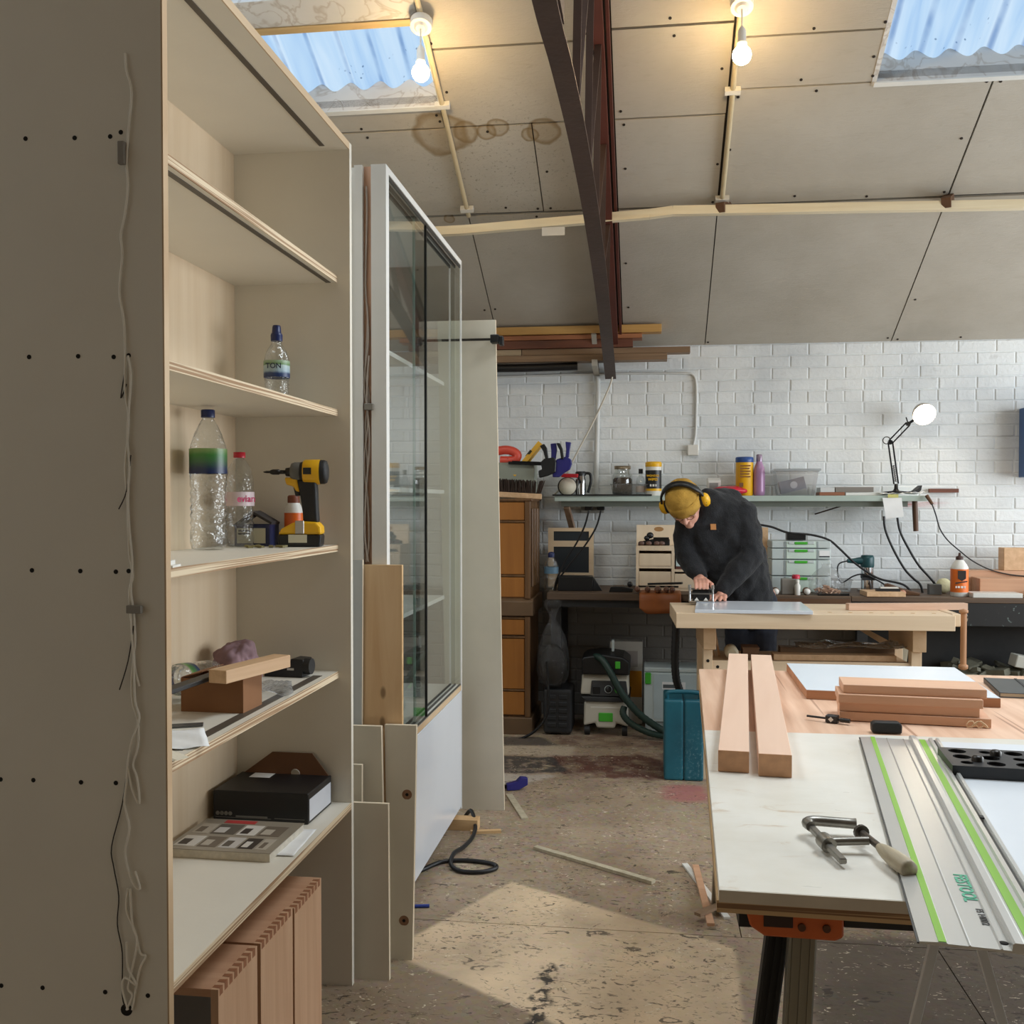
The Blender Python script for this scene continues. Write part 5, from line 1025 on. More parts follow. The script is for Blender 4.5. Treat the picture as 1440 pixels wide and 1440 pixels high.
# ---- items, right of the man ----
pk2 = at(1073,760,Y=6.4); mb = MB(); mb.box((pk2.x-.035,6.44,BT),(pk2.x+.035,6.50,1.238)); solo('upright_plank', mb, m_oak, 'upright plank end between the man and tool cases', 'plank', bevel=.001)
m_sys = plain('pale_grey_case', (196,206,204), .45, var=.03); m_sysd = plain('grey_case_rib', (150,160,160), .5); m_grn = plain('bright_green_latch', (72,176,52), .4)
st = []
for k, (z0_, h, lb) in enumerate(((BT,.098,'lowest pale grey tool case of the bench stack'),(BT+.099,.098,'second pale grey tool case from the bottom'),(BT+.198,.066,'third tool case, printed label at its right'),(BT+.265,.045,'slim top lid case of the stack with green latch'))):
    t = thing('tool_case', lb, 'case', (.905,6.33,z0_), group='stacked tool cases on the bench'); W_ = .172
    mb = MB(); mb.box((-W_,-.12,.002),(W_,.12,h-.002)); bd = mb.obj('body', m_sys, t, .004); mb = MB(); mb.box((-.085,-.1245,.006),(.085,-.12,h-.004)); mb.obj('front_recess', plain('pale_green_panel', (206,224,212), .45, var=.02), bd)
    mb = MB(); mb.box((-.04,-.130,h-.022),(.035,-.1246,h-.006)); mb.obj('latch', m_grn, t, .003)
    for xa, xb in ((-.075,-.041),(.036,.075)): mb = MB(); mb.box((xa,-.129,h-.020),(xb,-.1246,h-.004)); mb.obj('handle_end', m_sys, t, .002)
    for sx_ in (-1, 1): mb = MB(); mb.box((sx_*.095-.004,-.1225,.004),(sx_*.095+.004,-.12,h-.004)); mb.obj('rib', m_sysd, t)
    if k == 2: mb = MB(); mb.box((.105,-.1225,.022),(.165,-.1205,.055)); mb.obj('label', m_paper, t); mb = MB(); mb.box((.105,-.1228,.016),(.165,-.1206,.022)); mb.obj('dark_print', m_dpan, t)
mb = MB(); mb.box((-.055,-.04,0),(.055,.04,.042)); solo('black_box', mb, m_black, 'small black box on top of the stacked cases', 'box', (.885,6.30,BT+.312), bevel=.002)
can = thing('solvent_can', 'grey rectangular can with a red cap', 'can', (.825,6.10,BT)); mb = MB(); mb.box((-.05,-.03,0),(.05,.03,.092)); mb.obj('tin', plain('grey_tin', (150,146,138), .4, .3), can, .004); mb = MB(); mb.lathe([(.024,.092),(.024,.105),(.020,.115),(.0,.116)], (.035,0,0)); mb.obj('cap', plain('crimson_cap', (198,48,70), .4), can)
bottle('small_bottle', 'little white bottle in front of the red-capped can', (.862,6.05,BT), [(.016,0),(.017,.004),(.017,.055),(.010,.065),(.009,.075)], [(.011,.074),(.011,.09),(.0,.09)], m_wplastic, mats=m_wplastic)
for k, (x, y, lb) in enumerate(((.735,6.06,'white-capped brown pot left of the grey can'),(.915,6.08,'brown pot with a pale round lid right of the can'))):
    t = thing('pot', lb, 'pot', (x,y,BT)); mb = MB(); mb.lathe([(.02,0),(.022,.004),(.022,.035),(.018,.04)], (0,0,.022),(0,-1,0)); mb.obj('body', m_brn, t); mb = MB(); mb.lathe([(.018,.04),(.018,.048),(.0,.049)], (0,0,.022),(0,-1,0)); mb.obj('lid', m_wplastic, t)
bg_ = thing('offcut_bag', 'clear bag of small wood offcuts on the bench', 'bag', (1.035,6.11,BT)); mb = MB(); mb.lathe([(.02,.0),(.095,.006),(.105,.05),(.09,.11),(.05,.15),(.025,.165),(.03,.18)], n=26, sx=1.0, sy=.7, caps=False); o = mb.obj('film', m_poly, bg_); md = o.modifiers.new('sub','SUBSURF'); md.levels = md.render_levels = 1; md = o.modifiers.new('d','DISPLACE'); md.texture = tx; md.strength = .022
mb = MB(); rr = random.Random(11)
for k in range(46): a_ = rr.uniform(0,6.28); r_ = rr.uniform(0,.075); mb.cbox((r_*math.cos(a_),r_*math.sin(a_)*.65,.012+rr.uniform(0,.04)*(1-r_/.1)),(rr.uniform(.02,.045),.010,.006),0,Euler((rr.uniform(-.6,.6),rr.uniform(-.6,.6),rr.uniform(0,3))).to_matrix())
o = mb.obj('offcuts', wood('pink_oak_chips', (214,176,146), (166,120,92), 'X', 2.0), bg_); o['kind'] = 'stuff'
mb = MB(); mb.bar((.975,6.03,BT+.006),(1.10,6.035,BT+.006),.028,.01); mb.bar((1.10,6.035,BT+.006),(1.15,6.03,BT+.008),.022,.014,1); solo('chisel', mb, [m_chuck, m_black], 'flat steel chisel in front of the offcut bag', 'chisel')
tub('clear_pot', 'small clear plastic tub behind the cable', 1.10, 1.22, 6.30, 6.40, BT, .075, 'tub')
rt_ = thing('trim_router', 'chrome and dark teal trim router standing on the bench', 'router', (1.305,6.30,BT), R(8)); m_mk = plain('dark_teal_plastic', (22,70,74), .4)
mb = MB(); mb.box((-.045,-.045,.012),(.045,.045,.016)); mb.box((-.045,-.045,.0),(-.035,.045,.012)); mb.box((.035,-.045,.0),(.045,.045,.012)); mb.obj('base_plate', m_chrome, rt_)
mb = MB(); mb.lathe([(.036,.016),(.037,.09),(.036,.145),(.036,.15)], n=22); mb.obj('motor', m_chrome, rt_); mb = MB(); mb.lathe([(.0385,.085),(.0385,.105)], n=22, caps=False); mb.box((-.045,-.05,.075),(.03,-.036,.092)); mb.obj('clamp_ring', m_black, rt_)
mb = MB(); mb.lathe([(.038,.15),(.040,.16),(.040,.205),(.034,.222),(.0,.224)], n=22); mb.obj('cap', m_mk, rt_); mb = MB(); mb.lathe([(.012,-.10),(.016,-.06),(.022,-.03),(.024,0)], (-.02,0,.188),(1,0,0),12); mb.obj('cord_guard', m_mk, rt_)
mb = MB(); mb.tube(curve_pts([(-.12,0,.188),(-.17,0,.17),(-.185,-.02,.12),(-.165,-.03,.06),(-.10,-.05,.10),(-.04,-.06,.11),(.05,-.06,.07),(.09,-.05,.04),(.06,-.07,.012),(.0,-.09,.006)],5),.0045,6); mb.obj('cord', m_cab, rt_)
mb = MB(); mb.cbox((0,0,.014),(.215,.17,.027)); solo('oak_board', mb, m_oak, 'square oak panel in front of the router', 'panel', (1.345,6.08,BT+.0), R(2), bevel=.001)
mb = MB(); mb.box((-.07,-.02,0),(.06,.02,.016)); mb.box((-.05,-.0205,.017),(.05,.012,.024),1); sb_ = solo('bit_holder', mb, [m_black, m_wplastic], 'black strip holder with pale bits on the oak panel', 'holder', (1.375,6.06,BT+.0275), R(2))
df = thing('sanding_block', 'dark brown hand tool with a pink knob by the oak panel', 'tool', (1.47,6.14,BT), R(-12)); mb = MB(); mb.prism([(-.10,-.03,0),(.09,-.03,0),(.10,-.03,.014),(.02,-.03,.03),(-.08,-.03,.065),(-.10,-.03,.06)], (0,.06,0)); mb.obj('body', m_brn, df, .005, 2); mb = MB(); mb.ell((.0,-.045,.016),(.02,.016,.016),14,8); mb.obj('knob', plain('pink_brown_knob', (190,132,108), .4), df)
mb = MB(); mb.box((-.035,-.025,0),(.035,.025,.06)); solo('grey_block', mb, plain('mid_grey_block', (98,98,94), .6), 'mid grey block left of the glue bottle', 'block', (1.665,6.20,BT), bevel=.002); mb = MB(); mb.ell((0,0,.045),(.045,.035,.045),18,12); solo('sponge', mb, plain('cream_sponge', (206,200,160), .8, bump=.4), 'cream sponge behind the glue bottle', 'sponge', (1.74,6.28,BT))
gg = thing('glue_bottle', 'large white wood-glue bottle with an orange label', 'bottle', (1.775,6.10,BT)); mb = MB(); mb.lathe([(.044,0),(.048,.006),(.048,.165),(.040,.182),(.024,.205),(.018,.212)], n=28); mb.obj('body', m_wplastic, gg); mb = MB(); mb.lathe([(.0485,.025),(.0485,.158)], n=28, caps=False); sl = mb.obj('sleeve', plain('orange_print', (226,112,36), .4, var=.08, scale=14), gg)
mb = MB(); mb.lathe([(.020,.208),(.020,.228),(.008,.232),(.006,.25),(.0,.251)]); mb.obj('cap', plain('dark_brown_cap', (64,36,28), .5), gg)
mb = MB(); mb.prism([(-.022,-.0492,.150),(.022,-.0492,.150),(.022,-.0492,.105),(.0,-.0492,.090),(-.022,-.0492,.105)], (0,.003,0)); mb.obj('dark_shield', ink((38,26,20)), sl); mb = MB(); mb.prism([(-.035,-.0494,.082),(.030,-.0494,.092),(.030,-.0494,.086),(-.035,-.0494,.074)], (0,.003,0)); mb.obj('dark_stripe', ink((38,26,20)), sl)
for x, w_ in ((-.034,.006),(-.022,.011),(-.005,.012),(.012,.008)): mb = MB(); mb.box((x,-.0494,.050),(x+w_,-.046,.062)); mb.obj('print_mark', m_wplastic, sl)
tb_ = [((1.90,6.14,BT+.005),(2.9,6.30,BT+.100),'thick pinkish timber lying at the bench right end, front one'),((1.875,6.31,BT+.005),(2.9,6.42,BT+.135),'taller pinkish timber behind the front one')]
for a, c, lb in tb_: mb = MB(); mb.box(a, c); solo('timber_block', mb, m_beecht, lb, 'timber', bevel=.002)
mb = MB(); mb.box((2.09,6.32,BT+.136),(2.45,6.42,BT+.27)); solo('timber_block', mb, m_oak, 'pale timber block raised at the picture right edge', 'timber', bevel=.002)
mb = MB(); mb.cbox((0,0,.013),(.27,.13,.026)); solo('white_slab', mb, plain('grey_white_slab', (206,204,196), .5, var=.06), 'thin whitish slab lying right of the glue bottle', 'slab', (1.955,6.075,BT), R(2), bevel=.002)
mb = MB(); mb.cbox((0,0,.018),(.4,.07,.034)); solo('timber_strip', mb, m_oak, 'pale timber strip at the front right of bench', 'timber', (2.32,6.06,BT), R(3), bevel=.001)

# ---- under the back bench ----
bag = thing('rubbish_bag', 'clear polythene bag standing on the black case', 'bag', (-.565,6.02,.29)); mb = MB(); mb.lathe([(.01,.0),(.095,.01),(.105,.10),(.10,.22),(.075,.32),(.035,.40),(.022,.42),(.045,.47),(.07,.51),(.05,.53)], n=28, sx=1.0, sy=.9, caps=False); o = mb.obj('film', m_poly, bag); md = o.modifiers.new('sub','SUBSURF'); md.levels = md.render_levels = 1; md = o.modifiers.new('d','DISPLACE'); md.texture = tx; md.strength = .035; md.mid_level = .7
mb = MB(); mb.ell((0,0,.13),(.088,.082,.135),18,10); o = mb.obj('dark_contents', m_blk2, bag); md = o.modifiers.new('d','DISPLACE'); md.texture = tx; md.strength = .03; md.mid_level = .8
cs_ = thing('power_tool_case', 'black ribbed tool case standing beside the chest', 'case', (-.537,6.13,0)); mb = MB(); mb.box((-.085,-.13,.01),(.085,.13,.275)); mb.obj('shell', plain('charcoal_case', (40,41,43), .5), cs_, .016, 3)
for k in range(5): mb = MB(); mb.box((-.06,-.136,.05+.042*k),(-.008,-.129,.075+.042*k)); mb.box((.008,-.136,.05+.042*k),(.06,-.129,.075+.042*k)); o = mb.obj('rib', _mats['charcoal_case'], cs_, .003); o['kind'] = 'stuff'
# dust extractor
m_beige = plain('warm_grey_plastic', (196,190,174), .45, var=.03); m_hose = plain('dark_green_hose', (32,54,46), .5)
vx = thing('dust_extractor', 'beige and black dust extractor with green latches and hose', 'vacuum', (-.250,6.20,0)); W_ = .133
mb = MB(); mb.prism([(-W_,-.17,.055),(-W_+.07,-.17,.075),(-.055,-.17,.045),(.055,-.17,.045),(W_-.07,-.17,.075),(W_,-.17,.055),(W_-.004,-.17,.205),(-W_+.004,-.17,.205)], (0,.34,0)); mb.obj('container', m_beige, vx, .012, 2)
mb = MB(); mb.prism([(-W_-.012,-.175,.225),(-W_+.02,-.185,.205),(W_-.02,-.185,.205),(W_+.012,-.175,.225),(W_+.012,-.175,.235),(-W_-.012,-.175,.235)], (0,.36,0)); mb.obj('bumper', m_black, vx, .006, 2)
mb = MB(); mb.prism([(-W_-.02,-.15,.24),(W_+.005,-.15,.24),(W_-.0,-.13,.36),(-W_-.012,-.13,.36)], (0,.30,0)); mb.obj('motor_housing', m_beige, vx, .012, 2)
mb = MB(); mb.prism([(-.092,-.172,.237),(W_+.0,-.172,.237),(W_-.012,-.150,.325),(-.086,-.150,.325)], (0,.012,0)); cp_ = mb.obj('control_panel', plain('charcoal_panel', (44,44,44), .5), vx, .003)
mb = MB(); mb.box((-.078,-.171,.250),(-.035,-.160,.292)); mb.obj('socket_cover', m_black, cp_, .002)
for x, c2 in ((.015,m_sys),(.075,m_grn)):
    mb = MB(); mb.lathe([(.019,0),(.019,.008),(.015,.012),(.0,.012)], (x,-.164,.278),(0,-1,.25),20); k_ = mb.obj('dial', m_grn if c2 is m_grn else m_black, cp_)
    mb = MB(); mb.lathe([(.020,.0),(.023,.0),(.023,.003),(.020,.003)], (x,-.166,.278),(0,-1,.25),20,caps=False); mb.obj('dial_ring', c2, cp_)
mb = MB(); mb.prism([(-W_-.012,-.16,.362),(W_+.008,-.16,.362),(W_+.010,-.16,.44),(W_-.03,-.16,.47),(-.02,-.16,.485),(-W_+.0,-.16,.468),(-W_-.014,-.16,.45)], (0,.31,0)); mb.obj('lid', m_black, vx, .010, 2)
mb = MB(); mb.box((.055,-.168,.402),(.085,-.158,.445)); mb.obj('latch', m_grn, vx, .003); mb = MB(); mb.box((-.042,-.176,.085),(.042,-.170,.138)); mb.obj('front_latch', m_grn, vx, .003); mb = MB(); mb.box((-.09,-.172,.165),(.10,-.168,.173)); mb.obj('grip_line', plain('light_line', (216,212,200), .4), vx)
for x in (-.112,.112):
    for y in (-.15,.12): mb = MB(); mb.cyl((x-.016,y,.028),(x+.016,y,.028),.028,n=18); mb.obj('wheel', m_blk2, vx)
mb = MB(); mb.box((.03,-.02,.485),(.045,.0,.555)); mb.obj('handle_stub', m_sys, vx)
def ribbed(pts, r, n=6): 
    P_ = curve_pts(pts, n); return P_, [r*(1.06 if i % 2 else .96) for i in range(len(P_))]
mb = MB(); P_, rr_ = ribbed([(-.075,-.10,.44),(-.06,-.14,.468),(-.02,-.17,.452),(.03,-.20,.38),(.10,-.22,.26),(.20,-.24,.15),(.32,-.25,.07),(.40,-.22,.03)],.021,10); mb.tube(P_, rr_, 12)
mb2 = MB(); mb.obj('hose', m_hose, vx); P_, rr_ = ribbed([(.112,-.20,.185),(.105,-.215,.14),(.16,-.23,.085),(.27,-.25,.04),(.38,-.24,.025)],.019,10); mb2.tube(P_, rr_, 12); mb2.obj('hose', m_hose, vx)
bh = thing('vacuum_hose', 'black hose hanging from the workbench behind the teal case', 'hose', (0,0,0)); mb = MB(); P_, rr_ = ribbed([tuple(at(px,py,Y=5.56)) for px,py in ((951,868),(950,900),(949,930),(951,955),(956,975))]+[(.155,5.5,.28),(.16,5.42,.03)],.021,10); mb.tube(P_, rr_, 12); mb.obj('tube', m_black, bh)
# teal case
m_teal, nt, b = _new('scuffed_teal_plastic'); p = pos_node(nt); rp = ramp(nt, [(.3, lin((20,82,98))), (.7, lin((30,102,118)))]); nt.links.new(noise(nt, p, 5, 5), rp.inputs[0])
sxz = N(nt, 'ShaderNodeSeparateXYZ'); nt.links.new(p, sxz.inputs[0]); col = over(nt, rp.outputs[0], (128,162,168), mul(nt, mul(nt, thresh(nt, noise(nt, p, 70, 5, .7), .53, .64), thresh(nt, sxz.outputs['Z'], .34, .08)), thresh(nt, sxz.outputs['X'], .12, .22)), .6); nt.links.new(col, b.inputs['Base Color']); b.inputs['Roughness'].default_value = .42
tl = thing('teal_case', 'scuffed teal saw case standing on end by the table', 'case', (.178,5.10,0)); 
for s_, x0_, x1_ in ((0,-.098,-.0012),(1,.0012,.098)): mb = MB(); mb.box((x0_,0,.0),(x1_,.30,.405)); o = mb.obj('half_shell', m_teal, tl, .012, 3)
mb = MB(); mb.box((-.0052,.007,.01),(.0052,.29,.398)); mb.obj('seam', plain('dark_teal', (12,52,62), .5), tl)
mb = MB(); mb.tube(curve_pts([(-.08,.06,.39),(-.082,.05,.428),(-.06,.05,.438),(0,.05,.440),(.06,.05,.438),(.082,.05,.428),(.08,.06,.39)],4),.011,10); mb.obj('handle', m_teal, tl)
# pale case under the bench and a white-orange box
pc = thing('tool_case', 'pale tool case with green latches on floor behind the teal one', 'case', (.165,6.30,0)); mb = MB(); mb.box((-.19,-.12,.06),(.19,.12,.36)); mb.obj('body', m_sys, pc, .006, 2); mb = MB(); mb.box((-.19,-.12,.362),(.19,.12,.39)); mb.obj('lid', m_sys, pc, .006); mb = MB(); mb.box((-.18,-.11,.0),(.18,.11,.06)); mb.obj('base', m_sysd, pc)
for x in (-.165,.165):
    mb = MB(); mb.box((x-.018,-.13,.29),(x+.018,-.119,.36)); mb.obj('latch', m_grn, pc, .004)
mb = MB(); mb.box((-.13,-.1225,.08),(.13,-.119,.35)); mb.obj('front_recess', plain('pale_blue_grey', (188,202,204), .45), pc); mb = MB(); mb.box((-.08,-.1245,.26),(.06,-.122,.305)); mb.obj('label', m_paper, pc); mb = MB(); mb.box((-.075,-.1250,.268),(.02,-.1242,.29)); mb.obj('label_print', ink((90,96,98)), pc)
wo = thing('tall_carton', 'white and orange carton behind the dust extractor', 'box', (-.135,6.43,0)); mb = MB(); mb.box((-.105,-.05,0),(.10,.05,.52)); mb.obj('carton', m_wplastic, wo, .002); mb = MB(); mb.box((-.095,-.0512,.17),(.096,-.0500,.335)); mb.obj('orange_panel', plain('orange_yellow_print', (226,150,24), .5), wo); mb = MB(); mb.box((-.09,-.0512,.36),(.07,-.0500,.46)); mb.obj('grey_panel', ink((190,182,176)), wo)
wcable('floor_lead', 'black cable on the floor beside the wooden chest', [(768,930),(771,970),(769,1005),(752,1028),(728,1040),(700,1043)], .008, 5.90, m_cab)
# junk under the right end
m_off = wood('pale_offcut', (206,196,170), (170,158,132), 'Z', 1.0)
for k, (a, c, w_, lb) in enumerate((((1.52,6.15,0),(1.60,6.27,.74),.05,'pale offcut leaning under the bench, next to vise handle'), ((1.42,6.12,0),(1.53,6.255,.68),.04,'offcut strip leaning left of its paler neighbour'), ((1.30,6.12,.10),(1.48,6.22,.50),.03,'slanting pale offcut behind the workbench leg'))):
    mb = MB(); mb.bar(a, c, w_, .02, 0, (0,1,0)); solo('offcut', mb, m_off, lb, 'offcut')
lsf = thing('low_shelf', 'low plank shelf of scraps under the bench right end', 'shelf', (0,0,0)); mb = MB(); mb.box((1.72,6.06,.38),(2.26,6.28,.405)); mb.obj('plank', m_off, lsf)
for x in (1.74,2.20): mb = MB(); mb.box((x,6.08,0),(x+.04,6.26,.38)); mb.obj('support', m_bk, lsf)
mb = MB(); rr = random.Random(4)
for k in range(26): mb.cbox((rr.uniform(1.75,2.23),rr.uniform(6.08,6.24),.41+rr.uniform(0,.055)),(rr.uniform(.04,.12),rr.uniform(.03,.08),rr.uniform(.01,.04)),0,Euler((rr.uniform(-.3,.3),rr.uniform(-.4,.4),rr.uniform(0,3))).to_matrix())
o = mb.obj('scraps', plain('grey_green_scrap', (92,90,76), .7, var=.35, scale=8)); tag(o, 'heap of grey-green scraps on the low shelf', 'scraps', kind='stuff')
mb = MB(); mb.cbox((2.12,6.10,.485),(.12,.07,.07),0,Euler((.1,.2,.3)).to_matrix()); solo('white_block', mb, plain('dull_white', (170,168,158), .6), 'dull whitish block on top of the scraps', 'block', bevel=.004)
# =====================================================================
# JOINER'S WORKBENCH AND THE MAN AT WORK
# =====================================================================
m_bw = wood('pale_beech_bench', (234,212,182), (214,186,152), 'X', .8, .5, .6); m_bwz = wood('pale_beech_leg', (232,208,176), (212,182,146), 'Z', .8, .5, .6); m_bwy = wood('pale_beech_bearer', (216,186,150), (194,160,122), 'Y', .8, .5, .6)
jb = thing('joiners_bench', 'pale beech woodworking bench with an end vise in front of the man', 'workbench', (.137,5.037,0), R(2.37))
mb = MB(); mb.box((0,.055,.778),(1.33,.52,.85)); mb.box((0,0,.775),(1.33,.053,.85)); mb.obj('top', m_bw, jb, .002)
mb = MB()
for k in range(9): mb.cyl((.46+.1*k,.10,.8495),(.46+.1*k,.10,.8505),.011,n=14)
o = mb.obj('dog_holes', plain('dog_hole_wood', (190,150,92), .6), jb); o['kind'] = 'stuff'
for x0, x1 in ((.142,.188),(1.155,1.205)):
    for y0 in (.10,.42):
        mb = MB(); mb.box((x0,y0,0),(x1,y0+.055,.66)); mb.obj('leg', m_bwz, jb, .002)
    mb = MB(); mb.box((x0-.002,.075,.66),(x1+.014,.50,.775)); mb.obj('bearer', m_bwy, jb, .002)
for y0 in (.115,.435):
    mb = MB(); mb.box((.188,y0,.535),(1.155,y0+.03,.60)); st_ = mb.obj('stretcher', m_bw, jb, .002)
    if y0 < .2:
        mb = MB()
        for x in (.215,1.12): mb.cyl((x,y0-.001,.568),(x,y0+.004,.568),.008,n=12)
        o = mb.obj('bolt_holes', m_hole, st_); o['kind'] = 'stuff'
mb = MB(); mb.hexa([(.90,.44,.775),(.94,.44,.775),(1.15,.44,.66),(1.15,.44,.62),(.90,.46,.775),(.94,.46,.775),(1.15,.46,.66),(1.15,.46,.62)]); mb.obj('brace', m_bwz, jb)
mb = MB(); mb.box((.19,.13,.585),(1.15,.45,.60)); mb.obj('tray_board', m_bwy, jb)
mb = MB()
for x in (.165,): mb.cyl((x,.0985,.69),(x,.103,.69),.008,n=12); mb.cyl((x,.0985,.60),(x,.103,.60),.008,n=12)
o = mb.obj('peg_holes', m_hole, jb); o['kind'] = 'stuff'
mb = MB(); mb.box((1.333,.06,.790),(1.375,.30,.852)); vj = mb.obj('vise_jaw', m_bw, jb, .003)
mb = MB(); mb.cyl((1.375,.12,.828),(1.41,.12,.828),.012); mb.cyl((1.398,.12,.828),(1.422,.12,.828),.021); mb.obj('vise_screw', m_chrome, vj)
mb = MB(); mb.cyl((1.400,.095,.86),(1.400,.095,.60),.0145,.0145,12); mb.lathe([(.0145,0),(.022,-.004),(.022,-.02),(.012,-.027),(.0,-.027)], (1.40,.095,.602)); mb.lathe([(.0145,0),(.021,.004),(.021,.016),(.0,.022)], (1.40,.095,.852)); mb.obj('vise_handle', wood('vise_handle_wood', (196,146,104), (164,116,80), 'Z', 1.5), vj)
# stored in the bench tray
mb = MB(); mb.box((.50,.16,.601),(1.10,.24,.628)); o = solo('stored_board', mb, m_oak, 'pale board stored in the bench tray, front', 'board', (.137,5.037,0), R(2.37)); 
mb = MB(); mb.box((.55,.26,.601),(1.12,.34,.650)); o = solo('stored_board', mb, m_b4, 'grey-brown board stored in the bench tray, back', 'board', (.137,5.037,0), R(2.37))
sheet('polythene_sheet', 'dusty polythene sheet crumpled on the bench tray', (1.02,5.31,.652), .55, .18, R(4), .02, clear('dusty_polythene', (.7,.68,.64), .2, .3, 30, .35, .15), 'sheet')
mb = MB(); mb.lathe([(.02,-.05),(.034,-.045),(.034,.045),(.02,.05)], (0,0,0), (0,1,0), 18); solo('mallet_head', mb, m_off, 'round pale mallet head in the bench tray', 'mallet', (.42,5.24,.634))
mb = MB(); mb.box((-.04,-.06,0),(.04,.06,.055)); mb.box((-.042,-.062,.055),(.042,.062,.062)); solo('small_tin', mb, m_brn, 'small brown box with a pale lid in the bench tray', 'box', (.515,5.26,.601))
mb = MB(); mb.bar((.335,5.30,.602),(.315,5.30,.77),.012,.012); mb.bar((.365,5.31,.602),(.335,5.32,.77),.012,.012); solo('folding_rule', mb, m_oak, 'folding wooden rule upright behind the left bench leg', 'ruler')
# on the bench
mb = MB(); mb.prism([(0,0,0),(.565,0,0),(.575,.46,0),(.03,.46,0)], (0,0,.0165)); wbd = solo('white_board', mb, plain('white_melamine', (222,228,236), .16, var=.01), 'white board on the bench under the man\'s left hand', 'board', (.228,5.045,.851), 0.0, bevel=.001)
mb = MB(); mb.box((-.305,-.02,0),(.305,.025,.033)); solo('oak_batten', mb, wood('pink_oak', (220,186,160), (196,156,130), 'X', 1.0), 'pinkish oak batten at the back right of the bench', 'batten', (1.30,5.335,.851), R(9.5), bevel=.001)
jig = thing('trimming_jig', 'chrome-framed black trimming tool gripped by the man', 'tool', (.278,5.46,.868))
mb = MB(); mb.box((-.066,-.05,.0),(.066,.05,.007)); mb.obj('sole', m_chrome, jig, .002)
for x in (-.06,.06): mb = MB(); mb.cyl((x,-.035,.007),(x,-.035,.078),.006,n=12); mb.cyl((x,-.035,.070),(x,-.035,.09),.009,n=12); mb.obj('post', m_chrome, jig)
for z in (.066,.040): mb = MB(); mb.box((-.064,-.040,z),(.064,-.030,z+.008)); mb.obj('rail', plain('dull_steel_rail', (120,118,112), .35, .8), jig)
mb = MB(); mb.box((-.045,-.028,.008),(.045,.045,.062)); mb.obj('body', m_black, jig, .006, 2)
for x in (-.024,.024): mb = MB(); mb.prism([(x-.012,-.042,.008),(x+.012,-.042,.008),(x,-.042,.024)], (0,.008,0)); mb.obj('wing_nut', m_wplastic, jig)
# ---------------- the man ----------------
def capsule(mb, a, b, ra, rb, n=14, k=4):
    a, b = Vector(a), Vector(b); d = (b-a); L = d.length; d = d/L if L > 1e-6 else Vector((0,0,1)); u, v = basis(d); rings = []
    for i in range(k+1):
        t = math.pi/2*(1-i/k); rings.append((a - d*(ra*math.sin(t)), max(ra*math.cos(t), 1e-4)))
    for i in range(k+1):
        t = math.pi/2*(i/k); rings.append((b + d*(rb*math.sin(t)), max(rb*math.cos(t), 1e-4)))
    mb.ring([[c+u*(r*math.cos(2*math.pi*j/n))+v*(r*math.sin(2*math.pi*j/n)) for j in range(n)] for c, r in rings], 0, True)
def chain(mb, pts): 
    for (a, ra), (b, rb) in zip(pts[:-1], pts[1:]): capsule(mb, a, b, ra, rb)
def remesh(o, vox, smooth=4, fac=.5):
    md = o.modifiers.new('remesh','REMESH'); md.mode = 'VOXEL'; md.voxel_size = vox; md.use_smooth_shade = True
    if smooth: md = o.modifiers.new('smooth','SMOOTH'); md.iterations = smooth; md.factor = fac
hu = Vector((-.34,-.66,.67)).normalized(); hl = Vector((.88,-.28,.17)); hl = (hl-hu*hl.dot(hu)).normalized(); hf = hl.cross(hu).normalized()
hc = Vector((.196,5.565,1.392)); HM = Matrix((hl, -hf, hu)).transposed()        # head frame: x his left, -y face, z crown
def hp_(l, f, u): return hc + hl*l + hf*f + hu*u
m_skin, nt, b = _new('skin'); b.inputs['Base Color'].default_value = lin((214,158,136)); b.inputs['Roughness'].default_value = .5; b.inputs['Subsurface Weight'].default_value = .1; b.inputs['Subsurface Radius'].default_value = (.02,.008,.005)
mb = MB()
mb.ell(hc, (.076,.096,.112), 22, 16, 0, HM)                                                   # skull
mb.ell(hp_(0,.035,-.055), (.060,.062,.062), 18, 12, 0, HM)                                    # face and jaw
mb.ell(hp_(0,.078,-.092), (.026,.022,.022), 14, 10, 0, HM)                                    # chin
capsule(mb, hp_(0,.098,.000), hp_(0,.119,-.034), .008, .0125); mb.ell(hp_(.012,.102,-.036), (.008,.010,.008), 10, 8, 0, HM); mb.ell(hp_(-.012,.102,-.036), (.008,.010,.008), 10, 8, 0, HM)   # nose
for s_ in (-1, 1):
    mb.ell(hp_(s_*.030,.084,.012), (.022,.012,.008), 12, 8, 0, HM)                            # brow
    mb.ell(hp_(s_*.044,.070,-.030), (.018,.018,.016), 12, 8, 0, HM)                           # cheek
    mb.ell(hp_(s_*.078,-.008,-.012), (.010,.018,.030), 12, 8, 0, HM)                          # ear
mb.ell(hp_(0,.096,-.063), (.022,.008,.0045), 12, 8, 0, HM); mb.ell(hp_(0,.095,-.073), (.018,.008,.005), 12, 8, 0, HM)   # lips
capsule(mb, hp_(0,-.035,-.075), (.345,5.70,1.395), .056, .066)                                # neck
chain(mb, [((.345,5.70,1.36),.085), ((.44,5.74,1.24),.115), ((.545,5.81,1.00),.105), ((.575,5.835,.88),.115)])
chain(mb, [((.50,5.70,1.345),.055), ((.545,5.665,1.11),.042), ((.405,5.595,.915),.028)])
chain(mb, [((.235,5.665,1.285),.055), ((.208,5.70,1.10),.040), ((.282,5.625,.985),.027)])
for s_, x in ((-1,.515),(1,.635)):
    chain(mb, [((x,5.835,.86),.080), ((x+.005*s_,5.80,.48),.055), ((x,5.84,.10),.040)]); chain(mb, [((x,5.86,.06),.035), ((x+.01*s_,5.68,.04),.030)])
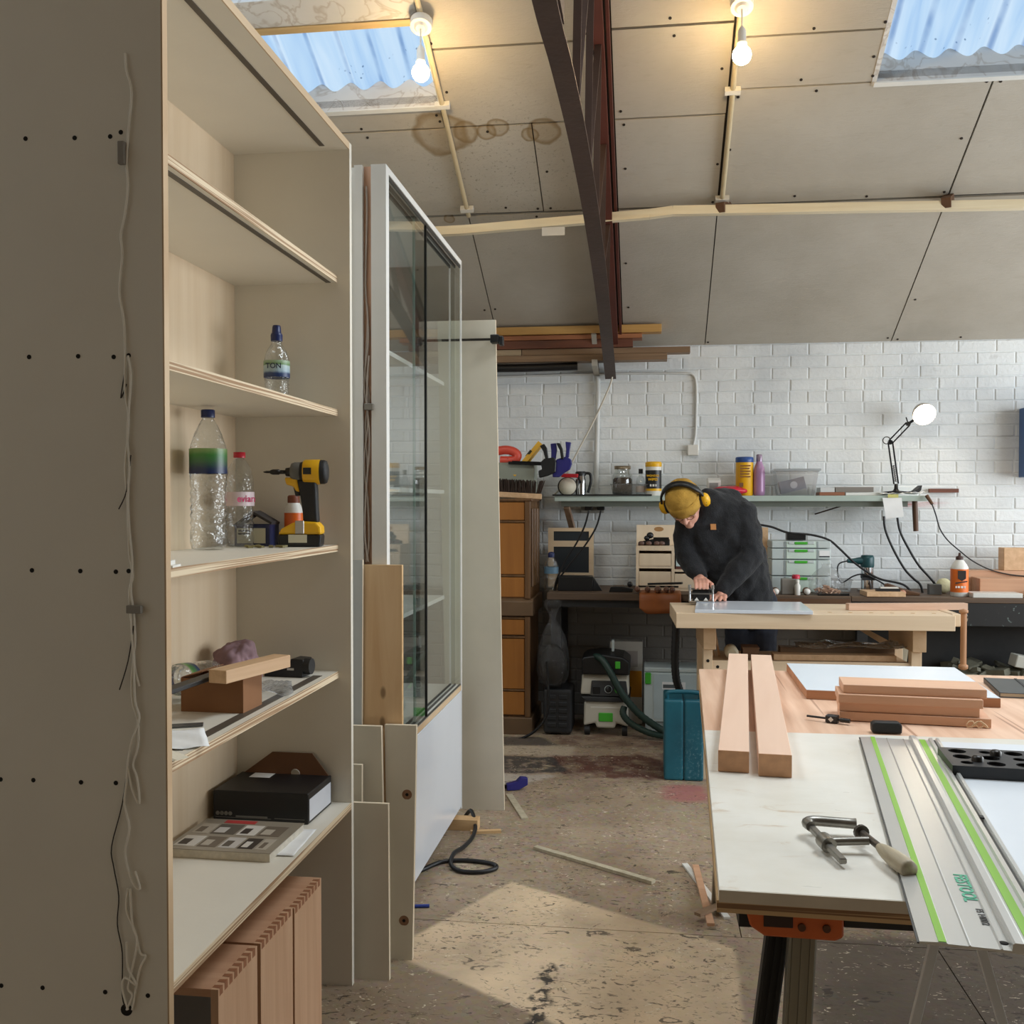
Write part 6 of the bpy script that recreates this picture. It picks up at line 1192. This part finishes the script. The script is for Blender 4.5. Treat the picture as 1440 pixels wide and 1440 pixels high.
# his left hand, flat on the board
wr = Vector((.395,5.588,.905)); d = Vector((-.22,-.97,0)).normalized(); sd = Vector((.97,-.22,0)); zb = .868
pc_ = wr + d*.048 + Vector((0,0,-.019)); capsule(mb, wr, pc_, .025, .021)
for s_ in (-.026,-.009,.009,.026): capsule(mb, pc_-d*.02+sd*s_*.8, pc_+d*.03+sd*s_, .0165, .0125)
for s_, L_, sp in ((-.030,.072,-.16),(-.010,.082,-.03),(.010,.076,.08),(.029,.060,.20)):
    a0 = pc_+d*.034+sd*s_; dd = (d+sd*sp).normalized(); k1 = a0+dd*L_*.42+Vector((0,0,.008)); k2 = k1+dd*L_*.32+Vector((0,0,-.009)); k3 = k2+dd*L_*.24+Vector((0,0,-.006))
    a0.z = zb+.016; k1.z = zb+.020; k2.z = zb+.0125; k3.z = zb+.0085; capsule(mb, a0, k1, .0105, .0095); capsule(mb, k1, k2, .0095, .0088); capsule(mb, k2, k3, .0088, .0078)
t0 = pc_-sd*.03; t1 = t0+(-sd*.8+d*.55).normalized()*.036; t2 = t1+(-sd*.5+d*.85).normalized()*.030; t0.z, t1.z, t2.z = zb+.020, zb+.016, zb+.010; capsule(mb, t0, t1, .0135, .011); capsule(mb, t1, t2, .011, .0088)
# his right hand, closed over the tool
wr2 = Vector((.280,5.620,.988)); pc2 = Vector((.280,5.545,.975)); capsule(mb, wr2, pc2, .025, .022)
for s_ in (-.026,-.009,.009,.026): capsule(mb, (pc2.x+s_*.8,5.57,.976), (pc2.x+s_,5.515,.972), .017, .0135)
for s_, L_ in ((-.030,.9),(-.010,1.05),(.010,1.1),(.030,1.0)):
    x = pc2.x+s_; p0_, p1_, p2_, p3_ = Vector((x,5.508,.972)), Vector((x,5.475-.006*L_,.972)), Vector((x,5.440,.962)), Vector((x,5.422,.944-.004*L_))
    p0_ = Vector((x,5.510,.974)); capsule(mb, p0_, p1_, .0115, .0105); capsule(mb, p1_, p2_, .0105, .0095); capsule(mb, p2_, p3_, .0095, .0085)
capsule(mb, (pc2.x+.034,5.545,.968), (pc2.x+.058,5.505,.955), .0145, .0115); capsule(mb, (pc2.x+.058,5.505,.955), (pc2.x+.052,5.472,.944), .0115, .009)
man = mb.obj('person', m_skin); remesh(man, .0052, 3, .4); tag(man, 'man in mustard beanie and dark fleece bending over the bench', 'person')
m_fl, nt, b = _new('charcoal_fleece'); p = pos_node(nt); rp = ramp(nt, [(.3, lin((17,18,20))), (.75, lin((34,35,39)))]); nt.links.new(noise(nt, p, 26, 6, .7), rp.inputs[0]); nt.links.new(rp.outputs[0], b.inputs['Base Color']); b.inputs['Roughness'].default_value = .95
b.inputs['Sheen Weight'].default_value = .12; b.inputs['Sheen Roughness'].default_value = .5
bp = N(nt, 'ShaderNodeBump', i_Strength=.6, i_Distance=.006); nt.links.new(noise(nt, p, 150, 4), bp.inputs['Height']); nt.links.new(bp.outputs[0], b.inputs['Normal'])
mb = MB()
chain(mb, [((.335,5.685,1.375),.098), ((.42,5.735,1.265),.150), ((.505,5.79,1.08),.150), ((.555,5.825,.92),.138), ((.57,5.83,.80),.142)])
mb.ell((.385,5.735,1.39), (.135,.10,.085), 18, 12, 0, Euler((0,R(-12),0)).to_matrix())
mb.ell((.535,5.79,1.02), (.130,.13,.22), 18, 12); chain(mb, [((.30,5.69,1.25),.115), ((.385,5.74,1.06),.115), ((.48,5.79,.90),.125)])
chain(mb, [((.36,5.70,1.37),.10), ((.500,5.705,1.325),.092)]); chain(mb, [((.34,5.68,1.345),.10), ((.235,5.665,1.275),.084)])
chain(mb, [((.505,5.70,1.325),.092), ((.540,5.68,1.22),.082), ((.548,5.655,1.10),.074), ((.475,5.62,1.005),.064), ((.415,5.598,.932),.050)])
capsule(mb, (.425,5.60,.945), (.408,5.592,.922), .054, .052)
chain(mb, [((.228,5.665,1.27),.084), ((.208,5.68,1.18),.074), ((.212,5.69,1.10),.068), ((.250,5.65,1.035),.056), ((.278,5.622,.998),.047)])
chain(mb, [(hp_(.055,-.075,-.085),.030), (hp_(0,-.100,-.070),.034), (hp_(-.05,-.08,-.09),.030)]); chain(mb, [(hp_(.062,-.04,-.115),.030), (hp_(.055,-.085,-.085),.030)])
jk = mb.obj('jacket', m_fl, man); remesh(jk, .0085, 5, .5)
tw = bpy.data.textures.new('folds','CLOUDS'); tw.noise_scale = .075; tw.noise_depth = 2; md = jk.modifiers.new('folds','DISPLACE'); md.texture = tw; md.texture_coords = 'GLOBAL'; md.strength = .028; md.mid_level = .5
md = jk.modifiers.new('sm2','SMOOTH'); md.iterations = 2; md.factor = .5
m_tr = plain('navy_trouser_cloth', (30,34,46), .9, var=.2, scale=30)
mb = MB(); mb.ell((.575,5.835,.84), (.145,.11,.12), 18, 12)
for s_, x in ((-1,.515),(1,.635)): chain(mb, [((x,5.835,.82),.094), ((x+.005*s_,5.80,.48),.072), ((x,5.84,.14),.060)])
o = mb.obj('trousers', m_tr, man); remesh(o, .010, 4); md = o.modifiers.new('folds','DISPLACE'); md.texture = tw; md.strength = .02; md.mid_level = .5
for s_, x in ((-1,.515),(1,.635)):
    mb = MB(); chain(mb, [((x,5.845,.15),.052), ((x,5.85,.075),.050), ((x+.01*s_,5.72,.052),.046), ((x+.014*s_,5.66,.045),.040)]); o = mb.obj('boot', m_brn, man); remesh(o, .008, 2)
    mb = MB(); mb.box((x-.045+.01*s_,5.62,.0),(x+.045+.01*s_,5.90,.014)); mb.obj('sole', m_blk2, o, .006, 2)
m_bean, nt, b = _new('mustard_knit'); tc = N(nt,'ShaderNodeTexCoord'); rp = ramp(nt, [(.3, lin((158,120,44))), (.7, lin((194,152,66)))]); nt.links.new(noise(nt, tc.outputs['Object'], 18, 5), rp.inputs[0]); nt.links.new(rp.outputs[0], b.inputs['Base Color']); b.inputs['Roughness'].default_value = .95
bp = N(nt, 'ShaderNodeBump', i_Strength=.5, i_Distance=.006); nt.links.new(noise(nt, tc.outputs['Object'], 160, 2), bp.inputs['Height']); nt.links.new(bp.outputs[0], b.inputs['Normal'])
def head_obj(name, mb, mats, parent): 
    o = mb.obj(name, mats, parent); o.matrix_local = Matrix.Translation(hc) @ HM.to_4x4(); return o
mb = MB(); mb.lathe([(.0875,.012),(.090,.05),(.087,.078),(.076,.106),(.056,.126),(.030,.138),(.001,.141)], n=36, sx=1.0, sy=1.20, caps=False); o = head_obj('beanie', mb, m_bean, man)
md = o.modifiers.new('sub','SUBSURF'); md.levels = md.render_levels = 2; md = o.modifiers.new('d','DISPLACE'); md.texture = tw; md.strength = .012; md.mid_level = .4
mb = MB(); rings = []
for r_, z in ((.088,-.006),(.0955,-.004),(.0965,.028),(.0955,.054),(.089,.057)):
    rings.append([((r_+(.0012 if j % 2 else 0))*math.cos(2*math.pi*j/96), (r_+(.0012 if j % 2 else 0))*1.19*math.sin(2*math.pi*j/96), z) for j in range(96)])
mb.ring(rings, 0, False); cf = mb.obj('cuff', m_bean, o)
# ear defenders
ed = bpy.data.objects.new('ear_defenders', None); C.objects.link(ed); ed.parent = man; ed.matrix_local = Matrix.Translation(hc) @ HM.to_4x4()
mb = MB(); rings = []
for i in range(25):
    t = math.pi*i/24; x, z = .112*math.cos(t), .020+.138*math.sin(t); nx, nz = math.cos(t), math.sin(t); w_ = .017 if 3 < i < 21 else .010
    rings.append([(x,-w_-.012,z),(x+nx*.010,-w_-.012,z+nz*.010),(x+nx*.012,-.012,z+nz*.012),(x+nx*.010,w_-.012,z+nz*.010),(x,w_-.012,z)])
mb.ring(rings, 0, True); mb.obj('headband', m_black, ed)
for s_ in (-1, 1):
    mb = MB(); mb.lathe([(.030,0),(.038,.004),(.040,.014),(.036,.022)], (s_*.084,-.008,.005), (s_,0,0), 24, sx=.82, sy=1.1); cu_ = mb.obj('cushion', m_blk2, ed)
    mb = MB(); mb.lathe([(.036,.020),(.040,.026),(.039,.038),(.030,.050),(.014,.056),(.0,.057)], (s_*.084,-.008,.005), (s_,0,0), 24, sx=.80, sy=1.1); mb.obj('cup', m_yel, ed)
    mb = MB(); mb.tube([(s_*.112,-.012,.03),(s_*.125,-.035,.01),(s_*.120,-.036,-.01)],.003,6); mb.obj('wire', m_black, ed)
for s_ in (-1, 1):
    mb = MB(); mb.ell((s_*.030,-.0875,-.006), (.0115,.0105,.0105), 16, 12); o = head_obj('eye', mb, plain('eye_white', (210,200,192), .2, var=0), man); mb = MB(); mb.ell((s_*.030,-.0965,-.008), (.0052,.003,.0052), 12, 8); mb.obj('iris', ink((52,38,28)), o)
    mb = MB(); mb.tube([(s_*.014,-.0945,.010),(s_*.030,-.0985,.015),(s_*.047,-.089,.010)],.0028,6); head_obj('eyebrow', mb, plain('brown_hair', (92,66,46), .8), man)
mb = MB()
for s_ in (-1, 1): mb.tube([(s_*.031+.021*math.cos(t), -.108+.004*abs(math.cos(t)), -.010+.015*math.sin(t)) for t in [2*math.pi*i/20 for i in range(20)]], .0015, 6, closed=True); mb.tube([(s_*.052,-.104,-.006),(s_*.075,-.06,-.004),(s_*.083,-.01,-.004)], .0015, 6)
mb.tube([(-.010,-.108,-.008),(0,-.1115,-.005),(.010,-.108,-.008)], .0014, 6); o = head_obj('spectacles', mb, plain('thin_brown_wire', (90,70,52), .3, .6), man)
q = at(1003,741,Y=5.575); mb = MB(); mb.cbox(q, (.030,.006,.032), 0, Euler((R(-15),0,R(10))).to_matrix()); mb.obj('chest_badge', plain('orange_patch', (176,118,62), .7), jk)
# =====================================================================
# FOREGROUND TABLE AND LOOSE THINGS ON THE FLOOR
# =====================================================================
TZ = .81
m_mel, nt, b = _new('worn_white_melamine'); p = pos_node(nt); rp = ramp(nt, [(.35, lin((222,216,202))), (.7, lin((234,230,220)))]); nt.links.new(noise(nt, p, 4, 5, .6), rp.inputs[0]); col = rp.outputs[0]
mp = N(nt, 'ShaderNodeMapping'); mp.inputs['Scale'].default_value = (4, 12, 1); mp.inputs['Rotation'].default_value = (0,0,.6); nt.links.new(p, mp.inputs['Vector'])
col = over(nt, col, (190,160,122), mul(nt, thresh(nt, noise(nt, mp.outputs[0], 1.6, 6, .65, 1.0), .58, .72), thresh(nt, noise(nt, p, 2.2, 2), .45, .6)), .75)
nt.links.new(col, b.inputs['Base Color']); rr2 = N(nt,'ShaderNodeMapRange'); rr2.inputs['To Min'].default_value = .22; rr2.inputs['To Max'].default_value = .42; nt.links.new(noise(nt, mp.outputs[0], 3, 4), rr2.inputs['Value']); nt.links.new(rr2.outputs[0], b.inputs['Roughness'])
bp = N(nt, 'ShaderNodeBump', i_Strength=.18, i_Distance=.004); nt.links.new(noise(nt, mp.outputs[0], 4, 6), bp.inputs['Height']); nt.links.new(bp.outputs[0], b.inputs['Normal'])
m_greyedge = plain('grey_brown_lipping', (206,194,174), .6, var=.1)
m_pinkply, nt, b = _new('pink_scored_ply'); p = pos_node(nt)
mp = N(nt, 'ShaderNodeMapping'); mp.inputs['Scale'].default_value = (30, 2.0, 1); nt.links.new(p, mp.inputs['Vector']); rp = ramp(nt, [(.35, lin((212,170,140))), (.65, lin((232,196,168)))]); nt.links.new(noise(nt, mp.outputs[0], 1, 5), rp.inputs[0]); col = rp.outputs[0]
mp2 = N(nt, 'ShaderNodeMapping'); mp2.inputs['Scale'].default_value = (46, .7, 1); mp2.inputs['Rotation'].default_value = (0,0,-.16); nt.links.new(p, mp2.inputs['Vector'])
sc_ = thresh(nt, noise(nt, mp2.outputs[0], 1, 1), .655, .675); col = over(nt, col, (142,92,66), sc_, .55); nt.links.new(col, b.inputs['Base Color']); b.inputs['Roughness'].default_value = .5
ft = thing('assembly_table', 'big work table, worn white front and scored pink ply back', 'table', (0,0,0))
AX = lambda y: .108+(y-1.555)*.034
def tprism(x1, y0, y1, z0, z1): return [(AX(y0),y0,z0),(x1,y0-.0,z0),(x1,y1,z0),(AX(y1),y1,z0)], (0,0,z1-z0)
mb = MB(); P_, d_ = tprism(1.75, 1.553, 2.640, TZ-.019, TZ); P_[1] = (1.75,1.50,TZ-.019); mb.prism(P_, d_); mb.mi[-6:] = [0,0,0,0,0,0]; tb = mb.obj('white_sheet', [m_mel, m_greyedge], ft, .0008)
mb = MB(); mb.hexa([(AX(1.553),1.5515,TZ-.019),(1.75,1.4985,TZ-.019),(1.75,1.500,TZ-.019),(AX(1.553),1.553,TZ-.019),(AX(1.553),1.5515,TZ-.0005),(1.75,1.4985,TZ-.0005),(1.75,1.500,TZ-.0005),(AX(1.553),1.553,TZ-.0005)]); mb.obj('front_lipping', m_greyedge, tb)
mb = MB(); P_, d_ = tprism(1.75, 2.643, 3.61, TZ-.019, TZ-.001); mb.prism(P_, d_); mb.obj('pink_sheet', m_pinkply, ft, .0008)
mb = MB(); mb.prism([(.105,1.56,TZ-.038),(1.75,1.505,TZ-.038),(1.75,3.60,TZ-.038),(.175,3.60,TZ-.038)], (0,0,.0185)); mb.obj('ply_sheet', ply_edge('dark_ply_edge', (204,170,124), (140,104,70)), ft)
mb = MB(); mb.box((.30,1.60,TZ-.068),(1.72,1.66,TZ-.039)); mb.obj('black_beam', m_black, ft, .002)
mb = MB(); mb.box((.24,3.40,TZ-.09),(1.72,3.46,TZ-.039)); mb.obj('rear_beam', m_bk, ft)
m_ora = plain('orange_steel', (214,104,40), .45, var=.08)
mb = MB(); mb.prism([(.150,1.585,TZ-.039),(.298,1.585,TZ-.041),(.298,1.585,TZ-.078),(.285,1.585,TZ-.084),(.18,1.585,TZ-.082),(.158,1.585,TZ-.068)], (0,.065,0)); br = mb.obj('orange_bracket', m_ora, ft, .003)
mb = MB(); mb.box((.178,1.5835,TZ-.066),(.222,1.586,TZ-.044)); mb.obj('slot', plain('dark_brown_slot', (58,36,26), .6), br)
for x in (.235,.272): mb = MB(); mb.cyl((x,1.581,TZ-.064),(x,1.586,TZ-.064),.006,n=14); mb.obj('bolt', plain('dull_bolt', (96,62,44), .4, .5), br)
m_alu = plain('grey_aluminium', (134,130,116), .35, .8, .05)
mb = MB(); mb.box((.142,1.60,TZ-.075),(.165,1.63,TZ-.040)); mb.obj('end_cap', m_blk2, ft)
def leg(a, c, w, name='leg', m_=None):
    mb = MB(); mb.bar(a, c, w, w*.8, 0, (0,1,0)); l_ = mb.obj(name, m_ or m_alu, ft, .003)
    for s_ in (-.32,.0,.32): mb2 = MB(); a2, c2 = Vector(a)+Vector((w*s_,-w*.42,0)), Vector(c)+Vector((w*s_,-w*.42,0)); mb2.bar(a2, c2, .006, .004, 0, (0,1,0)); mb2.obj('leg_rib', m_ or m_alu, l_)
leg((.243,1.632,TZ-.08),(.205,1.60,0),.042); leg((.215,1.68,TZ-.07),(.155,1.85,0),.036,'leg',m_bk)
leg((.26,3.42,TZ-.09),(.24,3.50,0),.045); leg((1.6,1.63,TZ-.07),(1.64,1.60,0),.042); leg((1.6,3.42,TZ-.09),(1.64,3.50,0),.045)
m_strut = plain('bare_alu_strut', (226,229,231), .4, 0, .03)
for a, c in (((.500,1.75,TZ-.03),(.33,1.75,0)),((.515,1.75,TZ-.03),(.735,1.75,0))): mb = MB(); mb.bar(a, c, .015, .012, 0, (0,1,0)); mb.obj('strut', m_strut, ft, .001)
# on the table
m_tim = wood('pink_beech_timber', (236,204,180), (220,182,156), 'Y', .5, .5, .6); m_teg = plain('timber_end_grain', (206,156,116), .6, var=.12, scale=40)
def timber(name, label, c0, c1, w, h, z0):
    c0, c1 = Vector(c0+(0,)), Vector(c1+(0,)); d = c1-c0; L = d.length; rz = math.atan2(d.y, d.x)-math.pi/2
    t = thing(name, label, 'timber', (c0.x,c0.y,z0), rz, 'two squared timbers'); mb = MB(); mb.box((-w/2,0.002,0),(w/2,L,h)); mb.obj('beam', m_tim, t, .001); mb = MB(); mb.box((-w/2,0,0),(w/2,.002,h)); mb.obj('end_grain', m_teg, t)
timber('square_timber', 'left one of two squared pink timbers lying along the table', (.185,2.232), (.319,3.670), .066, .046, TZ+.001); timber('square_timber', 'right one of two squared pink timbers, knife mark near its far end', (.270,2.205), (.395,3.64), .069, .048, TZ+.001)
wp = thing('laminate_board', 'thick white panel with wooden edges lying on the table', 'panel', (0,0,TZ)); wpl = plain('white_face_laminate', (226,232,238), .25, var=.01)
PP = [(.470,3.10,0),(1.00,3.04,0),(1.03,3.585,0),(.478,3.60,0)]
mb = MB(); mb.prism(PP, (0,0,.026)); mb.obj('core', wood('panel_core', (190,142,106), (156,110,78), 'X', .8), wp); mb = MB(); mb.prism([(x,y,.0262) for x,y,_ in PP], (0,0,.0012)); mb.obj('face', wpl, wp)
for k, (x0, x1, dy, lb) in enumerate(((.512,.888,.0,'bottom board of the pink timber stack'),(.512,.862,.004,'second board from the bottom of the timber stack'),(.508,.868,-.006,'third board up in the pink timber stack'),(.522,.882,.006,'top board of the pink timber stack'))):
    mb = MB(); mb.box((0,0,0),(x1-x0,.125,.0235)); solo('pink_board', mb, wood('pink_board_wood', (228,184,152), (206,158,124), 'X', .6, .5, .6), lb, 'board', (x0, 2.805+dy, TZ+.001+.024*k), R(-7.5+.8*k), 'stack of pink boards', .001)
sq = MB(); sq.tube([(.30+.012*math.cos(k*.9)+k*.0016, -.004, .012+.009*math.sin(k*1.1)) for k in range(26)], .0016, 5); o = solo('shaving', sq, plain('pale_shaving', (226,196,156), .6), 'curled wood shaving at the timber stack front', 'shaving', (.53,2.79,TZ), R(-7.5))
mk = thing('marking_gauge', 'small black marking gauge lying before the timber stack', 'gauge', (.490,2.775,TZ), R(-25)); mb = MB(); mb.box((-.018,-.012,0),(.014,.012,.020)); mb.obj('stock', m_black, mk, .002); mb = MB(); mb.cyl((-.07,0,.010),(.03,-.004,.010),.003,n=8); mb.cyl((.02,-.004,.010),(.045,-.005,.010),.006,n=10); mb.obj('stem', m_black, mk); mb = MB(); mb.cbox((-.003,-.0125,.010),(.010,.001,.010),0,Euler((0,R(45),0)).to_matrix()); mb.obj('white_mark', m_wplastic, mk)
mb = MB(); mb.prism([(-.036,0,.0),(.036,0,.0),(.037,0,.022),(.030,0,.028),(-.030,0,.028),(-.037,0,.022)], (0,.032,0)); solo('rail_block', mb, m_blk2, 'black rounded block at the far end of the guide rail', 'block', (.602,2.655,TZ+.001), R(-2), bevel=.004, seg=2)
nb_ = thing('notebook', 'dark grey notebook with elastic strap at the table right', 'notebook', (1.17,3.32,TZ), R(-8)); mb = MB(); mb.box((-.10,-.13,.002),(.10,.13,.012)); mb.obj('pages', plain('cream_pages', (214,206,186), .7), nb_); mb = MB(); mb.box((-.103,-.133,.012),(.103,.133,.015)); mb.box((-.103,-.133,0),(.103,.133,.002)); mb.box((-.103,-.133,.0),(-.100,.133,.015)); mb.obj('cover', plain('charcoal_cover', (74,76,74), .5), nb_, .001); mb = MB(); mb.box((-.012,-.1345,-.0),(-.004,.1345,.0165)); mb.obj('elastic', m_black, nb_)
m_mel2 = plain('clean_white_board', (222,226,230), .3, var=.015)
mb = MB(); mb.prism([(.560,1.46,0),(1.72,1.43,0),(1.72,2.53,0),(.690,2.57,0)], (0,0,.004)); solo('white_sheet_board', mb, m_mel2, 'clean white sheet lying on the table right of the rail', 'board', (.0,.0,TZ+.0005))
tyt = thing('hole_tray', 'black tray with rows of round holes on the white sheet', 'tray', (.64,2.235,TZ+.005), R(-5)); mb = MB(); W_, D_, H_ = .36, .165, .026
mb.box((0,0,0),(W_,.006,H_)); mb.box((0,D_-.006,0),(W_,D_,H_)); mb.box((0,.006,0),(.006,D_-.006,H_)); mb.box((W_-.006,.006,0),(W_,D_-.006,H_)); mb.box((.006,.006,0),(W_-.006,D_-.006,.003)); mb.obj('case', m_black, tyt)
def holed(mb, x0, x1, y0, y1, cx, cy, r, z, n=16):
    C_ = [(x1,y1),(x0,y1),(x0,y0),(x1,y0)]; P_ = []; Q = []
    for j in range(n):
        t = 2*math.pi*(j+.5)/n; c_, s_ = math.cos(t), math.sin(t); k = min(((x1-cx) if c_ > 0 else (cx-x0))/max(abs(c_),1e-6), ((y1-cy) if s_ > 0 else (cy-y0))/max(abs(s_),1e-6)); P_.append((cx+c_*k, cy+s_*k, z)); Q.append((cx+r*c_, cy+r*s_, z))
    for ci, (ax_, ay_) in enumerate(C_):
        j = ci*n//4 + n//8 - 1; P_[j] = P_[j]
    o = Q+P_; mb.add(o+[(x,y,z-.006) for x,y,z in Q], [(j,(j+1)%n,n+(j+1)%n,n+j) for j in range(n)]+[((j+1)%n,j,2*n+j,2*n+(j+1)%n) for j in range(n)])
    for (cx_, cy_), j in zip(C_, (n//8-1+0, n//8-1+n//4, n//8-1+n//2, n//8-1+3*n//4)): mb.add([P_[j],(cx_,cy_,z),P_[(j+1) % n]], [(0,1,2)])
mb = MB(); nx, ny = 6, 3
for i in range(nx):
    for j in range(ny):
        a, c = .006+(W_-.012)*i/nx, .006+(W_-.012)*(i+1)/nx; e, f = .006+(D_-.012)*j/ny, .006+(D_-.012)*(j+1)/ny; holed(mb, a, c, e, f, (a+c)/2, (e+f)/2, .019 if (i+j) % 3 else .013, H_)
mb.obj('holed_plate', plain('black_grid_plate', (34,34,35), .4), tyt)
for k, (x, y) in enumerate(((.06,.05),(.11,.11),(.2,.05))): mb = MB(); mb.lathe([(.012,.0),(.012,.012),(.008,.016),(.0,.017)], (x,y,H_-.004)); mb.obj('cutter', m_chuck, tyt)
# guide rail
m_rail = plain('satin_anodised_aluminium', (214,213,208), .30, .55, .02); m_strip = plain('lime_green_strip', (134,184,66), .4, var=.02); m_rub = plain('black_splinter_strip', (70,68,64), .5)
gr = thing('guide_rail', 'long aluminium saw guide rail with two lime strips across the table', 'guide rail', (.357,1.385,TZ+.005), 0)
rd = Vector((.5205-.357, 2.580-1.385, 0)); L_ = rd.length; gr.rotation_euler = (0,0,math.atan2(rd.y, rd.x)-math.pi/2); W_ = .182
prof = [(0,0),(0,.003),(.022,.0045),(.023,.0045),(.034,.0045),(.035,.0035),(.060,.0035),(.062,.005),(.064,.0035),(.098,.0035),(.100,.005),(.102,.0035),(.112,.0035),(.113,.012),(.116,.014),(.126,.014),(.129,.012),(.130,.0045),(.134,.0045),(.150,.0045),(.156,.0045),(.158,.010),(.165,.011),(.167,.005),(.172,.005),(.174,.011),(.180,.011),(W_,.008),(W_,0)]
mb = MB(); mb.ring([[(x,0,z) for x,z in prof],[(x,L_,z) for x,z in prof]], 0, True, False); mb.obj('extrusion', m_rail, gr)
for x0, x1 in ((.0235,.0335),(.1355,.149)): mb = MB(); mb.box((x0,.001,.0046),(x1,L_-.001,.0056)); mb.obj('lime_strip', m_strip, gr)
mb = MB(); mb.box((-.003,0,0),(-.0002,L_,.002)); mb.obj('splinter_strip', m_rub, gr)
mb = MB(); mb.box((.1672,.0,.004),(.1718,L_,.0054)); mb.obj('slot_shadow_strip', plain('dark_rail_slot', (54,52,48), .5), gr); mb = MB(); mb.box((.150,-.006,.001),(.168,.002,.009)); mb.box((.166,.56,.009),(.174,.575,.0125)); o = mb.obj('end_stop', m_black, gr, .001); o['kind'] = 'stuff'
words('lettering', 'FESTOOL', .027, plain('green_print', (84,176,140), .4, var=0), gr, (.088,.215,.0042), (0,0,R(-90)), bold=.0007); words('lettering', 'FS 1400/2', .0145, ink((52,50,48)), gr, (.094,.105,.0042), (0,0,R(-90)), bold=.0002)
mb = MB(); mb.lathe([(.006,.0),(.006,.0006),(.0,.0006)], (.106,.022,.0036), (0,0,1), 14); mb.obj('end_hole', m_hole, gr)
# screw clamp
m_cast = plain('worn_clamp_steel', (134,130,122), .35, .85, .15, 30); sc = thing('screw_clamp', 'worn steel screw clamp with a wooden handle on the white table', 'clamp', (.282,1.812,TZ+.0015))
mb = MB(); mb.bar((.0,.0,.020),(.030,-.145,.010),.013,.010); mb.obj('bar', m_cast, sc, .002)
mb = MB(); mb.tube(curve_pts([(.0,-.01,.022),(-.004,.012,.022),(.010,.024,.022),(.045,.024,.021),(.082,.022,.020)],5),[.009]*20+[.010],10); mb.obj('fixed_jaw', m_cast, sc)
mb = MB(); mb.cyl((.012,-.060,.017),(.018,-.085,.015),.0135,n=14); mb.tube(curve_pts([(.016,-.072,.017),(.045,-.068,.018),(.085,-.066,.020)],5),.0075,8); mb.obj('sliding_jaw', m_cast, sc)
mb = MB(); mb.cyl((.082,-.030,.021),(.098,-.096,.019),.0062,n=10); mb.lathe([(.013,0),(.013,.007),(.0,.008)], (.082,-.030,.021),(-.23,.97,.03),14); mb.obj('screw', plain('dark_screw_thread', (92,84,76), .4, .7), sc)
mb = MB(); dd = Vector((.26,-.96,-.03)).normalized(); mb.lathe([(.007,.0),(.009,.008),(.0115,.02),(.014,.045),(.0150,.075),(.0145,.090),(.0135,.096),(.0,.096)], (.097,-.092,.0185), dd, 14); mb.obj('handle', wood('worn_grey_handle', (190,176,148), (150,136,112), 'Y', 1.5), sc)

# ---- loose on the floor ----
def stick(name, label, a, c, w, h, mat, z=0.0):
    mb = MB(); mb.bar((a[0],a[1],z+h/2+.001),(c[0],c[1],z+h/2+.001),w,h); solo(name, mb, mat, label, 'offcut')
stick('wood_strip', 'long pale wood strip lying alone on the floor', (-.448,4.016), (.022,3.706), .026, .012, m_off); stick('wood_strip', 'white strip, longest of the crossed offcuts by the table', (.142,3.911), (.265,3.42), .022, .008, m_wplastic)
stick('wood_strip', 'pink-brown strip lying across the white offcut', (.181,3.871), (.206,3.335), .024, .010, m_beecht, .009); stick('wood_strip', 'short brown strip, topmost of the crossed offcuts', (.165,3.385), (.288,3.525), .026, .010, m_b4, .020)
stick('wood_strip', 'thin pale strip on the floor past the tall panel foot', (-.655,4.74), (-.537,4.39), .03, .006, m_off)
mb = MB(); P_ = [(-.95,3.66,.008),(-.86,3.69,.008),(-.79,3.80,.008),(-.70,3.83,.008),(-.60,3.81,.009),(-.57,3.765,.009),(-.62,3.715,.009),(-.70,3.715,.009),(-.745,3.77,.012),(-.752,3.86,.022),(-.735,3.98,.008),(-.72,4.10,.008),(-.725,4.20,.024),(-.76,4.30,.056),(-.80,4.37,.008)]
mb.tube(curve_pts(P_, 8), .0085, 8); solo('floor_cable', mb, m_cab, 'black cable looped once on the floor by the display cabinet', 'cable')
fc = thing('blue_clamp', 'blue clamp head on the floor at the tall panel foot', 'clamp', (-.632,4.83,0), R(20)); mb = MB(); mb.prism([(-.05,-.015,.003),(.01,-.015,.003),(.055,-.015,.025),(.055,-.015,.06),(.02,-.015,.065),(.0,-.015,.045),(-.05,-.015,.035)], (0,.03,0)); mb.obj('head', m_tealblue, fc, .004, 2); mb = MB(); mb.bar((-.12,0,.02),(-.048,0,.02),.008,.018); mb.obj('bar', m_lampk, fc)
mb = MB(); mb.cyl((-.795,3.375,.006),(-.745,3.385,.006),.006,n=10); solo('blue_plug', mb, plain('blue_plastic', (46,66,150), .4), 'tiny blue plastic plug on the floor by the holed board', 'plug')
